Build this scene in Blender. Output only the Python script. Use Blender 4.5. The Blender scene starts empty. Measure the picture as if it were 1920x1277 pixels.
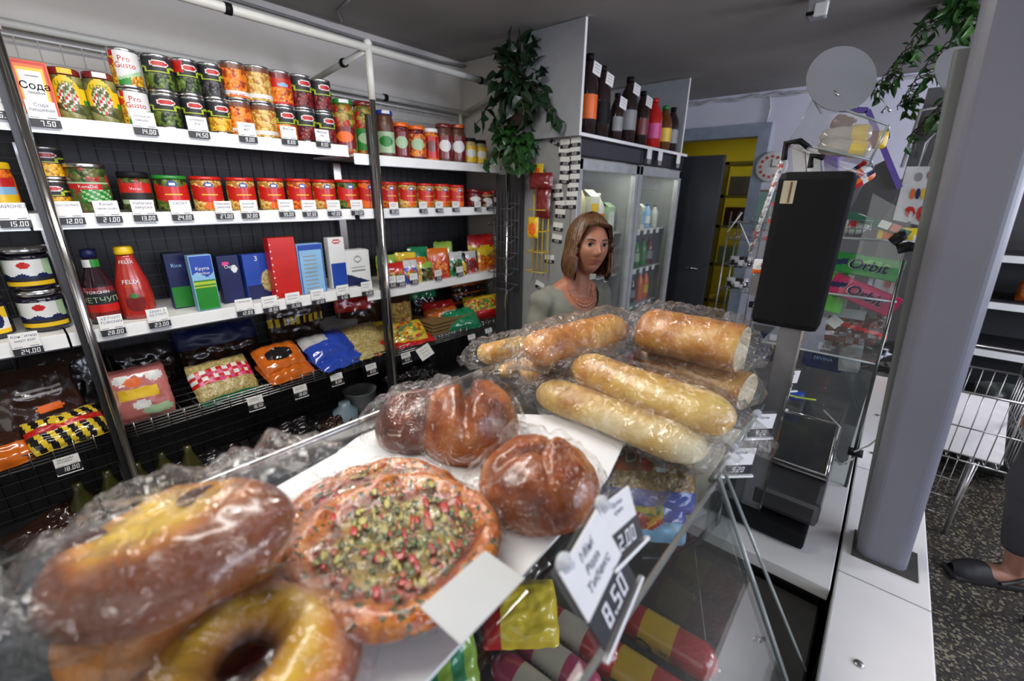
import bpy, bmesh, math, random
from mathutils import Vector, Matrix, noise
PI = math.pi
sin, cos, rad = math.sin, math.cos, math.radians
RNG = random.Random(7)
scn = bpy.context.scene
COL = scn.collection

# ------------------------------------------------------------ camera
cd = bpy.data.cameras.new('camera')
cam = bpy.data.objects.new('camera', cd)
COL.objects.link(cam)
cd.sensor_width = 36.0
cd.lens = 15.094
cd.clip_start = 0.02
cam.matrix_world = Matrix.Translation((0, 0, 1.6)) @ Matrix([[0.65553, 0.234118, -0.717962], [-0.755054, 0.219781, -0.617729], [0.013173, 0.94704, 0.320845]]).to_4x4()
cd.dof.use_dof = True
cd.dof.focus_distance = 1.25
cd.dof.aperture_fstop = 2.6
scn.camera = cam

# ------------------------------------------------------------ world, lights, exposure
scn.view_settings.view_transform = 'Standard'
scn.view_settings.look = 'None'
scn.view_settings.exposure = 0.12
scn.view_settings.gamma = 1.0
scn.view_settings.use_curve_mapping = False
w = bpy.data.worlds.new('world')
scn.world = w
w.use_nodes = True
w.node_tree.nodes['Background'].inputs[0].default_value = (0.6, 0.68, 0.85, 1)
w.node_tree.nodes['Background'].inputs[1].default_value = 0.15


def area(name, loc, target, sx, sy, power, col):
    l = bpy.data.lights.new(name, 'AREA')
    l.shape = 'RECTANGLE'
    l.size, l.size_y, l.energy, l.color = sx, sy, power, col
    o = bpy.data.objects.new(name, l)
    COL.objects.link(o)
    o.location = loc
    o.rotation_euler = (Vector(target) - Vector(loc)).to_track_quat('-Z', 'Y').to_euler()
    return o


area('daylight_front_window', (-1.9, -0.6, 1.7), (2, 0.9, 1.2), 2.6, 1.3, 10, (1.0, 0.97, 0.93))
area('ceiling_tube_lamp', (0.35, 1.02, 2.4), (0.35, 1.15, 0), 1.6, 0.3, 34, (1.0, 0.97, 0.92))
area('daylight_side_window', (0.6, -2.9, 1.75), (1.2, 0, 1.2), 2.6, 1.2, 78, (0.76, 0.82, 1.0))
area('daylight_rear_window', (3.2, -2.9, 1.9), (3.6, 0.5, 1.5), 1.2, 0.9, 70, (0.88, 0.88, 1.0))
area('storeroom_lamp', (5.2, 1.6, 2.35), (5.2, 1.6, 0), 0.5, 0.5, 4, (1.0, 0.93, 0.6))

# ------------------------------------------------------------ materials
_M = {}


def nt(name):
    m = bpy.data.materials.new(name)
    m.use_nodes = True
    t = m.node_tree
    return m, t, t.nodes, t.links, t.nodes['Principled BSDF']


def setin(b, **k):
    for a, v in k.items():
        b.inputs[a.replace('_', ' ')].default_value = v


def c4(c):
    return (c[0], c[1], c[2], 1)


def M(name, col, rough=0.5, metal=0.0, var=0.12, scale=14.0, bump=0.0, coat=0.0, spec=0.5, bscale=60.0):
    """plain surface with a little procedural unevenness of its own colour"""
    if name in _M:
        return _M[name]
    m, t, N, L, b = nt(name)
    n = N.new('ShaderNodeTexNoise')
    n.inputs['Scale'].default_value = scale
    n.inputs['Detail'].default_value = 4
    tc = N.new('ShaderNodeTexCoord')
    L.new(tc.outputs['Object'], n.inputs['Vector'])
    r = N.new('ShaderNodeValToRGB')
    r.color_ramp.elements[0].position = 0.3
    r.color_ramp.elements[1].position = 0.7
    r.color_ramp.elements[0].color = c4([x * (1 - var) for x in col])
    r.color_ramp.elements[1].color = c4([min(1, x * (1 + var)) for x in col])
    L.new(n.outputs['Fac'], r.inputs['Fac'])
    L.new(r.outputs['Color'], b.inputs['Base Color'])
    setin(b, Roughness=rough, Metallic=metal, Coat_Weight=coat, Specular_IOR_Level=spec)
    b.inputs['Coat Roughness'].default_value = 0.12
    if bump:
        n2 = N.new('ShaderNodeTexNoise')
        n2.inputs['Scale'].default_value = bscale
        n2.inputs['Detail'].default_value = 5
        L.new(tc.outputs['Object'], n2.inputs['Vector'])
        bp = N.new('ShaderNodeBump')
        bp.inputs['Strength'].default_value = bump
        bp.inputs['Distance'].default_value = 0.004
        L.new(n2.outputs['Fac'], bp.inputs['Height'])
        L.new(bp.outputs['Normal'], b.inputs['Normal'])
        if coat:
            L.new(bp.outputs['Normal'], b.inputs['Coat Normal'])
    _M[name] = m
    return m


def MC(name, cols, scale=90.0, rough=0.35, stretch=(1, 1, 1), bump=0.5, coat=0.12, rand=1.0):
    """grainy food seen through glass or print: voronoi cells that pick among colours"""
    if name in _M:
        return _M[name]
    m, t, N, L, b = nt(name)
    tc = N.new('ShaderNodeTexCoord')
    mp = N.new('ShaderNodeMapping')
    mp.inputs['Scale'].default_value = stretch
    v = N.new('ShaderNodeTexVoronoi')
    v.inputs['Scale'].default_value = scale
    v.inputs['Randomness'].default_value = rand
    L.new(tc.outputs['Object'], mp.inputs['Vector'])
    L.new(mp.outputs['Vector'], v.inputs['Vector'])
    s = N.new('ShaderNodeSeparateColor')
    L.new(v.outputs['Color'], s.inputs[0])
    r = N.new('ShaderNodeValToRGB')
    r.color_ramp.interpolation = 'CONSTANT'
    e = r.color_ramp.elements
    while len(e) > 1:
        e.remove(e[-1])
    e[0].position = 0
    e[0].color = c4(cols[0])
    for i, c in enumerate(cols[1:], 1):
        k = e.new(i / len(cols))
        k.color = c4(c)
    L.new(s.outputs[0], r.inputs['Fac'])
    L.new(r.outputs['Color'], b.inputs['Base Color'])
    if bump:
        bp = N.new('ShaderNodeBump')
        bp.inputs['Strength'].default_value = bump
        bp.inputs['Distance'].default_value = 0.5 / scale
        bp.invert = True
        L.new(v.outputs['Distance'], bp.inputs['Height'])
        L.new(bp.outputs['Normal'], b.inputs['Normal'])
    setin(b, Roughness=rough, Coat_Weight=coat)
    b.inputs['Coat Roughness'].default_value = 0.08
    _M[name] = m
    return m


def MR(name, stops, R=1.0, nscale=25.0, namp=0.12, rough=0.35, coat=0.4, bump=0.5, bscale=70.0, speck=None):
    """colour that changes with the distance from the baked thing's own centre"""
    if name in _M:
        return _M[name]
    m, t, N, L, b = nt(name)
    tc = N.new('ShaderNodeTexCoord')
    mp = N.new('ShaderNodeMapping')
    mp.inputs['Scale'].default_value = (1 / R, 1 / R, 0)
    L.new(tc.outputs['Object'], mp.inputs['Vector'])
    ln = N.new('ShaderNodeVectorMath')
    ln.operation = 'LENGTH'
    L.new(mp.outputs['Vector'], ln.inputs[0])
    n = N.new('ShaderNodeTexNoise')
    n.inputs['Scale'].default_value = nscale
    n.inputs['Detail'].default_value = 6
    L.new(tc.outputs['Object'], n.inputs['Vector'])
    a = N.new('ShaderNodeMath')
    a.operation = 'MULTIPLY_ADD'
    a.inputs[1].default_value = namp * 4
    L.new(n.outputs['Fac'], a.inputs[0])
    a2 = N.new('ShaderNodeMath')
    a2.operation = 'SUBTRACT'
    a2.inputs[1].default_value = namp * 2
    L.new(ln.outputs['Value'], a.inputs[2])
    L.new(a.outputs[0], a2.inputs[0])
    r = N.new('ShaderNodeValToRGB')
    e = r.color_ramp.elements
    while len(e) > 1:
        e.remove(e[-1])
    e[0].position = stops[0][0]
    e[0].color = c4(stops[0][1])
    for p, c in stops[1:]:
        k = e.new(p)
        k.color = c4(c)
    L.new(a2.outputs[0], r.inputs['Fac'])
    out = r.outputs['Color']
    if speck:
        v = N.new('ShaderNodeTexVoronoi')
        v.inputs['Scale'].default_value = speck[1]
        L.new(tc.outputs['Object'], v.inputs['Vector'])
        s = N.new('ShaderNodeSeparateColor')
        L.new(v.outputs['Color'], s.inputs[0])
        g = N.new('ShaderNodeMath')
        g.operation = 'GREATER_THAN'
        g.inputs[1].default_value = speck[2]
        L.new(s.outputs[0], g.inputs[0])
        mx = N.new('ShaderNodeMix')
        mx.data_type = 'RGBA'
        L.new(g.outputs[0], mx.inputs['Factor'])
        L.new(out, mx.inputs['A'])
        mx.inputs['B'].default_value = c4(speck[0])
        out = mx.outputs['Result']
    L.new(out, b.inputs['Base Color'])
    n2 = N.new('ShaderNodeTexNoise')
    n2.inputs['Scale'].default_value = bscale
    n2.inputs['Detail'].default_value = 5
    L.new(tc.outputs['Object'], n2.inputs['Vector'])
    bp = N.new('ShaderNodeBump')
    bp.inputs['Strength'].default_value = bump
    bp.inputs['Distance'].default_value = 0.006
    L.new(n2.outputs['Fac'], bp.inputs['Height'])
    L.new(bp.outputs['Normal'], b.inputs['Normal'])
    setin(b, Roughness=rough, Coat_Weight=coat)
    b.inputs['Coat Roughness'].default_value = 0.15
    _M[name] = m
    return m


def MCRUST(name, dark, mid, pale, scale=9.0, rough=0.42, coat=0.25):
    """oven crust: noise runs between pale, golden and dark patches"""
    if name in _M:
        return _M[name]
    m, t, N, L, b = nt(name)
    tc = N.new('ShaderNodeTexCoord')
    n = N.new('ShaderNodeTexNoise')
    n.inputs['Scale'].default_value = scale
    n.inputs['Detail'].default_value = 7
    n.inputs['Roughness'].default_value = 0.6
    L.new(tc.outputs['Object'], n.inputs['Vector'])
    r = N.new('ShaderNodeValToRGB')
    e = r.color_ramp.elements
    e[0].position = 0.33
    e[0].color = c4(dark)
    e[1].position = 0.66
    e[1].color = c4(pale)
    k = e.new(0.5)
    k.color = c4(mid)
    L.new(n.outputs['Fac'], r.inputs['Fac'])
    L.new(r.outputs['Color'], b.inputs['Base Color'])
    n2 = N.new('ShaderNodeTexNoise')
    n2.inputs['Scale'].default_value = 130
    n2.inputs['Detail'].default_value = 4
    L.new(tc.outputs['Object'], n2.inputs['Vector'])
    bp = N.new('ShaderNodeBump')
    bp.inputs['Strength'].default_value = 0.45
    bp.inputs['Distance'].default_value = 0.003
    L.new(n2.outputs['Fac'], bp.inputs['Height'])
    L.new(bp.outputs['Normal'], b.inputs['Normal'])
    setin(b, Roughness=rough, Coat_Weight=coat)
    b.inputs['Coat Roughness'].default_value = 0.2
    _M[name] = m
    return m


def MFILM(name, tint=(0.97, 0.97, 0.97), milk=0.05, rough=0.12, bstr=0.9, bscale=28.0, fr=1.5, stretch=(1, 1, 1), crease=0.08):
    """thin clear film or sheet: mostly transparent, glossy where it turns away"""
    if name in _M:
        return _M[name]
    m, t, N, L, b = nt(name)
    N.remove(b)
    out = N['Material Output']
    tc = N.new('ShaderNodeTexCoord')
    tr = N.new('ShaderNodeBsdfTransparent')
    tr.inputs[0].default_value = c4(tint)
    df = N.new('ShaderNodeBsdfDiffuse')
    df.inputs[0].default_value = (0.8, 0.8, 0.8, 1)
    tl = N.new('ShaderNodeBsdfTranslucent')
    tl.inputs[0].default_value = (0.8, 0.8, 0.8, 1)
    gl = N.new('ShaderNodeBsdfGlossy')
    gl.inputs['Roughness'].default_value = rough
    gl.inputs[0].default_value = (1, 1, 1, 1)
    md = N.new('ShaderNodeMixShader')
    md.inputs[0].default_value = 0.5
    L.new(df.outputs[0], md.inputs[1])
    L.new(tl.outputs[0], md.inputs[2])
    m1 = N.new('ShaderNodeMixShader')
    m1.inputs[0].default_value = milk
    L.new(tr.outputs[0], m1.inputs[1])
    L.new(md.outputs[0], m1.inputs[2])
    m2 = N.new('ShaderNodeMixShader')
    # Schlick reflectance from the facing angle, the same from both sides of a thin sheet
    f = N.new('ShaderNodeLayerWeight')
    f0 = ((fr - 1) / (fr + 1)) ** 2
    pw = N.new('ShaderNodeMath')
    pw.operation = 'POWER'
    pw.inputs[1].default_value = 4.5
    L.new(f.outputs['Facing'], pw.inputs[0])
    fm = N.new('ShaderNodeMath')
    fm.operation = 'MULTIPLY_ADD'
    fm.inputs[1].default_value = (1 - f0) * 0.8
    fm.inputs[2].default_value = f0
    L.new(pw.outputs[0], fm.inputs[0])
    if bstr:
        mp = N.new('ShaderNodeMapping')
        mp.inputs['Scale'].default_value = stretch
        L.new(tc.outputs['Object'], mp.inputs['Vector'])
        n = N.new('ShaderNodeTexNoise')
        n.inputs['Scale'].default_value = bscale
        n.inputs['Detail'].default_value = 4
        n.inputs['Distortion'].default_value = 1.2
        L.new(mp.outputs['Vector'], n.inputs['Vector'])
        ab = N.new('ShaderNodeMath')
        ab.operation = 'SUBTRACT'
        ab.inputs[1].default_value = 0.5
        L.new(n.outputs['Fac'], ab.inputs[0])
        a3 = N.new('ShaderNodeMath')
        a3.operation = 'ABSOLUTE'
        L.new(ab.outputs[0], a3.inputs[0])
        bp = N.new('ShaderNodeBump')
        bp.inputs['Strength'].default_value = bstr
        bp.inputs['Distance'].default_value = 0.02
        L.new(a3.outputs[0], bp.inputs['Height'])
        for q in (f, gl):
            L.new(bp.outputs['Normal'], q.inputs['Normal'])
        # creases are milkier than the flat film: whitish highlight streaks put into the colour
        cr = N.new('ShaderNodeMapRange')
        cr.inputs['From Min'].default_value = 0.0
        cr.inputs['From Max'].default_value = 0.03
        cr.inputs['To Min'].default_value = crease
        cr.inputs['To Max'].default_value = milk
        L.new(a3.outputs[0], cr.inputs['Value'])
        L.new(cr.outputs['Result'], m1.inputs[0])
    L.new(fm.outputs[0], m2.inputs[0])
    L.new(m1.outputs[0], m2.inputs[1])
    L.new(gl.outputs[0], m2.inputs[2])
    L.new(m2.outputs[0], out.inputs['Surface'])
    _M[name] = m
    return m


def MEMIT(name, col, s):
    if name in _M:
        return _M[name]
    m, t, N, L, b = nt(name)
    setin(b, Base_Color=c4(col), Emission_Color=c4(col), Emission_Strength=s)
    _M[name] = m
    return m


WHITE = M('white_paint', (0.8, 0.8, 0.78), 0.35, var=0.04)
PAPER = M('paper_white', (0.74, 0.73, 0.7), 0.8, var=0.05)
PRINTW = M('print_white', (0.68, 0.68, 0.66), 0.35, var=0.04)
BLACK = M('black_plastic', (0.006, 0.006, 0.007), 0.55, spec=.15)
STRIPB = M('price_strip_black', (0.012, 0.012, 0.014), 0.5)
DIGIT = M('digit_white', (0.72, 0.72, 0.72), 0.6, var=0.03)
INK = M('pen_ink', (0.08, 0.09, 0.16), 0.8)
CHROME = M('chrome', (0.62, 0.6, 0.58), 0.16, 1.0, var=0.05)
STEEL = M('brushed_steel', (0.42, 0.42, 0.42), 0.32, 1.0, var=0.15, scale=6)
TIN = M('tin', (0.55, 0.55, 0.54), 0.25, 1.0)
WIREW = M('white_wire', (0.5, 0.5, 0.5), 0.35, 0.3)
WIREG = M('grey_wire', (0.25, 0.25, 0.26), 0.35, 0.8)
RED = M('red_print', (0.5, 0.01, 0.006), 0.35, coat=0.1)
DRED = M('dark_red', (0.16, 0.012, 0.012), 0.3, coat=0.4)
ORANGE = M('orange_print', (0.75, 0.13, 0.006), 0.35, coat=0.1)
YELLOW = M('yellow_print', (0.72, 0.46, 0.01), 0.35, coat=0.1)
GREEN = M('green_print', (0.015, 0.2, 0.02), 0.35, coat=0.1)
LIME = M('lime_print', (0.4, 0.5, 0.03), 0.4)
NAVY = M('navy_print', (0.006, 0.011, 0.07), 0.4)
BLUE = M('blue_print', (0.01, 0.05, 0.32), 0.4)
SKYB = M('light_blue_print', (0.22, 0.42, 0.62), 0.35)
PINK = M('pink_print', (0.6, 0.05, 0.22), 0.35)
SALMON = M('salmon_print', (0.55, 0.2, 0.15), 0.4)
BROWN = M('brown_print', (0.1, 0.035, 0.02), 0.35)
GREY = M('grey_print', (0.25, 0.25, 0.25), 0.5)
CORN = MC('corn_picture', [(0.7, 0.36, 0.01), (0.75, 0.45, 0.03), (0.4, 0.15, 0.01)], 110)
PEAS = MC('pea_picture', [(0.06, 0.11, 0.012), (0.12, 0.17, 0.02), (0.012, 0.025, 0.005)], 75)
BEANR = MC('red_bean_picture', [(0.13, 0.004, 0.008), (0.07, 0.003, 0.006), (0.22, 0.015, 0.015)], 75)
BEANO = MC('orange_bean_picture', [(0.75, 0.16, 0.008), (0.7, 0.25, 0.02), (0.35, 0.04, 0.005)], 85)
BEANY = MC('pale_bean_picture', [(0.6, 0.38, 0.07), (0.66, 0.48, 0.16), (0.4, 0.16, 0.02)], 90)
BEANK = MC('black_bean_picture', [(0.02, 0.02, 0.025), (0.05, 0.045, 0.05), (0.01, 0.01, 0.01)], 80)
VEGM = MC('mixed_vegetable_jar', [(0.3, 0.08, 0.01), (0.1, 0.12, 0.02), (0.4, 0.02, 0.01), (0.35, 0.25, 0.04)], 45)
PICKLE = MC('pickle_jar_contents', [(0.1, 0.1, 0.025), (0.2, 0.19, 0.06), (0.06, 0.07, 0.02)], 40)
RELISH = MC('pepper_relish', [(0.06, 0.1, 0.02), (0.12, 0.12, 0.03), (0.3, 0.03, 0.015), (0.03, 0.05, 0.01)], 70)
GRAIN = MC('dry_grain', [(0.42, 0.33, 0.12), (0.5, 0.42, 0.2), (0.3, 0.22, 0.07)], 190, 0.25)
PASTA = MC('yellow_pasta', [(0.55, 0.35, 0.05), (0.65, 0.45, 0.1), (0.4, 0.22, 0.03)], 60, 0.25)
SNACK = MC('snack_picture', [(0.6, 0.3, 0.02), (0.5, 0.04, 0.02), (0.65, 0.5, 0.05), (0.1, 0.2, 0.05)], 60)
GLASS = MFILM('clear_glass', (0.93, 0.95, 0.94), 0.008, 0.02, 0, fr=1.5)
ACRYL = MFILM('clear_acrylic', (0.92, 0.92, 0.92), 0.05, 0.06, 0, fr=1.5)
FILM = MFILM('bread_film', (0.985, 0.985, 0.985), 0.006, 0.06, 1.0, 30.0, 1.5, crease=0.05)
BAGF = MFILM('thin_bag_film', (0.97, 0.97, 0.97), 0.025, 0.09, 1.0, 26.0, 1.55, crease=0.11)

# ------------------------------------------------------------ mesh helpers


class MB:
    """collects shapes, then links them as one mesh object"""

    def __init__(s, *mats):
        s.v, s.f, s.mi, s.sm, s.mats = [], [], [], [], list(mats)

    def slot(s, m):
        if m is None:
            return 0
        if m not in s.mats:
            s.mats.append(m)
        return s.mats.index(m)

    def face(s, pts, m=None, smooth=False):
        b = len(s.v)
        s.v += [Vector(p) for p in pts]
        s.f.append(tuple(range(b, b + len(pts))))
        s.mi.append(s.slot(m))
        s.sm.append(smooth)

    def box(s, c, d, m=None, rot=None, bev=0.0):
        c = Vector(c)
        x, y, z = d[0] / 2, d[1] / 2, d[2] / 2
        rot = rot or Matrix.Identity(3)
        if bev > 0:
            b = bev
            bm = bmesh.new()
            bmesh.ops.create_cube(bm, size=1)
            for v in bm.verts:
                v.co = Vector((v.co.x * d[0], v.co.y * d[1], v.co.z * d[2]))
            bmesh.ops.bevel(bm, geom=bm.edges[:], offset=b, segments=2, profile=0.6, affect='EDGES')
            base = len(s.v)
            s.v += [c + rot @ v.co for v in bm.verts]
            bm.verts.index_update()
            for f in bm.faces:
                s.f.append(tuple(base + v.index for v in f.verts))
                s.mi.append(s.slot(m))
                s.sm.append(False)
            bm.free()
            return
        b = len(s.v)
        for i in (-1, 1):
            for j in (-1, 1):
                for k in (-1, 1):
                    s.v.append(c + rot @ Vector((i * x, j * y, k * z)))
        for q in ((0, 1, 3, 2), (4, 6, 7, 5), (0, 4, 5, 1), (2, 3, 7, 6), (0, 2, 6, 4), (1, 5, 7, 3)):
            s.f.append(tuple(b + i for i in q))
            s.mi.append(s.slot(m))
            s.sm.append(False)

    def box2(s, a, b, m=None, bev=0.0):
        s.box([(a[i] + b[i]) / 2 for i in range(3)], [abs(b[i] - a[i]) for i in range(3)], m, None, bev)

    def grid(s, fn, nu, nv, pat=None, m=None, closed=False, smooth=True, both=False):
        b = len(s.v)
        cols = nu if closed else nu + 1
        for j in range(nv + 1):
            for i in range(cols):
                s.v.append(Vector(fn(i / nu, j / nv)))
        for j in range(nv):
            for i in range(nu):
                i2 = (i + 1) % cols if closed else i + 1
                s.f.append((b + j * cols + i, b + j * cols + i2, b + (j + 1) * cols + i2, b + (j + 1) * cols + i))
                s.mi.append(s.slot(pat((i + .5) / nu, (j + .5) / nv) if pat else m))
                s.sm.append(smooth)

    def lathe(s, prof, c=(0, 0, 0), n=20, m=None, ms=None, axis=None, smooth=True):
        """prof: (radius, height) pairs; ms: a material for each band"""
        c = Vector(c)
        q = axis.to_track_quat('Z', 'Y').to_matrix() if axis is not None else Matrix.Identity(3)
        b = len(s.v)
        for r, h in prof:
            for i in range(n):
                a = 2 * PI * i / n
                s.v.append(c + q @ Vector((r * cos(a), r * sin(a), h)))
        for j in range(len(prof) - 1):
            for i in range(n):
                k = (i + 1) % n
                s.f.append((b + j * n + i, b + j * n + k, b + (j + 1) * n + k, b + (j + 1) * n + i))
                s.mi.append(s.slot(ms[j] if ms else m))
                s.sm.append(smooth)
        for j, fl in ((0, True), (len(prof) - 1, False)):
            if prof[j][0] > 1e-5:
                idx = [b + j * n + i for i in range(n)]
                s.f.append(tuple(idx[::-1] if fl else idx))
                s.mi.append(s.slot((ms[0] if fl else ms[-1]) if ms else m))
                s.sm.append(False)

    def rod(s, a, b, r, m=None, n=8, r2=None):
        a, b = Vector(a), Vector(b)
        d = b - a
        s.lathe([(r, 0), (r if r2 is None else r2, d.length)], a, n, m, None, d.normalized())

    def tube(s, pts, r, m=None, n=6):
        pts = [Vector(p) for p in pts]
        b = len(s.v)
        up = Vector((0.13, 0.31, 0.94)).normalized()
        for i, p in enumerate(pts):
            d = (pts[min(i + 1, len(pts) - 1)] - pts[max(i - 1, 0)]).normalized()
            x = d.cross(up)
            if x.length < 0.05:
                x = d.cross(Vector((1, 0, 0)))
            x.normalize()
            y = d.cross(x).normalized()
            rr = r[i] if isinstance(r, (list, tuple)) else r
            for k in range(n):
                a = 2 * PI * k / n
                s.v.append(p + x * (cos(a) * rr) + y * (sin(a) * rr))
        for i in range(len(pts) - 1):
            for k in range(n):
                k2 = (k + 1) % n
                s.f.append((b + i * n + k, b + i * n + k2, b + (i + 1) * n + k2, b + (i + 1) * n + k))
                s.mi.append(s.slot(m))
                s.sm.append(True)
        s.f.append(tuple(b + k for k in range(n)))
        s.f.append(tuple(b + (len(pts) - 1) * n + k for k in range(n)))
        s.mi += [s.slot(m)] * 2
        s.sm += [False] * 2

    def ball(s, c, r, m=None, n=12, rings=8, sq=(1, 1, 1)):
        c = Vector(c)
        s.grid(lambda u, v: c + Vector((r * sq[0] * cos(2 * PI * u) * sin(PI * v), r * sq[1] * sin(2 * PI * u) * sin(PI * v), -r * sq[2] * cos(PI * v))), n, rings, None, m, True)

    def text(s, txt, size, fn, m):
        """letters laid through fn(x, y) -> point; x runs from the text's centre"""
        vs, fs, wd = glyphs(txt)
        b = len(s.v)
        for x, y in vs:
            s.v.append(Vector(fn((x - wd / 2) * size, y * size)))
        for f in fs:
            s.f.append(tuple(b + i for i in f))
            s.mi.append(s.slot(m))
            s.sm.append(False)

    def obj(s, name, parent=None, loc=None, rotz=0.0, mods=None):
        me = bpy.data.meshes.new(name)
        me.from_pydata([tuple(v) for v in s.v], [], s.f)
        for m in s.mats:
            me.materials.append(m)
        me.polygons.foreach_set('material_index', s.mi)
        me.polygons.foreach_set('use_smooth', s.sm)
        me.validate()
        me.update()
        o = bpy.data.objects.new(name, me)
        COL.objects.link(o)
        if parent:
            o.parent = parent
        if loc is not None:
            o.location = loc
            o.rotation_euler = (0, 0, rotz)
        return o


_G = {}


def glyphs(txt):
    if txt in _G:
        return _G[txt]
    cu = bpy.data.curves.new('t', 'FONT')
    cu.body = txt
    cu.size = 1.0
    cu.resolution_u = 2
    o = bpy.data.objects.new('t', cu)
    COL.objects.link(o)
    dg = bpy.context.evaluated_depsgraph_get()
    me = bpy.data.meshes.new_from_object(o.evaluated_get(dg))
    vs = [(v.co.x, v.co.y) for v in me.vertices]
    fs = [tuple(p.vertices) for p in me.polygons]
    wd = max([v[0] for v in vs] + [0.01])
    bpy.data.objects.remove(o)
    bpy.data.meshes.remove(me)
    bpy.data.curves.remove(cu)
    _G[txt] = (vs, fs, wd)
    return _G[txt]


def tag(o, label, cat, group=None):
    o['label'] = label
    o['category'] = cat
    if group:
        o['group'] = group
    return o


def thing(name, label, cat, loc=(0, 0, 0), rotz=0.0, group=None):
    o = bpy.data.objects.new(name, None)
    o.empty_display_size = 0.05
    COL.objects.link(o)
    o.location = loc
    o.rotation_euler = (0, 0, rotz)
    return tag(o, label, cat, group)


def struct(o):
    o['kind'] = 'structure'
    return o


def nz(p, s=1.0, seed=0.0):
    return noise.noise(Vector((p[0] * s + seed, p[1] * s - seed * .7, p[2] * s + seed * .3)))


def ridge(p, s=1.0, seed=0.0):
    return 1 - 2 * abs(nz(p, s, seed))


SEG = {'0': 'abcdef', '1': 'bc', '2': 'abged', '3': 'abgcd', '4': 'fgbc', '5': 'afgcd', '6': 'afgedc', '7': 'abc', '8': 'abcdefg', '9': 'abcdfg'}


def seven(mb, txt, h, fn, m):
    """price digits: barred numerals on a tear-off strip; fn(x, y) -> point"""
    w_, t, gap = h * .5, h * .13, h * .2
    adv = {c: (w_ + gap if c != '.' else gap * 1.2) for c in txt}
    tot = sum(adv[c] for c in txt) - gap
    x = -tot / 2
    for c in txt:
        if c == '.':
            rects = [(0, 0, t * 1.2, t * 1.2)]
        else:
            R = {'a': (0, h - t, w_, t), 'd': (0, 0, w_, t), 'g': (0, h / 2 - t / 2, w_, t), 'b': (w_ - t, h / 2, t, h / 2), 'c': (w_ - t, 0, t, h / 2), 'f': (0, h / 2, t, h / 2), 'e': (0, 0, t, h / 2)}
            rects = [R[q] for q in SEG[c]]
        for i, (a, b, ww, hh) in enumerate(rects):
            a += x
            e = .0001 * (i % 3)
            mb.face([fn(a, b, e), fn(a + ww, b, e), fn(a + ww, b + hh, e), fn(a, b + hh, e)], m)
        x += adv[c]

# ------------------------------------------------------------ room
WALLM = M('wall_plaster', (0.5, 0.48, 0.45), 0.85, var=0.06, scale=3, bump=0.15)
WALLB = M('wall_plaster_lilac', (0.66, 0.66, 0.76), 0.85, var=0.05, scale=3, bump=0.12)
CEILM = M('ceiling_paint', (0.3, 0.285, 0.27), 0.9, var=0.1, scale=2, bump=0.1)
FLOORM = MC('terrazzo', [(0.025, 0.022, 0.02), (0.06, 0.05, 0.035), (0.03, 0.026, 0.022), (0.2, 0.18, 0.12), (0.045, 0.04, 0.03), (0.02, 0.02, 0.018)], 115, 0.45, bump=0.0, coat=0.0)
YWALL = M('yellow_wall', (0.5, 0.42, 0.02), 0.8, var=0.1, scale=3)
FRAMEB = M('blue_grey_frame', (0.27, 0.32, 0.4), 0.5)


def slab(name, a, b, m):
    mb = MB(m)
    mb.box2(a, b, m)
    return struct(mb.obj(name))


slab('floor', (-2, -3, -0.1), (7, 2.5, 0), FLOORM)
slab('ceiling', (-2, -3, 2.44), (7, 2.5, 2.54), CEILM)
slab('wall_left', (-2, 2.45, 0), (2.4, 2.55, 2.44), WALLM)
slab('wall_corner', (2.3, 2.05, 0), (2.4, 2.45, 2.44), WALLM)
slab('wall_niche', (2.4, 2.05, 0), (4.4, 2.15, 2.44), WALLM)
mb = MB(WALLB)
mb.box2((4.4, 1.95, 0), (4.5, 2.1, 2.44))
mb.box2((4.4, 1.04, 2.13), (4.5, 1.95, 2.44))
mb.box2((4.4, -3, 0), (4.5, 1.04, 2.44))
struct(mb.obj('wall_back'))
mb = MB(FRAMEB)
mb.box2((4.37, 0.96, 0), (4.52, 1.05, 2.2))
mb.box2((4.37, 1.9, 0), (4.52, 1.98, 2.2))
mb.box2((4.37, 1.05, 2.1), (4.52, 1.9, 2.2))
struct(mb.obj('trim_1'))
mb = MB(YWALL)
mb.box2((4.5, 0.85, 0), (6.0, 0.95, 2.44))
mb.box2((6.0, 0.85, 0), (6.1, 2.5, 2.44))
mb.box2((4.5, 2.4, 0), (6.0, 2.5, 2.44))
struct(mb.obj('wall_storeroom'))
mb = MB(WALLM)
mb.box2((-2.1, -3, 0), (-2.0, 2.55, 1.0))
mb.box2((-2.1, -3, 2.36), (-2.0, 2.55, 2.44))
mb.box2((-2.1, 0.72, 1.0), (-2.0, 2.55, 2.36))
mb.box2((-2.1, -3, 1.0), (-2.0, -1.95, 2.36))
struct(mb.obj('wall_front'))
mb = MB(WALLM)
mb.box2((-2.1, -3.1, 0), (7, -3.0, 1.1))
mb.box2((-2.1, -3.1, 2.36), (7, -3.0, 2.44))
mb.box2((-2.1, -3.1, 1.1), (-0.75, -3.0, 2.36))
mb.box2((1.95, -3.1, 1.1), (2.55, -3.0, 2.36))
mb.box2((3.85, -3.1, 1.1), (7, -3.0, 2.36))
struct(mb.obj('wall_right'))

# dark door leaf standing open behind the drinks coolers
DOORM = M('dark_door_paint', (0.03, 0.033, 0.04), 0.45, var=0.2, scale=2)
mb = MB(DOORM)
mb.box2((4.0, 1.18, 0.0), (4.05, 1.95, 1.935), bev=0.006)
d = struct(mb.obj('door_1'))
mb = MB(CHROME)
mb.rod((3.97, 1.26, 1.0), (3.97, 1.36, 1.0), 0.008)
mb.rod((4.0, 1.26, 1.0), (3.97, 1.26, 1.0), 0.008)
mb.obj('door_handle', d)

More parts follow.
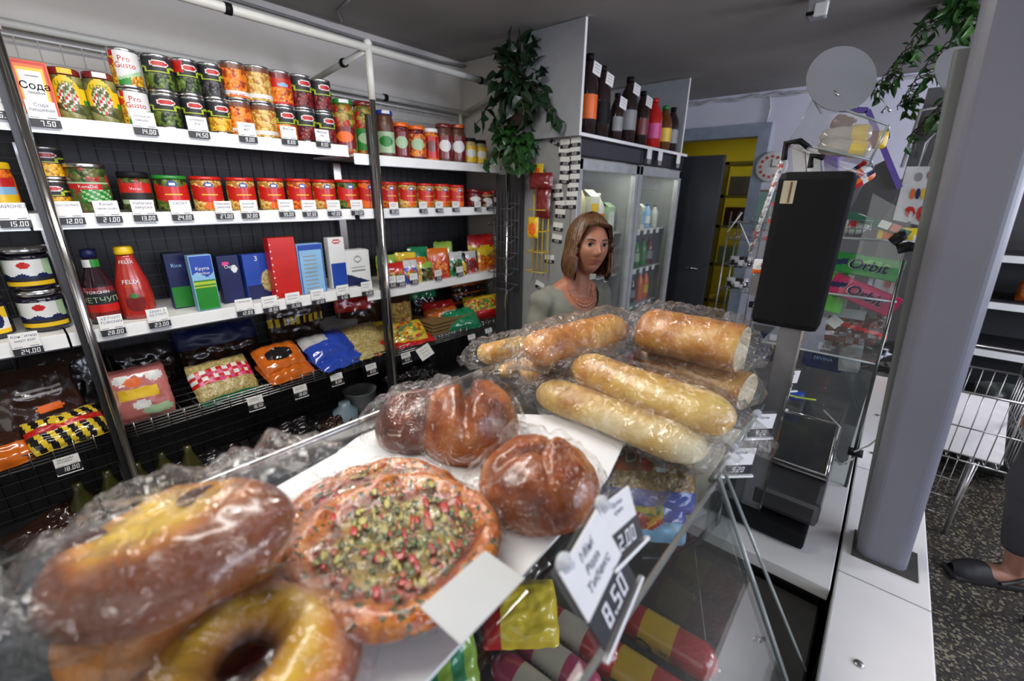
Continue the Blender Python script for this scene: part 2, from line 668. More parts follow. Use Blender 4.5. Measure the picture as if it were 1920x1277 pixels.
# thin cables stapled under the ceiling
mb = MB(M('cable_grey', (0.2, 0.2, 0.2), 0.6))
mb.tube([(-1.5, 2.43, 2.40), (0.4, 2.43, 2.405), (1.2, 2.435, 2.40), (1.55, 2.43, 2.395), (2.1, 2.43, 2.40), (2.28, 2.4, 2.41)], 0.007)
mb.tube([(1.395, 2.388, 2.435), (1.312, 2.276, 2.435), (1.286, 2.117, 2.435)], 0.005)
tag(mb.obj('ceiling_cable'), 'thin grey cable running along the joint of left wall and ceiling', 'cable')
mb = MB(M('cable_white', (0.5, 0.5, 0.52), 0.6))
pts = []
for i in range(40):
    y = 2.0 - i * 0.055
    pts.append((4.385, y, 2.41 + 0.012 * sin(i * 2.1) - (0.02 if i % 9 == 4 else 0)))
mb.tube(pts, 0.008)
mb.tube([(4.385, y + 0.03, z - 0.012) for _, y, z in pts[::2]], 0.006)
mb.tube([(4.385, 1.02, 2.41), (4.385, 1.0, 2.3), (4.385, 1.01, 2.2)], 0.007)
tag(mb.obj('wall_cable'), 'pale cable bundle stapled along the top of the back wall above the doorway', 'cable')

# ------------------------------------------------------------ wall shelving
BACK_SHADE = M('shelf_shade_board', (0.03, 0.03, 0.033), 0.6, var=0.15)
S1, S2, S3, S4, S5 = 1.805, 1.525, 1.145, 0.76, 0.33
XR = 2.27
shelf = thing('shelving_unit', 'long white and chrome wall shelving unit filled with jars, cans and packets', 'shelving', (0.6, 2.2, 0))


def child(mb, name, parent, pl=None):
    o = mb.obj(name)
    o.parent = parent
    o.matrix_parent_inverse = Matrix.Translation(parent.location).inverted()
    return o


for (x0, x1) in ((-1.1, 0.06), (0.06, 1.14), (1.16, XR)):
    for z, dz in ((S1, 0), (S2, 0), (S3, 0)):
        z2 = z - (0.03 if (x0 > 1 and z == S1) else 0.035 if (x0 > 1 and z == S3) else 0)
        mb = MB(WHITE)
        mb.box2((x0 + .003, 2.0, z2 - 0.012), (x1 - .003, 2.40, z2 - 0.002))
        mb.box2((x0 + .003, 1.994, z2 - 0.047), (x1 - .003, 2.0, z2 + 0.002), bev=0.0015)
        mb.box2((x0 + .003, 1.99, z2 - 0.047), (x1 - .003, 1.994, z2 - 0.043), STEEL)
        child(mb, 'shelf_board', shelf)
for (x0, x1) in ((-1.1, 0.04), (0.1, 1.25), (1.28, XR)):
    mb = MB(STEEL)
    for z in (S4,):
        for k in range(5):
            mb.rod((x0, 1.995 + (k > 2) * .0, z - 0.012 * k + .01), (x1, 1.995, z - 0.012 * k + .01), 0.0028, n=6)
        n = int((x1 - x0) / 0.05)
        for i in range(n + 1):
            x = x0 + (x1 - x0) * i / n
            mb.rod((x, 1.99, z - .045), (x, 1.99, z + .015), 0.002, n=5)
            mb.rod((x, 1.99, z - .006), (x, 2.38, z - .006), 0.002, n=5)
        for k in range(5):
            mb.rod((x0, 2.05 + k * .075, z - .008), (x1, 2.05 + k * .075, z - .008), 0.002, n=5)
    child(mb, 'wire_tray', shelf)
    mb = MB(M('lower_board', (0.12, 0.12, 0.12), 0.5))
    mb.box2((x0, 1.98, S5 - .02), (x1, 2.4, S5))
    child(mb, 'shelf_board', shelf)
mb = MB(BACK_SHADE)
mb.box2((-1.1, 2.405, 0.1), (XR, 2.42, 1.80))  # dark board added for the shade the shelves cast on the wall
child(mb, 'back_panel', shelf)
mb = MB(M('grid_wire', (0.16, 0.16, 0.17), 0.4, 0.5))
for i in range(68):
    x = -1.09 + i * 0.05
    mb.rod((x, 2.4, 0.12), (x, 2.4, 1.78), 0.0016, n=4)
for i in range(34):
    z = 0.15 + i * 0.05
    mb.rod((-1.1, 2.398, z), (XR, 2.398, z), 0.0016, n=4)
child(mb, 'wire_grid', shelf)
for (x0, x1) in ((0.12, 1.13), (1.2, XR - .05)):
    mb = MB(WIREW)
    mb.tube([(x0, 2.39, 1.8), (x0, 2.39, 2.05), (x0 + .03, 2.39, 2.09), (x1 - .03, 2.39, 2.09), (x1, 2.39, 2.05), (x1, 2.39, 1.8)], 0.005)
    n = int((x1 - x0) / 0.055)
    for i in range(1, n):
        x = x0 + (x1 - x0) * i / n
        mb.rod((x, 2.39, 1.8), (x, 2.39, 2.09), 0.002, n=5)
    for z in (1.88, 1.96, 2.02):
        mb.rod((x0, 2.388, z), (x1, 2.388, z), 0.002, n=5)
    child(mb, 'wire_grid', shelf)
# uprights: chrome below, white painted above
PIPE = M('white_pipe', (0.66, 0.66, 0.6), 0.4, var=0.05)
for x, top in ((0.112, 2.215), (1.268, 2.235)):
    mb = MB(CHROME)
    mb.rod((x, 1.968, 0), (x, 1.968, 2.01), 0.0125, n=14)
    child(mb, 'post', shelf)
    mb = MB(PIPE)
    mb.rod((x, 1.968, 2.01), (x, 1.968, top), 0.0165, n=14)
    mb.ball((x, 1.968, top), 0.019)
    child(mb, 'post_sleeve', shelf)
    mb = MB(M('upright_dark', (0.02, 0.02, 0.022), 0.4))
    mb.box2((x - .028, 1.975, 0), (x - .012, 2.0, 1.95))
    mb.box2((x - .02, 2.36, 0), (x + .02, 2.395, 1.75), CHROME)
    child(mb, 'upright', shelf)
for a, b, r in (((-1.1, 1.968, 2.215), (2.2, 1.968, 2.215), 0.0165), ((-1.1, 2.38, 2.12), (2.28, 2.38, 2.12), 0.0135), ((1.255, 1.975, 2.205), (1.2, 2.4, 2.13), 0.0135), ((2.2, 1.968, 2.215), (2.26, 2.38, 2.13), 0.0125)):
    mb = MB(PIPE)
    mb.rod(a, b, r, n=14)
    child(mb, 'pipe', shelf)
mb = MB(PIPE)
mb.rod((2.2, 2.38, 1.8), (2.2, 2.38, 2.12), 0.011, n=10)
child(mb, 'pipe', shelf)
for (x, y, z, ax) in ((0.71, 1.968, 2.215, 'x'), (1.98, 1.968, 2.215, 'x'), (0.98, 2.38, 2.12, 'x'), (1.236, 2.13, 2.178, 'y'), (1.62, 2.38, 2.12, 'x')):
    mb = MB(BLACK)
    A = Vector((.011, 0, 0)) if ax == 'x' else Vector((0, .011, 0))
    mb.rod(Vector((x, y, z)) - A, Vector((x, y, z)) + A, 0.0195, n=12)
    child(mb, 'clip', shelf)

# ------------------------------------------------------------ cans
PALE = M('pale_green_print', (0.35, 0.5, 0.3), 0.35)
BROWNB = M('brown_band', (0.16, 0.05, 0.02), 0.35, coat=0.3)


def ell(u, v, cx, cy, rx, ry):
    return ((u - cx) / rx) ** 2 + ((v - cy) / ry) ** 2 < 1


def pat_dark(food, hi=None):
    def f(u, v):
        u = (u - .5) * 4
        if ell(u, v, .15, .8, .42, .11):
            return RED if ell(u, v, .15, .8, .34, .075) else PRINTW
        if hi and v > .62 and abs(u) < .9 and u < -.2:
            return hi
        y = .6 + (.1 if abs(u) > .55 else -.04)
        if abs(v - y) < .018 and abs(u) < 1:
            return LIME
        if .44 < abs(u) < .56 and .56 < v < .7:
            return LIME
        if v < .5 and abs(u) < .85 and v > .04:
            return food
        return STRIPB
    return f


def pat_corn(u, v):
    u = (u - .5) * 4
    if u < -.35:
        if v > .84:
            return NAVY if u < -.75 else PRINTW if u < -.6 else RED
        if v > .55:
            return RED if ell(u, v, -.7, .68, .3, .12) else YELLOW
        return CORN
    if v < .12 + .2 * (u + .35):
        return CORN if u > .2 else GREEN
    if v < .2 + .25 * (u + .35):
        return PALE
    return PRINTW


def pat_bean(food):
    def f(u, v):
        if v > .86:
            return BROWNB
        if .08 < v < .2:
            return PRINTW
        return food
    return f


def pat_red(u, v):
    u = (u - .5) * 4
    if ell(u, v, .1, .62, .3, .07):
        return SKYB
    if v < .55 and v > .08:
        return BEANO
    return RED if v < .85 else DRED


CANS = {
    'corn': (pat_corn, [('Pro', .66, .2, .1), ('Gusto', .5, .2, .1)], RED, 'white'),
    'olive': (pat_dark(PEAS), [], INK, ''), 'pepper': (pat_dark(PEAS, RED), [], INK, ''), 'dark': (pat_dark(BEANK), [], INK, ''),
    'maize': (pat_dark(CORN), [], INK, ''), 'orange': (pat_bean(BEANO), [('BOB FIN', .1, .11, 0)], RED, ''), 'yellow': (pat_bean(BEANY), [], RED, ''),
    'red': (pat_red, [], RED, ''), 'kidney': (pat_dark(BEANR), [], INK, ''), 'mix': (pat_dark(BEANO), [], INK, ''),
}


def make_can(kind, x, y, z, r, h, label, rot=0.0, grp=None):
    pat, txt, tm, _ = CANS[kind]
    mb = MB(TIN)
    mb.lathe([(r * .92, 0), (r, .002), (r, .006), (r * .965, .009), (r * .965, h - .009), (r, h - .006), (r, h - .001), (r * .95, h), (r * .93, h - .005), (.0001, h - .005)], n=22, m=TIN)
    o = mb.obj('food_can', None, (x, y, z), rot)
    lb = MB(STRIPB)
    R = r * .975
    lb.grid(lambda u, v: (R * sin(2 * PI * (u - .5)), -R * cos(2 * PI * (u - .5)), .0095 + v * (h - .019)), 64, 30, pat, closed=True)
    for s_, v, sz, du in txt:
        R2 = R + .0009
        lb.text(s_, h * sz, lambda a, b: (R2 * sin(a / R2 + du), -R2 * cos(a / R2 + du), h * v + b), tm)
    lb.obj('can_label', o)
    return tag(o, label, 'can', grp)


def stack(kinds, xt, y, labels, r=None, z=S1, rot=-.25, grp='stacked cans on the top shelf'):
    """xt = (centre x, width, total height)"""
    x, w_, h = xt
    r = (w_ / 2) * .96
    n = len(kinds)
    for i, k in enumerate(kinds):       # first is the lowest
        make_can(k, x + RNG.uniform(-.003, .003), y + r + RNG.uniform(0, .004), z + i * h / n, r, h / n - .0005, labels[i], rot + RNG.uniform(-.12, .12), grp)


YF = 2.035
stack(['corn', 'corn'], (0.4019, 0.0866, 0.2357), YF, ['white can with sweetcorn picture, lower of the pair left on top shelf', 'white can with sweetcorn picture, upper of the pair left on top shelf'])
stack(['olive', 'olive'], (0.4916, 0.0953, 0.2369), YF, ['black can with green olives under another olive can, top shelf', 'black can with green olives standing on another olive can, top shelf'])
stack(['dark', 'pepper'], (0.5747, 0.0841, 0.2409), YF, ['dark can under the red and green can on top shelf', 'red and black can with green vegetables, between olives and black beans'])
stack(['maize', 'dark'], (0.6538, 0.0845, 0.243), YF, ['black can with yellow corn under the black bean can, top shelf', 'black can of dark beans, left of the orange bean cans'])
stack(['orange', 'orange'], (0.7284, 0.0976, 0.2631), YF, ['can of bright orange beans, lower of its pair, top shelf', 'can of bright orange beans with brown rim, upper of its pair'])
stack(['yellow', 'yellow'], (0.8202, 0.105, 0.2664), YF, ['can of pale yellow beans, lower of its pair, top shelf', 'can of pale yellow beans with brown rim, upper of its pair'])
stack(['mix', 'red'], (0.9046, 0.0967, 0.2655), YF, ['black can with orange food picture under the all-red can', 'red can with orange food picture, top of its stack'])
stack(['kidney', 'kidney'], (0.9902, 0.0986, 0.2675), YF, ['black can of red beans, lower, directly right of the red can stack', 'black can of red beans, upper, directly right of the red can'])
stack(['kidney', 'kidney'], (1.081, 0.0953, 0.2654), YF, ['black can of red beans, lower of the rightmost can stack', 'black can of red beans, upper of the rightmost can stack'])
stack(['maize', 'maize'], (0.1422, 0.0981, 0.2025), 2.09, ['black can with corn picture and lime line, lower, beside the chrome post', 'black can with corn picture and red oval badge, upper, beside the chrome post'], z=S2, grp='corn cans on the second shelf')

# ------------------------------------------------------------ jars


def make_jar(x, y, z, r, h, body, lid, label, patch=None, txt=None, neck=.82, lidh=.02, sticker=None, grp=None, name='glass_jar', rot=-.2, cat='jar', tc=None):
    mb = MB(body)
    mb.lathe([(r * .85, 0), (r * .97, .004), (r, .012), (r, h * .68), (r * .97, h * .76), (r * neck, h * .86), (r * neck, h - lidh)], n=24, m=body)
    o = mb.obj(name, None, (x, y, z), rot)
    lm = MB(lid)
    rl = r * neck * 1.06
    lm.lathe([(rl, h - lidh), (rl * 1.02, h - lidh + .002), (rl * 1.02, h - .003), (rl * .95, h), (.0001, h - .001)], n=24, m=lid)
    if sticker:
        lm.grid(lambda u, v: ((rl * 1.035) * sin((u - .5) * .9 + .2), -(rl * 1.035) * cos((u - .5) * .9 + .2), h - lidh + .003 + v * (lidh - .005)), 8, 1, m=sticker)
    lm.obj('lid', o)
    if patch:
        lb = MB(PRINTW)
        R = r * 1.006
        v0, v1, span = patch[0], patch[1], patch[2]
        lb.grid(lambda u, v: (R * sin(span * (u - .5)), -R * cos(span * (u - .5)), h * (v0 + v * (v1 - v0))), 44, 24, patch[3])
        for s_, v, sz in (txt or []):
            R2 = R + .0011
            lb.text(s_, h * sz, lambda a, b: (R2 * sin(a / R2), -R2 * cos(a / R2), h * v + b), tc or PRINTW)
        lb.obj('jar_label', o)
    return tag(o, label, cat, grp)


def pat_tub(low):
    def f(u, v):
        if ell(u, v, .5, .88, .11, .1):
            return PRINTW if ell(u, v, .5, .88, .08, .05) else BLUE
        c = .72 - .14 * sin(PI * u)
        if v > c + .2:
            return low
        if v > .36 - .12 * sin(PI * u):
            return RED if not (.5 < v < .54 and abs(u - .5) < .2) else YELLOW
        return ORANGE if ell(u, v, .5, .12, .16, .16) else low
    return f


def pat_pickle(u, v):
    d = math.hypot((u - .5) * 1.5, v - .45)
    if d < .36:
        return [PALE, PRINTW, PICKLE, RED, PICKLE][(int(u * 16) * 3 + int(v * 13) * 2 + int(u * 5)) % 5]
    if d < .55 and v > .3:
        return YELLOW
    if v > .3:
        return GREEN if v < .4 else YELLOW if v < .7 else PICKLE
    return PICKLE


pj = (.12, .85, 2.4, pat_pickle)
x, w_, h = (0.2407, 0.0919, 0.1508)
make_jar(x, 2.09, S1, w_ * .47, h, PICKLE, DRED, 'pickle jar with red lid and yellow price sticker, top shelf', pj, [('LUTIK', .66, .12)], sticker=YELLOW, tc=GREEN, grp='pickle jars on the top shelf')
x, w_, h = (0.3215, 0.0941, 0.1538)
make_jar(x, 2.09, S1, w_ * .47, h, PICKLE, DRED, 'pickle jar with red lid and white price sticker, top shelf', pj, [('LUTIK', .66, .12)], sticker=PRINTW, tc=GREEN, grp='pickle jars on the top shelf')


def simple(c1, c2=None):
    def f(u, v):
        if ell(u, v, .5, .55, .33, .25):
            return c1
        return c2 or PRINTW
    return f


for (it, body, lid, lab, patch, st) in (
        ((1.186, 0.1176, 0.2357), VEGM, GREEN, 'tall jar of red and green vegetables with green lid and white sticker', (.1, .5, 2.2, simple(ORANGE, DRED)), PRINTW),
        ((1.3, 0.124, 0.2433), VEGM, DRED, 'tall jar of red and green vegetables with dark red lid behind chrome post', (.1, .5, 2.2, simple(PALE, GREEN)), None),
        ((1.411, 0.1051, 0.2212), BROWN, BLUE, 'brown jar with blue lid right of the chrome post', (.1, .55, 2.2, simple(GREEN, PALE)), PRINTW),
        ((1.507, 0.1019, 0.1768), BEANR, ORANGE, 'small jar with orange lid directly right of the blue-lidded jar', (.1, .75, 2.2, simple(PALE, DRED)), None),
        ((1.61, 0.1121, 0.1731), BEANR, ORANGE, 'small jar with orange lid, second right of the blue-lidded jar', (.1, .75, 2.2, simple(PALE, BEANO)), None),
        ((1.708, 0.0997, 0.1706), BEANO, WHITE, 'small red jar with white lid on the top shelf', (.1, .75, 2.2, simple(DRED, RED)), None),
        ((1.805, 0.1091, 0.2056), BROWN, DRED, 'taller dark red jar with dark red lid, right part of top shelf', (.1, .7, 2.2, simple(PRINTW, DRED)), None),
        ((1.908, 0.1157, 0.2117), BROWN, DRED, 'taller dark red jar with orange sticker on the lid, top shelf', (.1, .7, 2.2, simple(PRINTW, DRED)), ORANGE),
        ((2.01, 0.1001, 0.1503), GRAIN, BLACK, 'small pale jar with dark lid, left of the last two on top shelf', (.1, .7, 2.2, simple(PRINTW, YELLOW)), None),
        ((2.103, 0.0955, 0.147), GRAIN, BLACK, 'small pale jar with dark lid, rightmost on top shelf', (.1, .7, 2.2, simple(PRINTW, YELLOW)), None)):
    x, w_, h = it
    make_jar(x, 2.10, S1 - .03, w_ * .47, h, body, lid, lab, patch, sticker=st, rot=-.5)


def pat_kona(u, v):
    if .62 < v < .9 and .1 < u < .8:
        return RED
    if v < .62 and u > .35:
        return PALE if (int(u * 14) + int(v * 9)) % 3 == 0 else GREEN
    return RELISH if v < .9 else PALE


x, w_, h = (0.2298, 0.1111, 0.1566)
make_jar(x, 2.11, S2, w_ * .48, h, RELISH, TIN, 'big jar of green pepper relish with silver lid, second shelf', (.22, .62, 2.4, pat_kona), [('KonaDel', .5, .09)], neck=.93, lidh=.014, tc=PRINTW)
x, w_, h = (0.3499, 0.1009, 0.1354)
make_jar(x, 2.1, S2, w_ * .46, h, RELISH, BLACK, 'dark jar with black lid and red script label, second shelf', (.2, .72, 2.3, lambda u, v: RED if v > .55 else STRIPB if v > .2 else PALE), [('Veres', .55, .1)], neck=.9)
tubs = [(290, 358, 329, GREEN, PEAS, 'round jar with green lid, red label and green base'),
        (357, 425, 331, RED, BEANY, 'red-lidded spread jar directly right of the green-lidded one'),
        (424, 487, 333, RED, BEANY, 'red-lidded spread jar, second right of the green-lidded one'),
        (484, 541, 334, RED, BEANY, 'red-lidded spread jar, third right of the green-lidded one'),
        (539, 592, 335, RED, BEANO, 'red-lidded spread jar, fourth right of the green-lidded one'),
        (588, 636, 337, RED, BEANY, 'red-lidded spread jar, fifth right of the green-lidded one'),
        (634, 677, 337, RED, PEAS, 'red-lidded spread jar, second left of the chrome post'),
        (675, 708, 338, RED, ORANGE, 'red-lidded spread jar directly left of the chrome post'),
        (716, 752, 341, RED, BEANO, 'red-lidded spread jar directly right of the chrome post'),
        (751, 791, 342, RED, BEANY, 'red-lidded spread jar, second right of the chrome post'),
        (789, 821, 344, RED, BEANY, 'red-lidded spread jar, third right of the chrome post'),
        (819, 849, 345, RED, BEANY, 'red-lidded spread jar, fourth right of the chrome post'),
        (847, 877, 347, RED, ORANGE, 'red-lidded spread jar, last before the small dark jars')]
TUBX = [(0.4537, 0.1106, 0.127), (0.5684, 0.1222, 0.1275), (0.6903, 0.1252, 0.128), (0.8088, 0.1244, 0.1301), (0.9298, 0.1267, 0.1321), (1.046, 0.1247, 0.1314), (1.163, 0.1212, 0.1352), (1.274, 0.1123, 0.1363), (1.396, 0.1312, 0.1323), (1.521, 0.1278, 0.1332), (1.646, 0.1224, 0.131), (1.764, 0.1146, 0.1313), (1.881, 0.1178, 0.1282)]
for (l_, r_, t_, lid, low, lab), (x, w_, h) in zip(tubs, TUBX):
    make_jar(x, 2.095, S2, min(w_ * .48, .052), h, low if low is not ORANGE else BEANO, lid, lab, (.06, .86, 2.6, pat_tub(low)), None, neck=.95, lidh=.013, grp='round spread jars on the second shelf', rot=-.12)
for it, body, lid, lab in (((2.042, 0.1146, 0.108), BEANR, DRED, 'small dark red jar right of the spread jars'), ((2.155, 0.1013, 0.0936), GRAIN, RED, 'tiny pale jar with red lid near the right end of second shelf'), ((2.227, 0.0735, 0.1014), BROWN, RED, 'tiny brown jar with red lid at right end of second shelf')):
    x, w_, h = it
    make_jar(x, 2.1, S2, w_ * .47, h, body, lid, lab, (.15, .7, 2.2, simple(PRINTW, DRED)), rot=-.5)
x, w_, h = (0.0223, 0.0863, 0.1491)
make_jar(x, 2.11, S2, w_ * .46, h, BEANO, YELLOW, 'jar with yellow lid and yellow and red label at far left of second shelf', (.1, .7, 2.6, lambda u, v: YELLOW if v < .45 else SKYB if v < .7 else RED), None, neck=.9)
# dark preserve jars, left bay, third shelf


def pat_jam(u, v):
    if v < .16:
        return YELLOW
    if v < .3:
        return STRIPB
    if ell(u, v, .5, .78, .11, .13):
        return RED
    if v < .42 + .06 * sin(u * 18):
        return NAVY
    if u > .82 or u < .12:
        return PALE
    return PRINTW


JAMK = M('dark_jam', (0.012, 0.01, 0.02), 0.12, coat=0.6)
xa, wa, ha = (0.0293, 0.1173, 0.1366)
xb, wb, hb = (0.0366, 0.1037, 0.2778)
make_jar(xa, 2.13, S3, .058, hb / 2, JAMK, TIN, 'dark jam jar with white label, lower of its pair, left bay', (.12, .72, 2.4, pat_jam), neck=.9, grp='dark jam jars in the left bay')
make_jar(xa - .002, 2.13, S3 + hb / 2, .058, hb / 2, JAMK, TIN, 'dark jam jar with white label, stacked upper of its pair, left bay', (.12, .72, 2.4, pat_jam), neck=.9, grp='dark jam jars in the left bay')
make_jar(xa - .13, 2.12, S3, .055, hb / 2, JAMK, TIN, 'dark jar with berries on pale label, lower, at far left edge', (.12, .72, 2.4, lambda u, v: NAVY if ell(u, v, .75, .5, .14, .3) else YELLOW if v < .15 or v > .6 else PRINTW), neck=.9, grp='dark jam jars in the left bay')
make_jar(xa - .132, 2.12, S3 + hb / 2, .055, hb / 2, JAMK, TIN, 'dark jar with orange fruit on its label, upper, at far left edge', (.12, .72, 2.4, lambda u, v: ORANGE if ell(u, v, .75, .5, .14, .3) else YELLOW if v < .2 else PRINTW), neck=.9, grp='dark jam jars in the left bay')

# ------------------------------------------------------------ sauce bottles
x, w_, h = (0.1759, 0.0922, 0.2609)
x2, w2, h2 = (0.2683, 0.104, 0.2632)


def bottle(name, x, y, z, prof, body, cap, capprof, label, lab=None, txts=(), cat='bottle', rot=-.2, grp=None, flat=1.0):
    mb = MB(body)
    mb.lathe(prof, n=24, m=body)
    for v in mb.v:
        v.y *= flat
    o = mb.obj(name, None, (x, y, z), rot)
    cm = MB(cap)
    cm.lathe(capprof, n=20, m=cap)
    cm.obj('cap', o)

    def rad_at(zz):
        for (r0, z0), (r1, z1) in zip(prof, prof[1:]):
            if z0 <= zz <= z1 and z1 > z0:
                return r0 + (r1 - r0) * (zz - z0) / (z1 - z0)
        return prof[-1][0]
    if lab or txts:
        lm = MB(PRINTW)
        if lab:
            z0, z1, span, pat = lab
            lm.grid(lambda u, v: ((rad_at(z0 + v * (z1 - z0)) + .0012) * sin(span * (u - .5)), -(rad_at(z0 + v * (z1 - z0)) * flat + .0012) * cos(span * (u - .5)), z0 + v * (z1 - z0)), 30, 24, pat)
        for s_, zz, sz, tm in txts:
            lm.text(s_, sz, lambda a, b: ((rad_at(zz + b) + .003) * sin(a / rad_at(zz)), -(rad_at(zz + b) * flat + .003) * cos(a / rad_at(zz)), zz + b), tm)
        lm.obj('bottle_label', o)
    return tag(o, label, cat, grp)


H_ = h
r_ = .048
KETD = M('dark_sauce', (0.02, 0.008, 0.012), 0.12, coat=0.6)
bottle('sauce_bottle', x, 2.1, S3, [(.04, 0), (r_, .01), (r_, H_ * .42), (r_ * .85, H_ * .55), (r_ * .5, H_ * .74), (r_ * .42, H_ * .8), (r_ * .42, H_ * .9)], KETD, NAVY,
       [(r_ * .45, H_ * .88), (r_ * .46, H_ * .99), (.0001, H_)], 'dark sauce bottle with navy cap and red label, left of the red ketchup', (.02, H_ * .5, 2.2, lambda u, v: DRED if v < .2 or v > .82 else RED if v < .45 else STRIPB),
       [('ЧЕТЧУП', H_ * .3, .026, PALE), ('TORCHIN', H_ * .42, .014, PRINTW)])
mb = MB(PRINTW, GREEN)
mb.grid(lambda u, v: ((.024) * sin(2.4 * (u - .5)), -.024 * cos(2.4 * (u - .5)), H_ * .76 + v * H_ * .1), 12, 2, lambda u, v: PRINTW if u < .5 else GREEN)
o = mb.obj('neck_label', COL.objects['sauce_bottle'])
H_ = h2
REDK = M('red_sauce', (0.36, 0.018, 0.01), 0.25, coat=0.5)
bottle('ketchup_bottle', x2, 2.09, S3, [(.045, 0), (.052, .01), (.054, H_ * .3), (.048, H_ * .5), (.034, H_ * .72), (.026, H_ * .84), (.025, H_ * .9)], REDK, YELLOW,
       [(.026, H_ * .89), (.028, H_ * .9), (.027, H_ * .985), (.022, H_), (.0001, H_)], 'red ketchup bottle with bright yellow cap on the third shelf', (.015, H_ * .38, 1.5, lambda u, v: (GREEN if ell(u, v, .5, .85, .12, .1) else DRED if ell(u, v, .5, .55, .36, .4) else REDK)),
       [('FELIX', H_ * .5, .021, PRINTW), ('FELIX', H_ * .77, .017, PRINTW), ('KETCHUP', H_ * .455, .009, ORANGE)], flat=.8)

# ------------------------------------------------------------ cartons on the third shelf


def carton(name, x, y, z, w_, h, d, mats, pat, label, txts=(), rot=0.0, lean=0.0, cat='box', grp=None, bev=.0025):
    mb = MB(*mats)
    mb.box((0, d / 2, h / 2), (w_, d, h), mats[0], None, bev)
    o = mb.obj(name, None, (x, y, z), rot)
    o.rotation_euler.x = lean
    fm = MB(*mats)
    fm.grid(lambda u, v: ((u - .5) * (w_ - .006), -.0007, .003 + v * (h - .006)), 24, 36, pat, smooth=False)
    for s_, v, sz, tm in txts:
        fm.text(s_, w_ * sz, lambda a, b: (a, -.0018, h * v + b), tm)
    fm.obj('front_print', o)
    return tag(o, label, cat, grp)


ct = [
    ((0.4189, 0.0685, 0.2206), 2.13, [NAVY, GREEN], lambda u, v: GREEN if v < .4 else NAVY, 'dark blue and green carton standing back, left of the light blue one', [('Rice', .75, .3, SKYB)]),
    ((0.4775, 0.0787, 0.2176), 2.02, [SKYB, GREEN], lambda u, v: BLUE if v > .66 + .04 * sin(u * 7) else SKYB if v > .55 else LIME if v > .42 and (int(v * 40) % 3) else GREEN, 'tall carton, blue sky above and green field below, third shelf', [('Kpyna', .74, .24, PRINTW), ('Pycckue', .66, .18, PRINTW)]),
    ((0.5901, 0.0806, 0.1987), 2.09, [NAVY], lambda u, v: PRINTW if ell(u, v, .75, .72, .16, .08) else PINK if ell(u, v, .35, .85, .2, .04) else NAVY, 'dark navy carton with small white flower, third shelf', [('Oats', .74, .24, PRINTW)]),
    ((0.6961, 0.1029, 0.1962), 2.09, [BLUE, NAVY], lambda u, v: GRAIN if ell(u, v, .95, .38, .35, .26) else NAVY if v < .3 else BLUE, 'royal blue carton with cereal picture, left of the tall red box', [('3', .85, .3, PRINTW)]),
    ((0.7932, 0.1138, 0.2651), 2.03, [RED], lambda u, v: PRINTW if u < .05 and int(v * 36) % 4 == 0 else RED, 'tall plain bright red box on the third shelf', []),
    ((0.9131, 0.12, 0.2293), 2.03, [SKYB, NAVY], lambda u, v: BLUE if (.9 < v or abs(u - .5) > .46) else (GREY if v < .8 and int(v * 36) % 3 == 0 and .15 < u < .7 else SKYB), 'tall pale blue box covered in fine print, right of red box', []),
    ((1.054, 0.083, 0.2486), 2.05, [PRINTW, BLUE], lambda u, v: BLUE if v < .5 else RED if ell(u, v, .5, .93, .3, .04) and not ell(u, v, .5, .93, .2, .02) else PRINTW, 'slim box, white top and blue bottom, left of the white flour bag', []),
]
for it, y, mats, pat, lab, tx in ct:
    x, w_, h = it
    carton('food_carton', x, y, S3, w_, h, .05 if 'red box' in lab else .04, mats, pat, lab, tx, rot=.02)
x, w_, h = (1.159, 0.1378, 0.1799)
carton('flour_bag', x, 2.05, S3, w_, h, .075, [PRINTW, NAVY], lambda u, v: NAVY if v < .35 - .3 * u else GREY if (ell(u, v, .5, .75, .16, .1) and not ell(u, v, .5, .75, .12, .07)) or (int(v * 30) % 3 == 0 and .4 < v < .62 and .2 < u < .8) else PRINTW, 'white paper bag of flour with navy corner, third shelf beside the post', [], cat='bag', bev=.012)
x, w_, h = (0.1638, 0.0783, 0.1526)
carton('soda_box', x, 2.04, S1, w_, h, .05, [ORANGE, PRINTW], lambda u, v: RED if u < .04 or u > .93 or v > .95 else ORANGE if u < .09 or u > .86 or v > .89 else YELLOW if u < .13 or u > .8 or v > .84 else PRINTW,
       'white baking soda box with red and orange border, left on top shelf', [('Сода', .5, .34, BLACK), ('Сода', .502, .34, BLACK), ('ПИЩЕВАЯ', .42, .09, BLACK), ('питьевая', .72, .08, BLACK)])
x, w_, h = (0.0674, 0.0707, 0.128)
carton('food_carton', x, 2.04, S1, w_, h, .05, [PALE, PRINTW], lambda u, v: PRINTW if v < .4 else PALE, 'pale green and white carton at far left of the top shelf', [])

# ------------------------------------------------------------ soft packets and bags


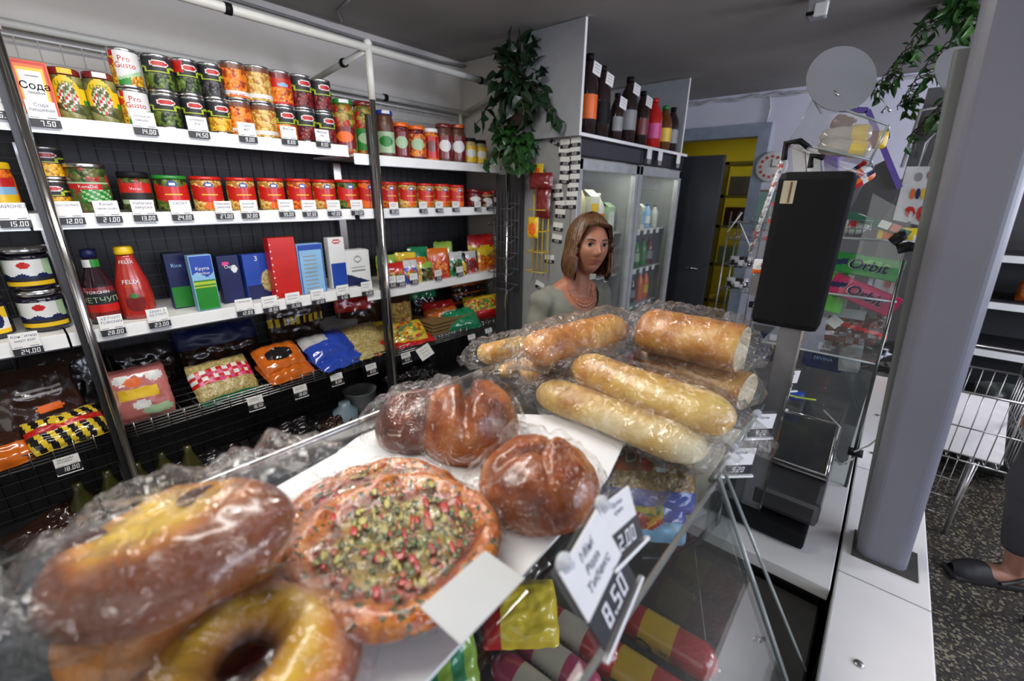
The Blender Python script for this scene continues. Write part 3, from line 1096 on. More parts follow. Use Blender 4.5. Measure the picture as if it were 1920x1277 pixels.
def pillow_mesh(name, w_, h, d, mats, pat, seed, crumple=.12, seam=.06, film=False, parent=None, lean=0.0, n=34):
    """a filled bag: w_ wide (x), h tall (z before leaning), d thick (y), flat crimped seams at both ends"""
    mb = MB(*mats)
    for side in (-1, 1):
        def fn(u, v, side=side):
            a, b = 2 * u - 1, 2 * v - 1
            e = max(0.0, 1 - abs(a) ** 3.2) ** .55 * max(0.0, 1 - (abs(b) / (1 - seam)) ** 3.5 if abs(b) < 1 - seam else 0) ** .5
            p = Vector((a * w_ / 2 * (1 - .07 * (1 - abs(b)) * 0), 0, b * h / 2))
            p.x *= 1 - .06 * abs(b) ** 4 + .035 * nz((0, b * 3, seed), 1.5, seed)
            k = 1 + crumple * 2 * nz((a * 2.2, b * 2.2, side), 1.6, seed) + crumple * ridge((a * 3, b * 3, side), 1.2, seed + 4)
            p.y = side * (d / 2) * e * k
            p.y += .05 * d * nz((a * 2, b * 2, 0), 1.0, seed + 9)
            if abs(b) > 1 - seam:
                p.y += .012 * sin(a * 9 + seed) * w_
            p.z += .02 * h * nz((a * 3, b, 0), 1.2, seed + 2)
            return p
        mb.grid(fn, n, n, pat if side < 0 or film else (lambda u, v: pat(.02, v)))
    return mb


def bag(name, loc, w_, h, d, mats, pat, label, tilt=0.0, rotz=0.0, seed=1.0, cat='bag', grp=None, txts=(), roll=0.0, crumple=.12, n=30):
    mb = pillow_mesh(name, w_, h, d, mats, pat, seed, crumple, n=n)
    for s_, v, sz, tm in txts:
        mb.text(s_, w_ * sz, lambda a, b: (a - (w_ * .22 if s_ == 'PDP' else 0), -d * .56 - .002, (v - .5) * h + b), tm)
    o = mb.obj(name, None, loc, rotz)
    o.rotation_euler = (tilt, roll, rotz)
    return tag(o, label, cat, grp)


def gloss(n, c):
    return M(n, c, 0.18, coat=0.7, bump=.25, bscale=35)


GB = gloss('foil_blue', (0.02, 0.06, 0.4))
GR = gloss('foil_red', (0.5, 0.015, 0.015))
GO = gloss('foil_orange', (0.55, 0.12, 0.01))
GY = gloss('foil_yellow', (0.7, 0.5, 0.03))
GG = gloss('foil_green', (0.01, 0.2, 0.08))
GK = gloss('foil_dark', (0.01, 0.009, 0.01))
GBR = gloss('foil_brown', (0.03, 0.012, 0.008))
GP = gloss('foil_pink', (0.5, 0.16, 0.15))
GW = gloss('foil_white', (0.5, 0.5, 0.5))
GL = gloss('foil_lime', (0.25, 0.4, 0.05))

# seasoning and soup packets standing at the right of the third shelf
pk = [
    ((1.384, 0.1107, 0.1622), GY, GL, SNACK, 'small seasoning packet, yellow and lime, right behind the chrome post'),
    ((1.388, 0.1177, 0.1267), GO, GR, SNACK, 'flat orange noodle picture packet at the left end of the seasoning row'),
    ((1.532, 0.1246, 0.1624), GG, GY, VEGM, 'green seasoning packet with vegetables standing behind blue one'),
    ((1.484, 0.0881, 0.1338), GB, GW, SNACK, 'small blue and white seasoning packet in the front row'),
    ((1.53, 0.1207, 0.1427), GY, GO, PASTA, 'yellow seasoning packet leaning left in the front row'),
    ((1.626, 0.1271, 0.1876), GY, GG, CORN, 'round-topped yellow and green seasoning packet, back row'),
    ((1.595, 0.0863, 0.1116), GK, GL, RELISH, 'low dark green packet before the yellow ones'),
    ((1.698, 0.1328, 0.1835), GR, GO, BEANO, 'large red seasoning packet with soup bowl picture, middle of row'),
    ((1.828, 0.1241, 0.2056), GW, GL, VEGM, 'white and green seasoning packet peeping over the red one'),
    ((1.835, 0.1077, 0.1505), GG, GW, PEAS, 'white and green packet directly right of the large red packet'),
    ((1.849, 0.1177, 0.1398), GY, GK, PASTA, 'yellow packet with dark top, right half of seasoning row'),
    ((1.97, 0.1062, 0.1412), GR, GW, BEANR, 'dark red and white packet, right half of seasoning row'),
    ((2.056, 0.0857, 0.1252), GG, GK, RELISH, 'dark green packet squeezed before the tall orange one'),
    ((2.158, 0.1893, 0.2346), GY, GR, SNACK, 'tall yellow packet with red picture, highest in the seasoning row'),
    ((2.138, 0.1683, 0.1528), GO, GY, BEANO, 'orange packet with brown food picture near the right end'),
    ((2.317, 0.1261, 0.1471), GR, GBR, VEGM, 'dim red packet at the right end of the third shelf')]
for i, ((x, w_, h), a, b, food, lab) in enumerate(pk):
    y = 2.05 + (.09 if 'back' in lab or 'behind' in lab or 'over' in lab or 'tall' in lab else .0) + (i % 3) * .012
    bag('seasoning_packet', (x, y, S3 - .035 + h / 2 * .97), w_ * 1.05, h, .025, [a, b, food], (lambda u, v, a=a, b=b, food=food: food if ell(u, v, .5, .35, .4, .26) else b if v > .68 or (u + v) % .5 < .12 else a), lab, tilt=-.12, rotz=-.2 + .2 * sin(i * 2.3), seed=i * 3.1, grp='seasoning packets on the third shelf', n=16, cat='packet')

# fourth shelf, right bay
bag('pasta_bag', (1.49, 2.2, S4 + .13), .15, .26, .07, [BAGF, PASTA, GR, GBR], lambda u, v: GBR if v > .8 else PASTA, 'clear bag of yellow pasta standing in the lower right bay', tilt=-.15, rotz=-.3, seed=3)
bag('pasta_bag', (1.44, 2.07, S4 + .05), .24, .17, .07, [PASTA, GR, GY], lambda u, v: SNACK if ell(u, v, .55, .5, .4, .4) else GY, 'yellow and blue printed pasta bag lying in front, lower right bay', tilt=-.9, rotz=-.2, seed=4)
bag('pasta_bag', (1.42, 2.05, S4 + .014), .34, .14, .035, [GR, GY], lambda u, v: GR, 'flat shiny red bag under the yellow pasta bag, right of post', tilt=-1.35, rotz=-.1, seed=5)
bag('pasta_bag', (1.1, 2.08, S4 + .02), .26, .16, .045, [GR, GY], lambda u, v: GY if (u * 5 + v * 3) % 1 < .25 else GR, 'flat shiny red bag lying left of the chrome post, fourth shelf', tilt=-1.3, rotz=-.15, seed=6)
bag('pasta_bag', (1.86, 2.06, S4 + .05), .27, .17, .09, [GG, GW], lambda u, v: GW if v > .8 and u < .4 else GG, 'glossy dark green bag lying in the lower right bay', tilt=-.85, rotz=-.2, seed=7)
bag('pasta_bag', (1.78, 2.16, S4 + .1), .24, .16, .07, [GO, GR], lambda u, v: GR if v > .6 else GO, 'orange and red bag behind the green one, lower right bay', tilt=-.6, rotz=-.2, seed=8)
bag('pasta_bag', (1.72, 2.26, S4 + .14), .2, .24, .08, [GK, GG], lambda u, v: GG if v > .7 else GK, 'dark bag with green top standing at the back, lower right bay', tilt=-.15, rotz=-.1, seed=9)
bag('pasta_bag', (2.1, 2.08, S4 + .09), .3, .17, .09, [SNACK, GY, GR], lambda u, v: GR if v < .3 else SNACK if v < .8 else GY, 'yellow and red noodle bag at the right end of the fourth shelf', tilt=-.5, rotz=-.25, seed=10)
bag('pasta_bag', (2.1, 2.22, S4 + .17), .3, .24, .09, [GBR, GO], lambda u, v: GO if (v * 4) % 1 < .2 else GBR, 'dim brown and orange bag behind the noodle bag, right end', tilt=-.2, rotz=-.1, seed=11)
mb = MB(M('kraft_card', (0.2, 0.12, 0.04), 0.7))
for k in range(4):
    mb.box2((1.6, 2.02, S4 + .004 + k * .022), (1.98, 2.3, S4 + .02 + k * .022), bev=.004)
tag(mb.obj('cardboard_tray', None, None), 'stack of flat brown cardboard trays under the green bag', 'cardboard')

# fourth shelf, middle bay
x, w_, h = (0.1804, 0.132, 0.1509)
bag('cereal_bag', (x + .02, 2.1, S4 + .085), .2, .21, .06, [GP, PINK, PRINTW, YELLOW, ORANGE], lambda u, v: ORANGE if ell(u, v, .45, .72, .14, .08) else PRINTW if ell(u, v, .3, .78, .14, .1) or ell(u, v, .8, .78, .13, .1) or ell(u, v, .5, .28, .15, .08) else YELLOW if abs(v - .5) < .09 and .2 < u < .8 else PALE if ell(u, v, .72, .15, .25, .1) else GP,
    'pink printed bag standing left on the wire tray', tilt=-.35, rotz=-.05, seed=12, crumple=.06)
bag('rice_bag', (.485, 2.09, S4 + .055), .24, .2, .08, [RED, PRINTW, GRAIN], lambda u, v: (RED if (int(u * 12) + int(v * 12)) % 2 else PINK if int(u * 12) % 2 else PRINTW) if .42 < v < .75 else GRAIN if v > .1 else GG, 'clear bag of grain with red checked band', tilt=-.75, rotz=.05, seed=13, crumple=.08, n=44)
bag('coffee_bag', (.74, 2.07, S4 + .03), .22, .17, .07, [GO, GK], lambda u, v: GO, 'shiny orange bag, lower of two beside the red checked bag', tilt=-1.25, rotz=.1, seed=14, grp='shiny orange bags')
bag('coffee_bag', (.73, 2.1, S4 + .085), .21, .18, .075, [GO, GK, GBR], lambda u, v: GK if ell(u, v, .45, .5, .3, .2) else GBR if v > .85 else GO, 'shiny orange bag with black oval, upper of two', tilt=-.95, rotz=.1, seed=15, grp='shiny orange bags')
bag('sugar_bag', (1.0, 2.06, S4 + .02), .27, .17, .06, [GB, GW], lambda u, v: GB, 'glossy blue bag lying under the other blue bags', tilt=-1.3, rotz=.15, seed=16, grp='glossy blue bags')
bag('sugar_bag', (.98, 2.12, S4 + .075), .26, .19, .07, [GB, GW], lambda u, v: GW if v > .55 and u < .5 else GB, 'glossy blue bag with pale patch lying on top', tilt=-1.0, rotz=.15, seed=17, grp='glossy blue bags')
bag('sugar_bag', (1.02, 2.24, S4 + .06), .24, .18, .07, [GB, GK], lambda u, v: GK if v > .5 else GB, 'dark blue bag behind the two glossy blue ones', tilt=-.8, rotz=.1, seed=18, grp='glossy blue bags')
bag('grain_bag', (1.17, 2.06, S4 + .02), .2, .15, .05, [GRAIN], lambda u, v: GRAIN, 'clear bag of pale grain, lower of the pile left of post', tilt=-1.3, rotz=.12, seed=19, grp='clear bags of pale grain')
bag('grain_bag', (1.2, 2.16, S4 + .07), .24, .17, .06, [GRAIN], lambda u, v: GRAIN, 'clear bag of pale grain, plump upper one of the pile', tilt=-1.0, rotz=.1, seed=20, grp='clear bags of pale grain')
bag('grain_bag', (1.33, 2.22, S4 + .055), .2, .16, .05, [GRAIN, GY], lambda u, v: GY if v > .6 else GRAIN, 'clear bag of grain with yellow top, behind the chrome post', tilt=-1.1, rotz=.0, seed=21, grp='clear bags of pale grain')
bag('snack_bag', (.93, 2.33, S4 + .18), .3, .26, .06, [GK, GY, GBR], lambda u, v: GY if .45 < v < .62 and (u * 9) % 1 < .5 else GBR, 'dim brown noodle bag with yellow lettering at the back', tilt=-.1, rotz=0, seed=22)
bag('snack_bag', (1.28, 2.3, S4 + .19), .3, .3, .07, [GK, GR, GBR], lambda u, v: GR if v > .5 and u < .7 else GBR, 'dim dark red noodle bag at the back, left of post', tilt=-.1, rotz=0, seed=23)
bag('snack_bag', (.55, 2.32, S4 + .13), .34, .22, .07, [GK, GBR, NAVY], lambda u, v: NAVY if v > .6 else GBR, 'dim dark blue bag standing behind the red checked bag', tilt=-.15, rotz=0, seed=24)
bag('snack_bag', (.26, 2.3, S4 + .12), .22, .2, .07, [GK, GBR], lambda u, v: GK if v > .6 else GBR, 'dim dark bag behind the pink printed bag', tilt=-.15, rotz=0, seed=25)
mb = MB(GREY)
mb.box((1.13, 2.3, S4 + .1), (.2, .09, .12), None, Matrix.Rotation(.3, 3, 'X'))
tag(mb.obj('food_carton'), 'plain pale grey carton lying behind the grain bags', 'box')

# fourth shelf, left bay
bag('snack_bag', (-.06, 2.12, S4 + .13), .22, .26, .06, [GK, GBR, ORANGE, PALE], lambda u, v: ORANGE if ell(u, v, .6, .42, .16, .06) else GREY if .55 < v < .75 and int(v * 40) % 3 == 0 and .3 < u < .8 else GBR, 'dark brown bag with small orange fish print, left bay', tilt=-.3, rotz=.1, seed=26)
bag('snack_bag', (.02, 2.22, S4 + .15), .22, .28, .06, [GK], lambda u, v: GK, 'black bag standing behind, beside the left chrome post', tilt=-.25, rotz=-.2, seed=27)
bag('snack_bag', (-.28, 2.14, S4 + .13), .22, .26, .06, [GBR], lambda u, v: GBR, 'dark brown bag at the far left of the fourth shelf', tilt=-.3, rotz=.3, seed=28)
bag('chocolate_bag', (-.015, 2.04, S4 + .045), .2, .13, .05, [GK, GY, RED], lambda u, v: GY if ell(u, v, .45, .75, .14, .14) and not ell(u, v, .45, .75, .07, .07) else RED if .5 < v < .65 else (GY if (u * 6 + v) % 1 < .45 else GK), 'black and yellow striped bag lying at the front, left bay', tilt=-.8, rotz=.15, seed=29, n=44)
bag('chocolate_bag', (-.2, 2.03, S4 + .03), .2, .14, .05, [GO, GBR], lambda u, v: GO if v < .55 else GBR, 'orange and brown bag lying at the front left edge', tilt=-.9, rotz=.2, seed=30)

# bottom shelf: dim things
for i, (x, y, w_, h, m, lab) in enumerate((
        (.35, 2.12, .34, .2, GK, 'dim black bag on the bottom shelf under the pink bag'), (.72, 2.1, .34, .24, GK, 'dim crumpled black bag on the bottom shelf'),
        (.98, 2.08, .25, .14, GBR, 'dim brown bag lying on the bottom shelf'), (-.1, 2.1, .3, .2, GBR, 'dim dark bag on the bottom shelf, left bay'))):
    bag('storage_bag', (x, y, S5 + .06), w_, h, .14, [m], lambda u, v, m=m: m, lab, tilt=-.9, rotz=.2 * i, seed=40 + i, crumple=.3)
mb = MB(M('grey_plastic', (0.16, 0.17, 0.18), 0.4))
mb.lathe([(.07, 0), (.075, .01), (.09, .2), (.093, .205), (.085, .2), (.07, .02), (.0001, .02)], n=26)
o = tag(mb.obj('plastic_tub', None, (1.13, 2.12, S5)), 'grey translucent plastic tub on the bottom shelf left of post', 'tub')
mb = MB(M('pale_blue_plastic', (0.18, 0.25, 0.3), 0.4))
mb.lathe([(.06, 0), (.065, .02), (.065, .14), (.03, .17), (.03, .19), (.0001, .19)], n=20)
tag(mb.obj('plastic_tub', None, (1.0, 2.06, S5)), 'small pale blue container on the bottom shelf', 'tub')
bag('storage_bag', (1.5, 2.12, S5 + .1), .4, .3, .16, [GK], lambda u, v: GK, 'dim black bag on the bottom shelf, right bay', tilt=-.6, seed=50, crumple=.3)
mb = MB(M('bottle_pack', (0.05, 0.05, 0.01), 0.3, coat=.4))
for i in range(5):
    mb.lathe([(.036, 0), (.038, .01), (.038, .15), (.014, .21), (.014, .24), (.0001, .24)], (-.04 + .085 * i, 2.08 + .02 * (i % 2), S5), 16)
tag(mb.obj('bottle_pack'), 'dim shrink-wrapped pack of yellow bottles on the bottom shelf', 'bottles')


# ------------------------------------------------------------ price tags
def price_tag(p, price, label, w_=.066, hc=.046, hs=.024, rot=0.0, lean=.0, words=None, line=False, grp='price tags on the shelf edges', seed=0):
    """p = centre of the joint between paper card and price strip"""
    r = random.Random(seed)
    mb = MB(PAPER, INK)
    mb.box((0, 0, hc / 2), (w_, .0012, hc), PAPER)
    f = lambda a, b: (a, -.0011, b)
    if words:
        for k, s_ in enumerate(words):
            mb.text(s_, min(hc * .26, w_ * 1.45 / max(4, len(s_))), lambda a, b: f(a + .12 * b, hc * (.7 - .27 * k) + b), INK)
    else:
        for k in range(2):
            x = -w_ * .36
            z0 = hc * (.66 - .26 * k)
            while x < w_ * (.3 - .08 * k):
                l_ = r.uniform(.002, .005)
                for q in range(2):
                    hh = r.uniform(.003, .007)
                    dx = r.uniform(-.001, .0015)
                    mb.face([f(x, z0), f(x + .0008, z0), f(x + .0008 + dx, z0 + hh), f(x + dx, z0 + hh)], INK)
                    x += l_ * .55
                mb.face([f(x - l_, z0 + .003), f(x, z0 + .002), f(x, z0 + .0028), f(x - l_, z0 + .0038)], INK)
                x += .0012
    mb.face([f(-w_ * .45, hc * .07), f(-w_ * .15, hc * .07), f(-w_ * .15, hc * .1), f(-w_ * .45, hc * .1)], INK)
    mb.face([f(w_ * .1, hc * .07), f(w_ * .42, hc * .07), f(w_ * .42, hc * .11), f(w_ * .1, hc * .11)], INK)
    o = mb.obj('price_tag', None, p)
    o.rotation_euler = (lean, 0, rot)
    sb = MB(STRIPB, DIGIT)
    sb.box((0, -.0006, -hs / 2), (w_ * 1.03, .003, hs), STRIPB)
    seven(sb, price, hs * .66, lambda a, b, e=0: (a + w_ * .06 + b * .12, -.0024 - e, -hs * .85 + b), DIGIT)
    if line:
        sb.box((0, -.0012, -hs - .006), (w_ * 1.03, .002, .003), WHITE)
        sb.box((-w_ * .5, 0, -hs - .003), (.002, .001, .012), WHITE)
        sb.box((w_ * .5, 0, -hs - .003), (.002, .001, .012), WHITE)
    sb.obj('price_strip', o)
    return tag(o, label, 'price tag', grp)


TY = 1.986
tags = [
    ((0.0808, 1.986, 1.807), '6.50', 'at the far left of the top shelf', None), ((0.1601, 1.986, 1.795), '7.50', 'under the baking soda box', ['Сода', 'пищевая']),
    ((0.3975, 1.986, 1.798), '14.00', 'under the white corn cans', None), ((0.551, 1.986, 1.803), '14.50', 'under the dark cans, top shelf', ['оливки', 'б/к']),
    ((0.7133, 1.986, 1.803), '9.00', 'under the bright orange bean cans', ['Горох', 'нут']), ((0.8719, 1.986, 1.808), '8.00', 'under the all-red can stack', ['Фасоль']),
    ((1.016, 1.986, 1.811), '8.00', 'under the rightmost can stack', ['Фасоль', 'кр.']),
    ((0.0314, 1.986, 1.51), '15.00', 'left of the left chrome post, second shelf', ['МАЙОНЕЗ']), ((0.1509, 1.986, 1.514), '12.00', 'under the black corn cans, second shelf', ['COCUS MAIZ']),
    ((0.2431, 1.986, 1.516), '21.00', 'under the big silver-lidded jar', ['Konad', 'чёкие солёл']), ((0.3384, 1.986, 1.518), '13.00', 'under the black-lidded jar', ['Кабачки', 'закуска']),
    ((0.4461, 1.986, 1.517), '24.00', 'under the green-lidded jar', ['САЛАТ']), ((0.5822, 1.986, 1.518), '27.00', 'on the blue-tinted card of the second shelf', ['Овочева', 'закуска']),
    ((0.6734, 1.986, 1.518), '32.00', 'right next to the blue-tinted card', None), ((0.8179, 1.986, 1.52), '35.00', 'midway between green lid and post, left of 32.50', None),
    ((0.9165, 1.986, 1.518), '32.50', 'left of the 42.00 tag', None), ((1.031, 1.986, 1.518), '42.00', 'second left of the chrome post', None), ((1.148, 1.986, 1.519), '33.50', 'directly left of the chrome post, second shelf', None),
    ((1.357, 1.986, 1.521), '35.50', 'directly right of the chrome post, second shelf', None), ((1.546, 1.986, 1.521), '15.50', 'second right of the chrome post, second shelf', None),
    ((1.659, 1.986, 1.522), '14.50', 'third right of the chrome post, second shelf', None), ((1.785, 1.986, 1.524), '14.20', 'fourth right of the chrome post, second shelf', None),
    ((1.966, 1.986, 1.524), '15.80', 'under the small dark red jar', None), ((2.071, 1.986, 1.527), '10.50', 'second from right on the second shelf', None), ((2.167, 1.986, 1.529), '9.50', 'last on the right of the second shelf', None),
    ((-0.0344, 1.986, 1.124), '24.00', 'under the dark jam jars, left bay', ['Конфитюр', 'мирт 620г']), ((0.1725, 1.986, 1.139), '28.00', 'under the dark sauce bottle', ['КЕТЧУП', 'TORCHIN']),
    ((0.3025, 1.986, 1.139), '23.00', 'under the red ketchup bottle', ['ХРИН З', 'КЕТЧУП']), ((0.5897, 1.986, 1.127), '12.00', 'under the dark navy carton', ['Геркулес']),
    ((0.6904, 1.986, 1.122), '18.50', 'under the royal blue carton', None), ((0.7885, 1.986, 1.122), '15.50', 'under the tall red box', None),
    ((0.9019, 1.986, 1.12), '12.50', 'under the pale blue box', None), ((1.028, 1.986, 1.122), '6.50', 'under the slim white and blue box', None), ((1.16, 1.986, 1.121), '13.00', 'under the white flour bag', None),
    ((1.31, 1.986, 1.142), '3.20', 'directly right of the post, third shelf', None), ((1.368, 1.986, 1.139), '3.50', 'second right of the post, third shelf', None),
    ((1.454, 1.986, 1.14), '3.90', 'third right of the post, third shelf', None), ((1.631, 1.986, 1.138), '8.50', 'under the large red seasoning packet', None), ((1.801, 1.986, 1.14), '6.20', 'rightmost on the third shelf', None)]
for i, (p, pr, wh, words) in enumerate(tags):
    small = p[0] > 1.3
    s_ = .052 if small else .063
    if pr == '27.00':
        s_ = .058
    price_tag(p, pr, 'tag reading %s, %s' % (pr, wh), s_, s_ * .78 if not small else .036, .022, words=words, seed=i, rot=RNG.uniform(-.04, .04), lean=-.06)
for i, (p, pr, wh) in enumerate((
        ((-0.0406, 1.975, 0.6984), '18.00', 'hanging under the black and yellow striped bag'), ((0.5581, 1.975, 0.7073), '18.50', 'hanging under the shiny orange bags'),
        ((0.7537, 1.975, 0.6957), '18.00', 'hanging under the glossy blue bags'), ((0.937, 1.975, 0.6997), '8.00', 'hanging left under the grain bags'),
        ((1.134, 1.975, 0.695), '8.50', 'hanging just left of the post, fourth shelf'), ((1.36, 1.975, 0.6994), '6.50', 'hanging just right of the post, fourth shelf'),
        ((1.886, 1.975, 0.6849), '9.00', 'hanging under the glossy green bag'), ((2.05, 1.975, 0.6916), '9.20', 'hanging under the noodle bag, left'), ((2.217, 1.975, 0.6853), '9.40', 'hanging last on the right of the fourth shelf'))):
    price_tag(p, pr, 'tag reading %s, %s' % (pr, wh), .062, .032, .022, line=True, seed=60 + i, rot=RNG.uniform(-.06, .06), lean=-.25)
mb = MB(PAPER, INK)
mb.box((0, 0, 0), (.085, .0015, .075), PAPER)
for k in range(3):
    mb.box((0, -.0015, .02 - .02 * k), (.05, .0005, .002), INK)
o = mb.obj('paper_note', None, (1.476, 1.95, 0.7106))
o.rotation_euler = (-.3, -.45, -.3)
tag(o, 'blank white paper note tilted on the shelf edge right of the post', 'note')

# ------------------------------------------------------------ counter and display cases
# heights: bread deck 1.18, worktop and ledge 0.85
ZD, ZW = 1.18, 0.85
COUNTER = M('counter_laminate', (0.74, 0.72, 0.69), 0.35, var=0.05, scale=5)
LEDGE = M('ledge_laminate', (0.86, 0.84, 0.82), 0.3, var=0.04, scale=5)
GREYB = M('case_floor_grey', (0.05, 0.046, 0.042), 0.5, var=0.2, scale=9)
DARKB = M('case_body_dark', (0.035, 0.035, 0.037), 0.5)
mb = MB(LEDGE)
mb.box2((0.2, -0.215, ZW - .03), (2.75, -0.066, ZW), bev=.003)
mb.box2((0.2, -0.2, 0), (2.75, -0.08, ZW - .03), WHITE)
for x, y in ((0.7846, -0.1154, 0.85)[:2], (0.56, -.12), (1.62, -.1), (1.95, -.1)):
    mb.lathe([(.008, 0), (.007, .002), (.0001, .0025)], (x, y, ZW), 12, STEEL)
mb.box2((1.0, -.215, ZW), (1.002, -.066, ZW + .0006), GREY)
mb.box2((1.5, -.215, ZW), (1.502, -.066, ZW + .0006), GREY)
tag(mb.obj('customer_ledge'), 'long narrow white customer ledge running under the slanted pillar', 'ledge')

mb = MB(COUNTER)
mb.box2((.93, -.06, ZW - .03), (2.38, .62, ZW), bev=.002)
mb.box2((.96, -.05, 0), (2.36, .6, ZW - .03), DARKB)
tag(mb.obj('worktop_counter'), 'white topped counter carrying the scale and the sweets case', 'counter')

case = thing('display_case', 'glass display case with breads laid on its top and dark interior', 'display case', (.4, .35, 0))
mb = MB(DARKB)
mb.box2((-.5, -.055, 0), (.925, .7, .78))
child(mb, 'base', case)
mb = MB(GREYB)
mb.box2((-.5, -.05, .78), (.925, .69, .80))
child(mb, 'case_floor', case)
mb = MB(STEEL)
mb.box2((-.5, .69, .8), (1.5, .71, ZD - .01), M('case_back_steel', (.2, .2, .2), .35, .8))
child(mb, 'back_panel', case)
mb = MB(ACRYL)
mb.box2((-.5, .132, ZD - .022), (1.16, .69, ZD - .012), GLASS)
mb.rod((-.5, .13, ZD - .016), (.66, .13, ZD - .016), .004, M('deck_edge', (.2, .19, .18), .3), 8)
child(mb, 'glass_deck', case)
# rear rail with upstand
mb = MB(STEEL)
mb.box2((-.5, .655, ZD - .012), (1.62, .665, ZD + .022))
mb.rod((-.5, .664, ZD + .024), (1.62, .664, ZD + .024), .007, n=12)
child(mb, 'rear_rail', case)
# sloping front glass and end glass


def sheet(mb, pts, t, m):
    pts = [Vector(p) for p in pts]
    n = (pts[1] - pts[0]).cross(pts[2] - pts[0]).normalized() * t
    q = [p + n for p in pts]
    mb.face(pts, m)
    mb.face(q[::-1], m)
    k = len(pts)
    for i in range(k):
        mb.face([pts[i], q[i], q[(i + 1) % k], pts[(i + 1) % k]], m)


EDGEG = M('glass_edge', (.25, .28, .27), .1, coat=.5)
mb = MB(GLASS)
sheet(mb, [(-.5, .128, ZD - .006), (.66, .128, ZD - .006), (.66, -.055, .80), (-.5, -.055, .80)], .005, GLASS)
child(mb, 'front_glass', case)
mb = MB(GLASS)
sheet(mb, [(.66, .128, ZD - .006), (.66, .6, ZD - .02), (.66, .6, .80), (.66, -.055, .80)], .005, GLASS)
mb.rod((.663, .128, ZD - .004), (.663, -.057, .80), .0032, EDGEG, 6)
mb.rod((.69, .125, ZD - .01), (.74, -.05, .82), .003, EDGEG, 6)
child(mb, 'end_glass', case)
mb = MB(GLASS)
sheet(mb, [(.70, .137, ZD - .02), (1.16, .137, ZD - .02), (1.16, .137, .86), (.93, .137, .86), (.70, .137, .86)], .004, GLASS)
mb.rod((.66, .137, ZD - .016), (1.16, .137, ZD - .016), .005, EDGEG, 6)
mb.rod((.4, -.02, .832), (.9, .2, .832), .002, EDGEG, 6)
child(mb, 'side_glass', case)
mb = MB(M('rubber_hose', (.03, .03, .03), .4))
mb.tube([(0.7, 0.2426, 0.9037), (0.72, 0.1922, 0.9225), (0.75, 0.1567, 0.9637), (0.78, 0.1376, 1.006), (0.8, 0.145, 1.047)], .006)
o = mb.obj('power_cable')
tag(o, 'thick dark cable looping inside the glass case', 'cable')

# white sheet under the breads
mb = MB(M('liner_paper', (.7, .7, .7), .6, var=.03))
sh = [(.10, .6), (.28, .63), (0.4304, 0.6877, 1.182)[:2], (0.6562, 0.4137, 1.182)[:2], (0.6464, 0.284, 1.182)[:2], (0.5329, 0.2556, 1.182)[:2], (.42, .245), (.06, .225)]
top = [(x, y, ZD + .0035) for x, y in sh]
mb.face(top)
mb.face([(x, y, ZD - .001) for x, y in sh][::-1])
for i in range(len(sh)):
    a, b = sh[i], sh[(i + 1) % len(sh)]
    mb.face([(a[0], a[1], ZD - .001), (b[0], b[1], ZD - .001), (b[0], b[1], ZD + .0035), (a[0], a[1], ZD + .0035)])
tag(mb.obj('tray_liner'), 'white board lying on the glass deck under the breads', 'board')
mb = MB(M('dark_slab', (.03, .03, .03), .4))
mb.box2((.45, .17, ZD - .011), (1.1, .6, ZD - .002), GLASS)
child(mb, 'glass_plate', case)

# ------------------------------------------------------------ breads


def film_over(parent, name, fn, nu, nv, mat, seed, amp=.006, closed=True, s=22):
    mb = MB(mat)

    def g(u, v):
        p, n = fn(u, v)
        p, n = Vector(p), Vector(n)
        uu = cos(2 * PI * u), sin(2 * PI * u)
        k = amp * (ridge((p.x, p.y, p.z), s, seed) + .5 * ridge((p.x, p.y, p.z), s * 2.3, seed + 3) + .3)
        return p + n * max(.0015, k)
    mb.grid(g, nu, nv, m=mat, closed=closed)
    return mb.obj(name, parent)


def round_bread(name, loc, R, H, mat, label, cat, seed, shape, rot=0.0, film=True, famp=.007, fmat=None, tails=(), nu=72, nv=30, tilt=(0, 0), bagscale=1.0):
    """polar shape: shape(r 0..1, angle) -> height factor; flat base"""
    mb = MB(mat)

    def srf(u, v):
        a = 2 * PI * u
        if v < .75:
            r = (v / .75)
            z = H * shape(r, a)
            rr = R * r
        else:
            t = (v - .75) / .25
            rr = R * (1 - .06 * t) * (1 + .03 * sin(PI * t))
            z = H * shape(1, a) * (1 - t)
        k = 1 + .05 * nz((cos(a) * 1.3, sin(a) * 1.3, 0), 1.0, seed)
        p = Vector((rr * cos(a) * k, rr * sin(a) * k, z))
        if v < .98:
            p.z += .003 * nz(p, 60, seed) + .005 * nz(p, 22, seed + 2) * (1 if v < .75 else 0)
        return p
    mb.grid(srf, nu, nv, m=mat, closed=True)
    o = mb.obj(name, None, loc, rot)
    o.rotation_euler = (tilt[0], tilt[1], rot)
    if film:
        def fs(u, v):
            a = 2 * PI * u
            p = srf(u, min(v, .985) * .985)
            q = Vector((p.x * bagscale, p.y * bagscale, p.z))
            n = Vector((cos(a) * .4, sin(a) * .4, 1)) if v < .7 else Vector((cos(a), sin(a), .3))
            for (ta, tw, tl, th) in tails:
                d = math.atan2(sin(a - ta), cos(a - ta))
                g = math.exp(-(d / tw) ** 2)
                if v > .45:
                    k = (v - .45) / .55
                    q += Vector((cos(ta) * tl * g * k, sin(ta) * tl * g * k, th * g * sin(k * PI * .6)))
            return q, n
        film_over(o, 'plastic_wrap', fs, nu + 20, nv + 14, fmat or FILM, seed, famp)
    return tag(o, label, cat)


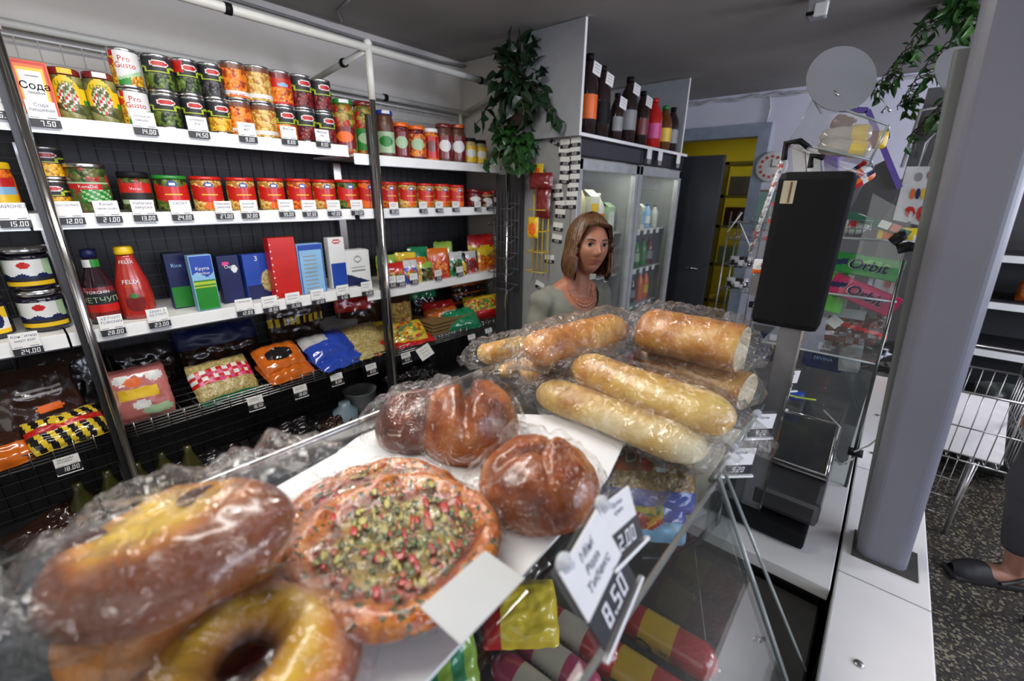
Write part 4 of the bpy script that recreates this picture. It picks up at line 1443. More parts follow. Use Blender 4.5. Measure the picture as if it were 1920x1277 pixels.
# pizza pair
PIZ = MR('pizza_top', [(0, (.24, .14, .02)), (.3, (.3, .24, .04)), (.5, (.34, .2, .025)), (.6, (.2, .02, .004)), (.7, (.34, .05, .005)), (.78, (.56, .19, .01)), (.86, (.4, .07, .004)), (.92, (.58, .19, .01)), (1.0, (.3, .06, .005))], R=.125, nscale=38, namp=.14, rough=.3, coat=.35, bump=1.0, speck=((.05, .05, .01), 170, .88))


def pizza_shape(r, a):
    rim = math.exp(-((r - .86) / .11) ** 2) * (1 + .3 * nz((cos(a) * 2, sin(a) * 2, 1), 1.5, 8))
    return .55 + .36 * rim - (.12 if r > .97 else 0) + .16 * nz((r * cos(a), r * sin(a), 0), 5, 3) * (1 - rim)


def toppings(o, R, z, seed, n, specs):
    r = random.Random(seed)
    for name, m, cnt, sz, stuff in specs:
        mb = MB(m)
        for i in range(cnt):
            rr = R * r.random() ** .62 * .72
            a = r.random() * 2 * PI
            c = (rr * cos(a), rr * sin(a), z + r.uniform(0, .003) + (.004 if rr > R * .6 else 0))
            s_ = sz * r.uniform(.35, 1.25)
            mb.ball(c, s_, m, 7, 4, (r.uniform(.7, 1.9), r.uniform(.3, .9), .12))
        ob = mb.obj(name, o)
        ob['kind'] = 'stuff'


TOMATO = M('tomato_bit', (.36, .015, .008), .45, coat=.15)
CHEESE = M('melted_cheese', (.38, .33, .09), .5, var=.35, scale=60)
HERB = M('green_herb', (.05, .085, .02), .4, var=.4, scale=80)
SAUSG = M('sausage_bit', (.36, .09, .05), .5)
PZ0 = (0.2175, 0.3596, 1.215)
for i, (loc, lab) in enumerate((((PZ0[0] + .02, PZ0[1] + .075, ZD + .005), 'baked pizza under another, only its back rim showing'), ((PZ0[0], PZ0[1], ZD + .026), 'round pizza with red and green topping, wrapped in clear film'))):
    o = round_bread('pizza', loc, .122, .027, PIZ, lab, 'pizza', 11 + i * 5, pizza_shape, rot=i * 1.1, famp=.0045, nu=90, nv=40)
    toppings(o, .125, .018, 5 + i, 0, (('cheese', CHEESE, 80, .0056, 1), ('herbs', HERB, 300, .0036, 1), ('tomato_bits', TOMATO, 40, .0075, 1), ('sausage_bits', SAUSG, 14, .007, 1)))

BUN = MCRUST('bun_crust', (.11, .018, .003), (.3, .07, .006), (.46, .15, .015), 14, .3, .35)
BUND = MCRUST('dark_bun_crust', (.05, .012, .004), (.15, .03, .006), (.28, .08, .014), 16, .35, .3)


def knot(r, a):
    base = math.sqrt(max(0, 1 - (r * .97) ** 2.6))
    return base * (1 - .16 * math.exp(-((math.cos(a - .6) * r - .1) / .09) ** 2) - .12 * math.exp(-((math.sin(a) * r + .25 * math.cos(a * 2) * r) / .08) ** 2)) + .06


def twist(r, a):
    base = math.sqrt(max(0, 1 - (r * .97) ** 2.4))
    return base * (1 - .35 * math.exp(-((math.cos(a) * r - .05) / .1) ** 2) + .1 * sin(a * 3 + r * 4) * r) + .05


b1 = (0.424, 0.3087, 1.22)
round_bread('bread_bun', (b1[0], b1[1], ZD + .004), .086, .078, BUN, 'golden round bun in clear wrap at the front of the white board', 'bread', 31, knot, rot=.6, famp=.008, tails=((2.0, .5, .035, .0), (.6, .35, .03, .02)))
b2 = (0.4623, 0.4947, 1.22)
round_bread('bread_bun', (b2[0], b2[1], ZD + .004), .088, .1, BUN, 'tall glossy brown twisted bun standing behind the golden bun', 'bread', 37, twist, rot=2.35, famp=.009, tails=((1.8, .5, .03, .03), (-.8, .5, .03, .03)))
b3 = (0.4107, 0.5497, 1.21)
round_bread('bread_bun', (b3[0] - .0, b3[1] + .03, ZD + .004), .072, .075, BUND, 'dark bread roll in wrinkled bag, leftmost behind the pizza', 'bread', 43, knot, rot=.2, famp=.01, tails=((2.2, .5, .03, .0),), fmat=BAGF)

# near pastries with custard and jam
DAN = MR('custard_pastry', [(0, (.07, .012, .01)), (.2, (.1, .015, .01)), (.27, (.5, .2, .02)), (.4, (.66, .36, .02)), (.6, (.7, .42, .03)), (.72, (.6, .24, .015)), (.86, (.32, .08, .02)), (1.0, (.16, .035, .012))], R=.095, nscale=22, namp=.07, rough=.3, coat=.6, bump=.5)


JAM = M('jam', (.05, .008, .008), .15, coat=.7)
SLABM = MR('custard_slab', [(0, (.6, .36, .02)), (.3, (.7, .46, .04)), (.5, (.52, .24, .02)), (.64, (.36, .11, .012)), (.76, (.18, .045, .008)), (1.0, (.16, .035, .006))], R=.095, nscale=16, namp=.12, rough=.3, coat=.6, bump=.5)


def slab_shape(r, a):
    return math.sqrt(max(0, 1 - (r * .95) ** 4)) * (1 + .12 * nz((r * cos(a) * 2, r * sin(a) * 2, 0), 1.5, 5))


def dan_shape(r, a):
    return .55 + .45 * math.exp(-((r - .55) / .33) ** 2) - .35 * math.exp(-(r / .2) ** 2) - (.25 if r > .95 else 0)


n1 = (0.0406, 0.4542, 1.3)
o = round_bread('jam_pastry', (n1[0], n1[1], ZD + .072), .094, .06, SLABM, 'custard pastry with dark jam centre, bagged, highest in the near left pile', 'pastry', 51, slab_shape, rot=-.856, famp=.014, tilt=(-.04, -.26), tails=((.7, .6, .06, .04), (2.2, .5, .03, .02), (-2.2, .5, .05, .0)), fmat=BAGF)
o.scale = (1.2, .92, 1)
for jx, jy in ((.012, .035), (-.06, -.01)):
    mb = MB(JAM)
    mb.ball((jx, jy, .054), .017, JAM, 16, 8, (1.1, 1, .35))
    mb.obj('jam_filling', o)
round_bread('jam_pastry', (n1[0] - .01, n1[1] + .02, ZD + .004), .095, .062, MR('pastry_side', [(0, (.5, .3, .05)), (.7, (.4, .12, .02)), (.85, (.5, .2, .04)), (1, (.5, .16, .02))], R=.1, namp=.08), 'golden pastry under the topmost near pastry', 'pastry', 53, dan_shape, rot=1.4, film=False)
n2 = (0.0503, 0.339, 1.25)
o = round_bread('jam_pastry', (n2[0], n2[1], ZD + .006), .092, .05, DAN, 'custard pastry with dark jam centre at the bottom edge of the picture', 'pastry', 57, dan_shape, rot=2.4, famp=.011, tails=((-.5, .6, .05, .02),), fmat=BAGF)
mb = MB(JAM)
mb.ball((0, 0, .022), .032, JAM, 20, 10, (1, 1, .4))
mb.obj('jam_filling', o)


def loaf(name, a, b, r, mat, label, seed, bend=.0, flat=.78, film=True, cut=False, slashes=0, bagpad=1.16, tail=.05, famp=.006, fmat=None, tailup=.0):
    """long loaf from a to b (centres of its ends)"""
    a, b = Vector(a), Vector(b)
    c = (a + b) / 2
    d = b - a
    L_ = d.length
    ux = d.normalized()
    uy = Vector((0, 0, 1)).cross(ux).normalized()
    uz = ux.cross(uy)
    mb = MB(mat)

    def prof(t):
        e = 1.0
        if cut:
            q = t
            e = (1 - (1 - min(1, q / .14)) ** 2.2) ** .5 if q < .14 else 1
            if t > .97:
                e = 1 - (t - .97) * 1.5
        else:
            q = min(t, 1 - t)
            e = (1 - (1 - min(1, q / .17)) ** 2.2) ** .5 if q < .17 else 1
        return max(.02, e)

    def srf(u, t, k=1.0):
        an = 2 * PI * u
        R = r * prof(t) * (1 + .05 * nz((t * 4, cos(an), sin(an)), 1.2, seed)) * k
        x = (t - .5) * L_
        y = R * cos(an) + bend * sin(PI * t)
        z = R * sin(an) * flat
        if slashes and sin(an) > .2:
            ph = (t * slashes + .25 * cos(an)) % 1
            z -= .16 * r * math.exp(-((ph - .5) / .1) ** 2) * (sin(an) - .2)
        return Vector((x, y, z))
    loc = Matrix((ux, uy, uz)).transposed().to_4x4()
    loc.translation = c
    mb.grid(lambda u, v: srf(u, v) + Vector((0, 0, .0015 * nz(srf(u, v), 70, seed))), 36, 60, m=mat, closed=True)
    for e_ in (0, 1):
        mb.face([srf(i / 36, e_) for i in range(36)], CRUMB if (cut and e_) else mat)
    o = mb.obj(name)
    o.matrix_world = loc
    if film:
        def fs(u, v):
            t = -tail / L_ + v * (1 + 2 * tail / L_)
            tt = min(max(t, .001), .999)
            p = srf(u, tt)
            cc = Vector((0, bend * sin(PI * tt), 0))
            rel = p - cc
            rel.x = 0
            if 0.04 < t < .96:
                q = Vector((p.x, cc.y, 0)) + rel * bagpad
            else:
                over = (-t if t < 0 else t - 1) * L_
                rr = r * max(.22, prof(.12) * (1 - over / tail * .75) if over > 0 else 1)
                an = 2 * PI * u
                q = Vector(((t - .5) * L_, cc.y + rr * cos(an) * 1.15, rr * sin(an) * flat * (.9 if over <= 0 else .6) + tailup * max(0, over) / tail))
            n = rel.normalized() if rel.length > 1e-5 else Vector((0, 0, 1))
            return q, n
        film_over(o, 'plastic_bag', fs, 60, 90, fmat or BAGF, seed, famp, s=26)
    return tag(o, label, 'bread', 'long loaves on the glass deck')


CRUMB = MCRUST('bread_crumb', (.5, .4, .22), (.6, .5, .32), (.66, .58, .4), 60, .8, 0)
BAG1 = MCRUST('baguette_golden', (.26, .075, .012), (.5, .2, .03), (.6, .34, .08), 13)
BAG2 = MCRUST('baguette_pale', (.38, .15, .02), (.55, .32, .06), (.64, .45, .13), 12)
BAG3 = MCRUST('baguette_floury', (.32, .12, .015), (.52, .34, .08), (.66, .58, .36), 9, .6, .05)
L = loaf
L('baguette', (0.6605, 0.4897, 1.215), (0.6514, 0.1486, 1.215), .042, BAG3, 'floury pale baguette in front of the pile on the glass deck', 61, bend=.004, slashes=0, tail=.05)
L('baguette', (0.7352, 0.4515, 1.26), (0.6913, 0.1249, 1.26), .045, BAG2, 'pale bagged baguette lying above the floury one', 62, bend=-.004, tail=.06, tailup=-.02)
L('baguette', (0.986, 0.4261, 1.215), (0.9463, 0.1594, 1.215), .052, BAG1, 'golden half loaf under the topmost loaf at right of the pile', 63, cut=True, tail=.03)
L('baguette', (0.9426, 0.4089, 1.305), (0.9429, 0.1842, 1.305), .064, BAG1, 'big golden half loaf in shiny bag, topmost at right of the pile', 64, cut=True, tail=.05, famp=.011, bagpad=1.12)
L('baguette', (0.6763, 0.5419, 1.225), (1.066, 0.5384, 1.225), .045, BAG1, 'golden loaf pointing away, lower of the two at left of the pile', 65, tail=.04)
L('baguette', (0.6496, 0.5151, 1.295), (0.9509, 0.4609, 1.295), .048, BAG1, 'golden loaf pointing away, upper of the two at left of the pile', 66, tail=.06, famp=.01)
L('baguette', (0.6947, 0.7004, 1.225), (0.8466, 0.672, 1.225), .034, BAG2, 'pale yellow loaf in a loose bag at the far left of the pile', 67, tail=.06, famp=.01, fmat=BAGF)
L('baguette', (0.695, 0.6299, 1.2), (0.8458, 0.6346, 1.2), .022, BAG2, 'thin pale loaf low behind the twisted bun', 68, tail=.03)

# tags on the front edge of the case


def big_tag(pc, w_, hc, hs, price, label, words, nrm, up, clip=True, clipside=1):
    """card hanging in a clear pocket on the sloping glass"""
    up = Vector(up).normalized()
    n = Vector(nrm).normalized()
    x = up.cross(n).normalized()
    n = x.cross(up).normalized()
    mt = Matrix((x, -n, up)).transposed().to_4x4()
    mt.translation = Vector(pc)
    mb = MB(PAPER, INK)
    mb.box((0, 0, hc / 2), (w_, .0015, hc), PAPER)
    for k, s_ in enumerate(words):
        mb.text(s_, hc * .22, lambda a, b: (a + b * .2, -.0016, hc * (.7 - .24 * k) + b), INK)
    o = mb.obj('price_tag')
    o.matrix_world = mt
    sb = MB(STRIPB, DIGIT)
    sb.box((0, -.0004, -hs / 2), (w_ * 1.02, .002, hs), STRIPB)
    if price:
        seven(sb, price, hs * .62, lambda a, b, e=0: (a + b * .1, -.0022 - e, -hs * .8 + b), DIGIT)
    sb.box((0, -.003, -hs - .004), (w_ * 1.2, .005, .004), WHITE)
    sb.obj('price_strip', o)
    pb = MB(ACRYL)
    pb.box((0, .0045, (hc - hs) / 2 - .002), (w_ * 1.12, .001, hc + hs + .012), ACRYL)
    pb.lathe([(.011, 0), (.011, .004), (.004, .006), (.004, .012)], (-w_ * .35, .004, hc * .97), 14, M('clip_plastic', (.5, .52, .55), .2), None, Vector((0, -1, 0)))
    pb.obj('tag_pocket', o)
    return tag(o, label, 'price tag', 'price tags clipped to the display case')


sl = Vector((0, .183, .37)).normalized()     # up the sloping glass
big_tag((.318, .143, 1.2235), .082, .062, .036, '8.50', 'large pizza price tag reading 8.50 clipped to the front glass', ['Міні', 'Pizza', 'Тибекс'], (0, -.9, .44), (-.24, .43, .87))
big_tag((.377, .158, 1.2505), .064, .034, .026, '2.00', 'price tag reading 2.00 behind the pizza tag on the front glass', ['Булка', 'кунж.'], (0, -.9, .44), (.1, .43, .87))
for i, (px, lab) in enumerate((((0.7705, 0.1402, 1.14), 'nearest of the tilted tags beside the baguettes'), ((0.9417, 0.1453, 1.14), 'second of the tilted tags beside the baguettes'), ((1.111, 0.1549, 1.14), 'third of the tilted tags beside the baguettes'), ((1.236, 0.155, 1.145), 'farthest of the tilted tags beside the baguettes'))):
    big_tag((px[0], .121, px[2] + .005), .055, .034, .018, ['9.20', '4.20', '4.80', '5.20'][i], 'white tag, ' + lab, ['Батон'], (-.62 + .05 * i, -.75, .1), (.05, -.05, .98))
mb = MB(M('card_blank', (.5, .51, .51), .6, var=.02))
mb.box((0, 0, 0), (.09, .053, .0012))
c = (.217, .23, 1.236)
o = mb.obj('paper_card', None, c)
o.rotation_euler = (.04, .03, .04)
tag(o, 'blank white card leaning over the front rim of the pizza', 'card')
big_c = o

# goods inside the case
SAUS = M('red_casing', (.42, .03, .03), .25, coat=.7)
SAUW = M('label_cream', (.55, .5, .4), .35)


def sausage(loc, L_, r, rotz, body, band, label, txt, cat='sausage', grp=None, tc=None, tilt=0.0):
    mb = MB(body, band)
    pr = [(.0001, 0), (r * .35, .003), (r * .8, .012), (r, .026), (r, L_ * .3)]
    ms = [body] * 4
    pr += [(r * 1.003, L_ * .31), (r * 1.003, L_ * .62), (r, L_ * .63)]
    ms += [body, band, body]
    pr += [(r, L_ - .026), (r * .8, L_ - .012), (r * .35, L_ - .003), (.0001, L_)]
    ms += [body] * 4
    mb.lathe(pr, (0, 0, 0), 22, None, ms)
    for s_, z, sz in txt:
        mb.text(s_, sz, lambda a, b: ((r * 1.01 + .001) * sin(b / r - .2), -(r * 1.01 + .001) * cos(b / r - .2), z - a), tc or BLACK)
    o = mb.obj('sausage', None, loc)
    o.rotation_euler = (0, PI / 2 - tilt, rotz)
    for z in (0, L_):
        cb = MB(STEEL)
        cb.rod((0, 0, z - .003), (0, 0, z + .003), .0035)
        cb.obj('clip', o)
    return tag(o, label, cat, grp)


SY = M('yellow_label', (.6, .36, .02), .3, coat=.4)
g = 'cream and red sausages in the case'
sausage((0.495, 0.3566, 0.86), .17, .026, -1.5, SAUS, SAUW, 'red sausage with cream label, farthest of the three in the case', [('М\'ЯСНА', .07, .012)], grp=g)
sausage((0.4324, 0.3562, 0.86), .17, .026, -1.5, M('pink_casing', (.45, .05, .13), .25, coat=.7), SAUW, 'pink-red sausage with cream label, middle of the three in the case', [('М\'ЯСНА', .07, .012)], grp=g)
sausage((0.3732, 0.3527, 0.86), .17, .026, -1.5, M('pink_casing', (.45, .05, .13), .25), SAUW, 'pink-red sausage with cream label, nearest of the three in the case', [('М\'ЯСНА', .07, .012)], grp=g)
sausage((0.6045, 0.2517, 0.845), .19, .031, -1.5, SAUS, SY, 'thick red sausage with yellow label, farther one on the case floor', [('C', .075, .05), ('SALAMI', .12, .012)], grp='yellow label sausages', tc=M('green_ink', (.02, .08, .02), .4))
sausage((0.5114, 0.2543, 0.845), .19, .031, -1.5, SAUS, SY, 'thick red sausage with yellow label, nearer one on the case floor', [('C', .075, .05), ('SALAMI', .12, .012)], grp='yellow label sausages', tc=M('green_ink', (.02, .08, .02), .4))
bag('snack_packet', (0.4286, 0.3421, 0.92), .13, .1, .04, [GY, GR], lambda u, v: GR if u < .25 else GY, 'blurred yellow and red packet in the case beneath the blank card', tilt=-1.0, rotz=-.8, seed=71)
bag('snack_packet', (0.2383, 0.3505, 0.98), .14, .12, .04, [GL, GG], lambda u, v: GG if (u * 4) % 1 < .4 else GL, 'blurred green and yellow packet at the bottom edge under the deck', tilt=-1.0, rotz=-.6, seed=72)
x0 = (0.6938, 0.2311, 1.1)
bag('crouton_bag', (x0[0], x0[1] + .02, x0[2]), .17, .13, .05, [GB, SNACK, GR, BROWN], lambda u, v: RED if v > .55 and u < .5 else PRINTW if v > .55 and .54 < u < .66 else MC('crouton_picture', [(.3, .15, .05), (.4, .25, .1), (.15, .07, .03)], 130) if v > .3 else GB, 'blue snack bag lettered PDP under the glass deck', tilt=-.65, rotz=-.95, seed=73, txts=[('PDP', .66, .2, PRINTW)], n=40)
bag('crouton_bag', (x0[0] - .03, x0[1] + .02, x0[2] - .05), .17, .12, .05, [GB, SNACK], lambda u, v: SNACK if ell(u, v, .5, .4, .25, .25) else SKYB if v < .3 else GB, 'blue snack bag beneath the PDP bag', tilt=-.7, rotz=-1.0, seed=74, n=30)
# filler goods farther back on the case floor, seen dimly through glass
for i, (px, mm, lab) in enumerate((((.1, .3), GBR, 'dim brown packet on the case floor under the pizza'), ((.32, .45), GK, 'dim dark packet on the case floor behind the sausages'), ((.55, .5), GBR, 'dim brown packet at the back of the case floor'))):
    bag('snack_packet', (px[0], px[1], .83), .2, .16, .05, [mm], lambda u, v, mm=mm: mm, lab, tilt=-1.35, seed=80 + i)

# steel frame corner at the near left
mb = MB(M('frame_grey', (.12, .125, .12), .45, .3))
f0 = (-0.0791, 0.6474, 1.18)
mb.box((f0[0] - .03, f0[1] + .02, f0[2] + .02), (.03, .2, .05), None, None, .004)
mb.box((f0[0] - .02, f0[1] - .05, f0[2] + .0), (.035, .06, .1), None, None, .004)
mb.box((f0[0] - .05, f0[1] + .06, f0[2] - .005), (.06, .16, .012), WHITE)
tag(mb.obj('frame_bracket'), 'blurred grey metal bracket at the near left of the bread deck', 'bracket')

# ------------------------------------------------------------ scale
sc = thing('shop_scale', 'shop scale with tall black display head on a steel pole', 'scale', (1.12, .07, ZW))
mb = MB(BLACK)
mb.box2((1.0, .0, ZW + .006), (1.26, .19, ZW + .05), bev=.008)
mb.box2((1.03, .03, ZW), (1.23, .16, ZW + .006))
child(mb, 'base', sc)
mb = MB(M('scale_dark_steel', (.09, .09, .095), .3, .7))
mb.box2((1.02, -.012, ZW + .06), (1.33, .125, ZW + .118), bev=.012)
child(mb, 'body', sc)
PANM = M('scale_pan_steel', (.16, .16, .165), .22, .9, bump=.1)
mb = MB(PANM)
mb.box2((1.13, -.01, ZW + .118), (1.47, .165, ZW + .128), bev=.004)
mb.tube([(1.14, -.004, ZW + .13), (1.14, .155, ZW + .13), (1.46, .16, ZW + .13), (1.465, 0, ZW + .13), (1.14, -.004, ZW + .13)], .004, CHROME)
child(mb, 'weighing_pan', sc)
mb = MB(STEEL)
mb.rod((1.16, .02, ZW + .004), (1.16, .02, ZW + .07), .016, n=14)
child(mb, 'leg', sc)
mb = MB(M('pole_grey', (.2, .2, .21), .4, .5))
pa, pb_ = (1.03, 0.1028, 0.8941), (1.03, 0.1323, 1.346)
q = (Vector(pb_) - Vector(pa)).to_track_quat('Z', 'Y').to_matrix()
mb.box((Vector(pa) + Vector(pb_)) / 2, (.018, .042, (Vector(pb_) - Vector(pa)).length), None, None, .003)
mb.box((Vector(pa) + Vector(pb_)) / 2 + Vector((-.01, -.021, 0)), (.004, .004, (Vector(pb_) - Vector(pa)).length), CHROME)
child(mb, 'pole', sc)
dc = (1.04, 0.1363, 1.497)
mb = MB(BLACK)
mb.box((dc[0], dc[1] - .002, dc[2]), (.055, .122, .305), None, None, .014)
child(mb, 'display_head', sc)
mb = MB(M('head_badge', (.45, .4, .28), .3, .2))
mb.box((dc[0] - .0285, dc[1] + .036, dc[2] + .115), (.002, .022, .042), None, None, .0008)
mb.box((dc[0] - .0297, dc[1] + .033, dc[2] + .115), (.001, .003, .038), BROWN)
child(mb, 'badge', sc)

# ------------------------------------------------------------ slanted pillar
PIL = M('pillar_paint', (.17, .17, .205), .35, var=.04, scale=6, spec=.5)
pil = thing('mullion_pillar', 'broad grey metal pillar rising from the ledge past the right edge', 'pillar', (1.1, -.13, ZW))


def leaning(mb, base, top, m):
    """prism between a base outline and a top outline"""
    n = len(base)
    mb.face([Vector(p) for p in base][::-1], m)
    mb.face([Vector(p) for p in top], m)
    for i in range(n):
        j = (i + 1) % n
        mb.face([base[i], base[j], top[j], top[i]], m, True)


def rrect(x0, x1, y0, y1, z, r=.012, n=4):
    pts = []
    for cx, cy, a0 in ((x1 - r, y1 - r, 0), (x0 + r, y1 - r, 90), (x0 + r, y0 + r, 180), (x1 - r, y0 + r, 270)):
        for i in range(n + 1):
            a = rad(a0 + 90 * i / n)
            pts.append((cx + r * cos(a), cy + r * sin(a), z))
    return pts


mb = MB(PIL)
leaning(mb, rrect(1.08, 1.125, -.178, -.091, ZW + .001, .0222, 6), rrect(1.06, 1.105, -.104, .012, 2.438, .0222, 6), PIL)
child(mb, 'pillar_body', pil)
mb = MB(M('pillar_flange', (.13, .14, .135), .4, var=.05))
leaning(mb, rrect(1.126, 1.165, -.15, -.089, ZW + .001, .006), rrect(1.115, 1.16, -.06, -.008, 1.84, .006), None)
child(mb, 'side_flange', pil)
mb = MB(M('socket_dark', (.05, .045, .04), .8))
mb.box2((1.07, -.196, ZW + .0005), (1.17, -.084, ZW + .004))
child(mb, 'base_plate', pil)

# ------------------------------------------------------------ sweets case behind the scale
cc = thing('sweets_display', 'clear acrylic countertop case full of gum and sweets behind the scale', 'display case', (1.55, .05, ZW))
mb = MB(GLASS)
X0, X1 = 1.36, 1.8
sheet(mb, [(X0, -.052, ZW + .0), (X0, .1, ZW), (X0, .235, ZW + .46), (X0, .19, ZW + .84), (X0, -.02, ZW + .72)], .004, GLASS)
sheet(mb, [(X0, -.052, ZW), (X1, -.052, ZW), (X1, -.02, ZW + .72), (X0, -.02, ZW + .72)], .004, GLASS)
child(mb, 'front_panel', cc)
mb = MB(M('case_inner_grey', (.07, .07, .075), .4))
mb.box2((1.49, -.044, ZW + .001), (1.8, .3, ZW + .012))
mb.box2((1.62, -.044, ZW + .012), (1.64, .3, ZW + .34))
mb.box2((1.50, .1, ZW + .012), (1.61, .2, ZW + .13), bev=.006)
child(mb, 'inner_panel', cc)
mb = MB(EDGEG, ACRYL)
mb.rod((X0, -.052, ZW), (X0, -.03, ZW + .62), .004, M('dark_edge', (.03, .04, .035), .15, coat=.6))
for z, ya in ((.36, .22), (.52, .245), (.66, .25)):
    mb.box2((X0, -.04, ZW + z), (X1, ya, ZW + z + .004), ACRYL)
    mb.rod((X0, -.04, ZW + z), (X0, ya, ZW + z - .0), .003, EDGEG)
child(mb, 'shelf', cc)
BEAD = MC('bead_strip', [(.5, .5, .5), (.2, .2, .22), (.7, .7, .7), (.45, .1, .06), (.6, .6, .6)], 130, .2)
mb = MB(BEAD, ACRYL)
a_, b_ = (1.36, 0.2954, 1.454), (1.36, 0.2536, 1.732)
mb.rod(a_, b_, .006, BEAD, 10)
mb.rod((1.36, 0.2536, 1.732), (1.36, 0.0788, 1.653), .005, ACRYL, 8)
sheet(mb, [(1.362, 0.2918, 1.454), (1.362, 0.2511, 1.73), (1.362, 0.1042, 1.654), (1.362, 0.2486, 1.451)], .003, ACRYL)
child(mb, 'beaded_edge', cc)
mb = MB(BLACK)
for ci_, pts in enumerate(([(1.355, 0.255, 1.694), (1.35, 0.2569, 1.734), (1.35, 0.2275, 1.737), (1.355, 0.2084, 1.722)], [(1.355, 0.1943, 1.674), (1.35, 0.1959, 1.702), (1.35, 0.1696, 1.696)])):
    mb = MB(BLACK)
    mb.tube(pts, .007, BLACK, 8)
    child(mb, 'corner_clamp', cc)
mb = MB(BLACK)
mb.rod((1.35, -0.0341, 0.9619), (1.35, -0.0654, 0.9642), .011, BLACK, 10)
child(mb, 'corner_clamp', cc)

ORB = [('foil_green_gum', (.02, .25, .04), (.12, .5, .08)), ('foil_pink_gum', (.5, .015, .12), (.62, .05, .2))]


def rotor(p, q, up):
    """frame whose x runs from p to q"""
    x = (Vector(q) - Vector(p)).normalized()
    n = Vector(up)
    y = n.cross(x).normalized()
    z = x.cross(y)
    return Matrix((x, y, z)).transposed()


def gum(p, q, h, cols, label, txt, name='gum_box', depth=.03):
    a, b = Vector(p), Vector(q)
    L_ = (b - a).length
    m = rotor(p, q, (0.05, 0, 1)).to_4x4()
    m.translation = (a + b) / 2
    main, hi = cols
    mb = MB(main)
    mb.box((0, depth / 2, 0), (L_, depth, h), main, None, .002)
    mb.grid(lambda u, v: ((u - .5) * (L_ - .004), -.0012, (v - .5) * (h - .004)), 40, 14, lambda u, v: NAVY if (u < .22 and abs(v - .5 - (u - .1) * .9) < .16) else hi if ell(u, v, .35 + .3 * v, .5, .32, .34) and u > .72 - .4 * v else main, smooth=False)
    if txt:
        mb.text(txt, h * .74, lambda x, z: (x + .15 * z + L_ * .02, -.003, z - h * .22), PRINTW)
        for q_ in (0, .0012):
            mb.text(txt, h * .7, lambda x, z: (x + .15 * z + L_ * .02 + q_, -.005, z - h * .2 + q_), NAVY)
    o = mb.obj(name)
    o.matrix_world = m
    return tag(o, label, 'gum box', 'gum boxes in the sweets case')


GGN = M('gum_green', (.02, .24, .04), .25, coat=.5)
GLM = M('gum_lime', (.13, .5, .07), .25, coat=.5)
GPK = M('gum_pink', (.5, .012, .1), .25, coat=.5)
GP2 = M('gum_pink_light', (.62, .05, .2), .25, coat=.5)
gum((1.38, 0.106, 1.452), (1.38, -0.0351, 1.437), .05, (GGN, GLM), 'green gum box lettered Orbit, upper in the sweets case', 'Orbit')
gum((1.375, 0.0967, 1.399), (1.375, -0.0433, 1.35), .05, (GPK, GP2), 'pink gum box lettered Orbit, lower in the sweets case', 'Orbit')
gum((1.4, 0.1232, 1.342), (1.4, 0.0607, 1.335), .045, (GLM, GLM), 'lime green gum box half hidden by the black display head', '')
gum((1.42, 0.1172, 1.401), (1.42, 0.0652, 1.403), .03, (GLM, GGN), 'small lime gum box behind the pink one', '')
# white basket packet, strips and upper tray goods
mb = MB(PRINTW, RED)
c = (1.42, 0.0819, 1.542)
mb.ball(c, .032, PRINTW, 20, 12, (.5, 1, .8))
mb.box((c[0] - .018, c[1] + .002, c[2] + .003), (.006, .018, .016), RED)
tag(mb.obj('wafer_packet'), 'white rounded packet with a red square inside a wire basket', 'packet')
mb = MB(WIREG)
for i in range(6):
    mb.rod((c[0] - .03, c[1] - .035 + .014 * i, c[2] - .03), (c[0] - .03, c[1] - .035 + .014 * i, c[2] + .01), .0012, n=5)
for k in range(3):
    mb.rod((c[0] - .03, c[1] - .037, c[2] - .03 + .02 * k), (c[0] - .03, c[1] + .037, c[2] - .03 + .02 * k), .0012, n=5)
tag(mb.obj('wire_basket'), 'small wire basket holding the round white packet', 'basket')
m_ = M('green_strip', (.02, .12, .07), .4)
mb = MB(m_, PRINTW, RED)
p, q_ = Vector((1.4, 0.1136, 1.57)), Vector((1.4, -0.0272, 1.524))
r3 = rotor(p, q_, (0, 0, 1))
L_ = (q_ - p).length
mb.box((p + q_) / 2, (L_, .008, .016), m_, r3)
mb.box(p.lerp(q_, .65) + Vector((-.005, 0, .004)), (L_ * .15, .008, .017), PRINTW, r3)
mb.box(p.lerp(q_, .8) + Vector((-.005, 0, .004)), (L_ * .12, .008, .017), SALMON, r3)
tag(mb.obj('shelf_strip'), 'green and white printed strip across the sweets case', 'strip')
bag('chewing_packet', (1.41, 0.0043, 1.521), .055, .035, .015, [GY, GO], lambda u, v: GO if .15 < u < .6 and .2 < v < .8 else GY, 'yellow packet with orange label on the upper shelf of the sweets case', tilt=0, rotz=-1.4, seed=91, n=12)
bag('chewing_packet', (1.45, -0.0468, 1.512), .07, .05, .015, [GY, GR, PRINTW], lambda u, v: PRINTW if ell(u, v, .5, .5, .2, .25) else GY, 'bright yellow packet with white spot beside the pillar', tilt=0, rotz=-1.4, seed=92, n=12)
for i, (p, q_, lab) in enumerate((((1.33, 0, 1.508), (1.33, -0.0214, 1.527), 'black clip, upper of two at the corner of the sweets case'), ((1.325, -0.0126, 1.494), (1.325, -0.0471, 1.502), 'black clip, lower of two at the corner of the sweets case'))):
    mb = MB(BLACK)
    mb.tube([p, [(p[k] + q_[k]) / 2 + (.004 if k == 2 else 0) for k in range(3)], q_], [.011, .012, .009], BLACK, 10)
    tag(mb.obj('spring_clip'), lab, 'clip')
mb = MB(M('cable_light', (.4, .4, .38), .5))
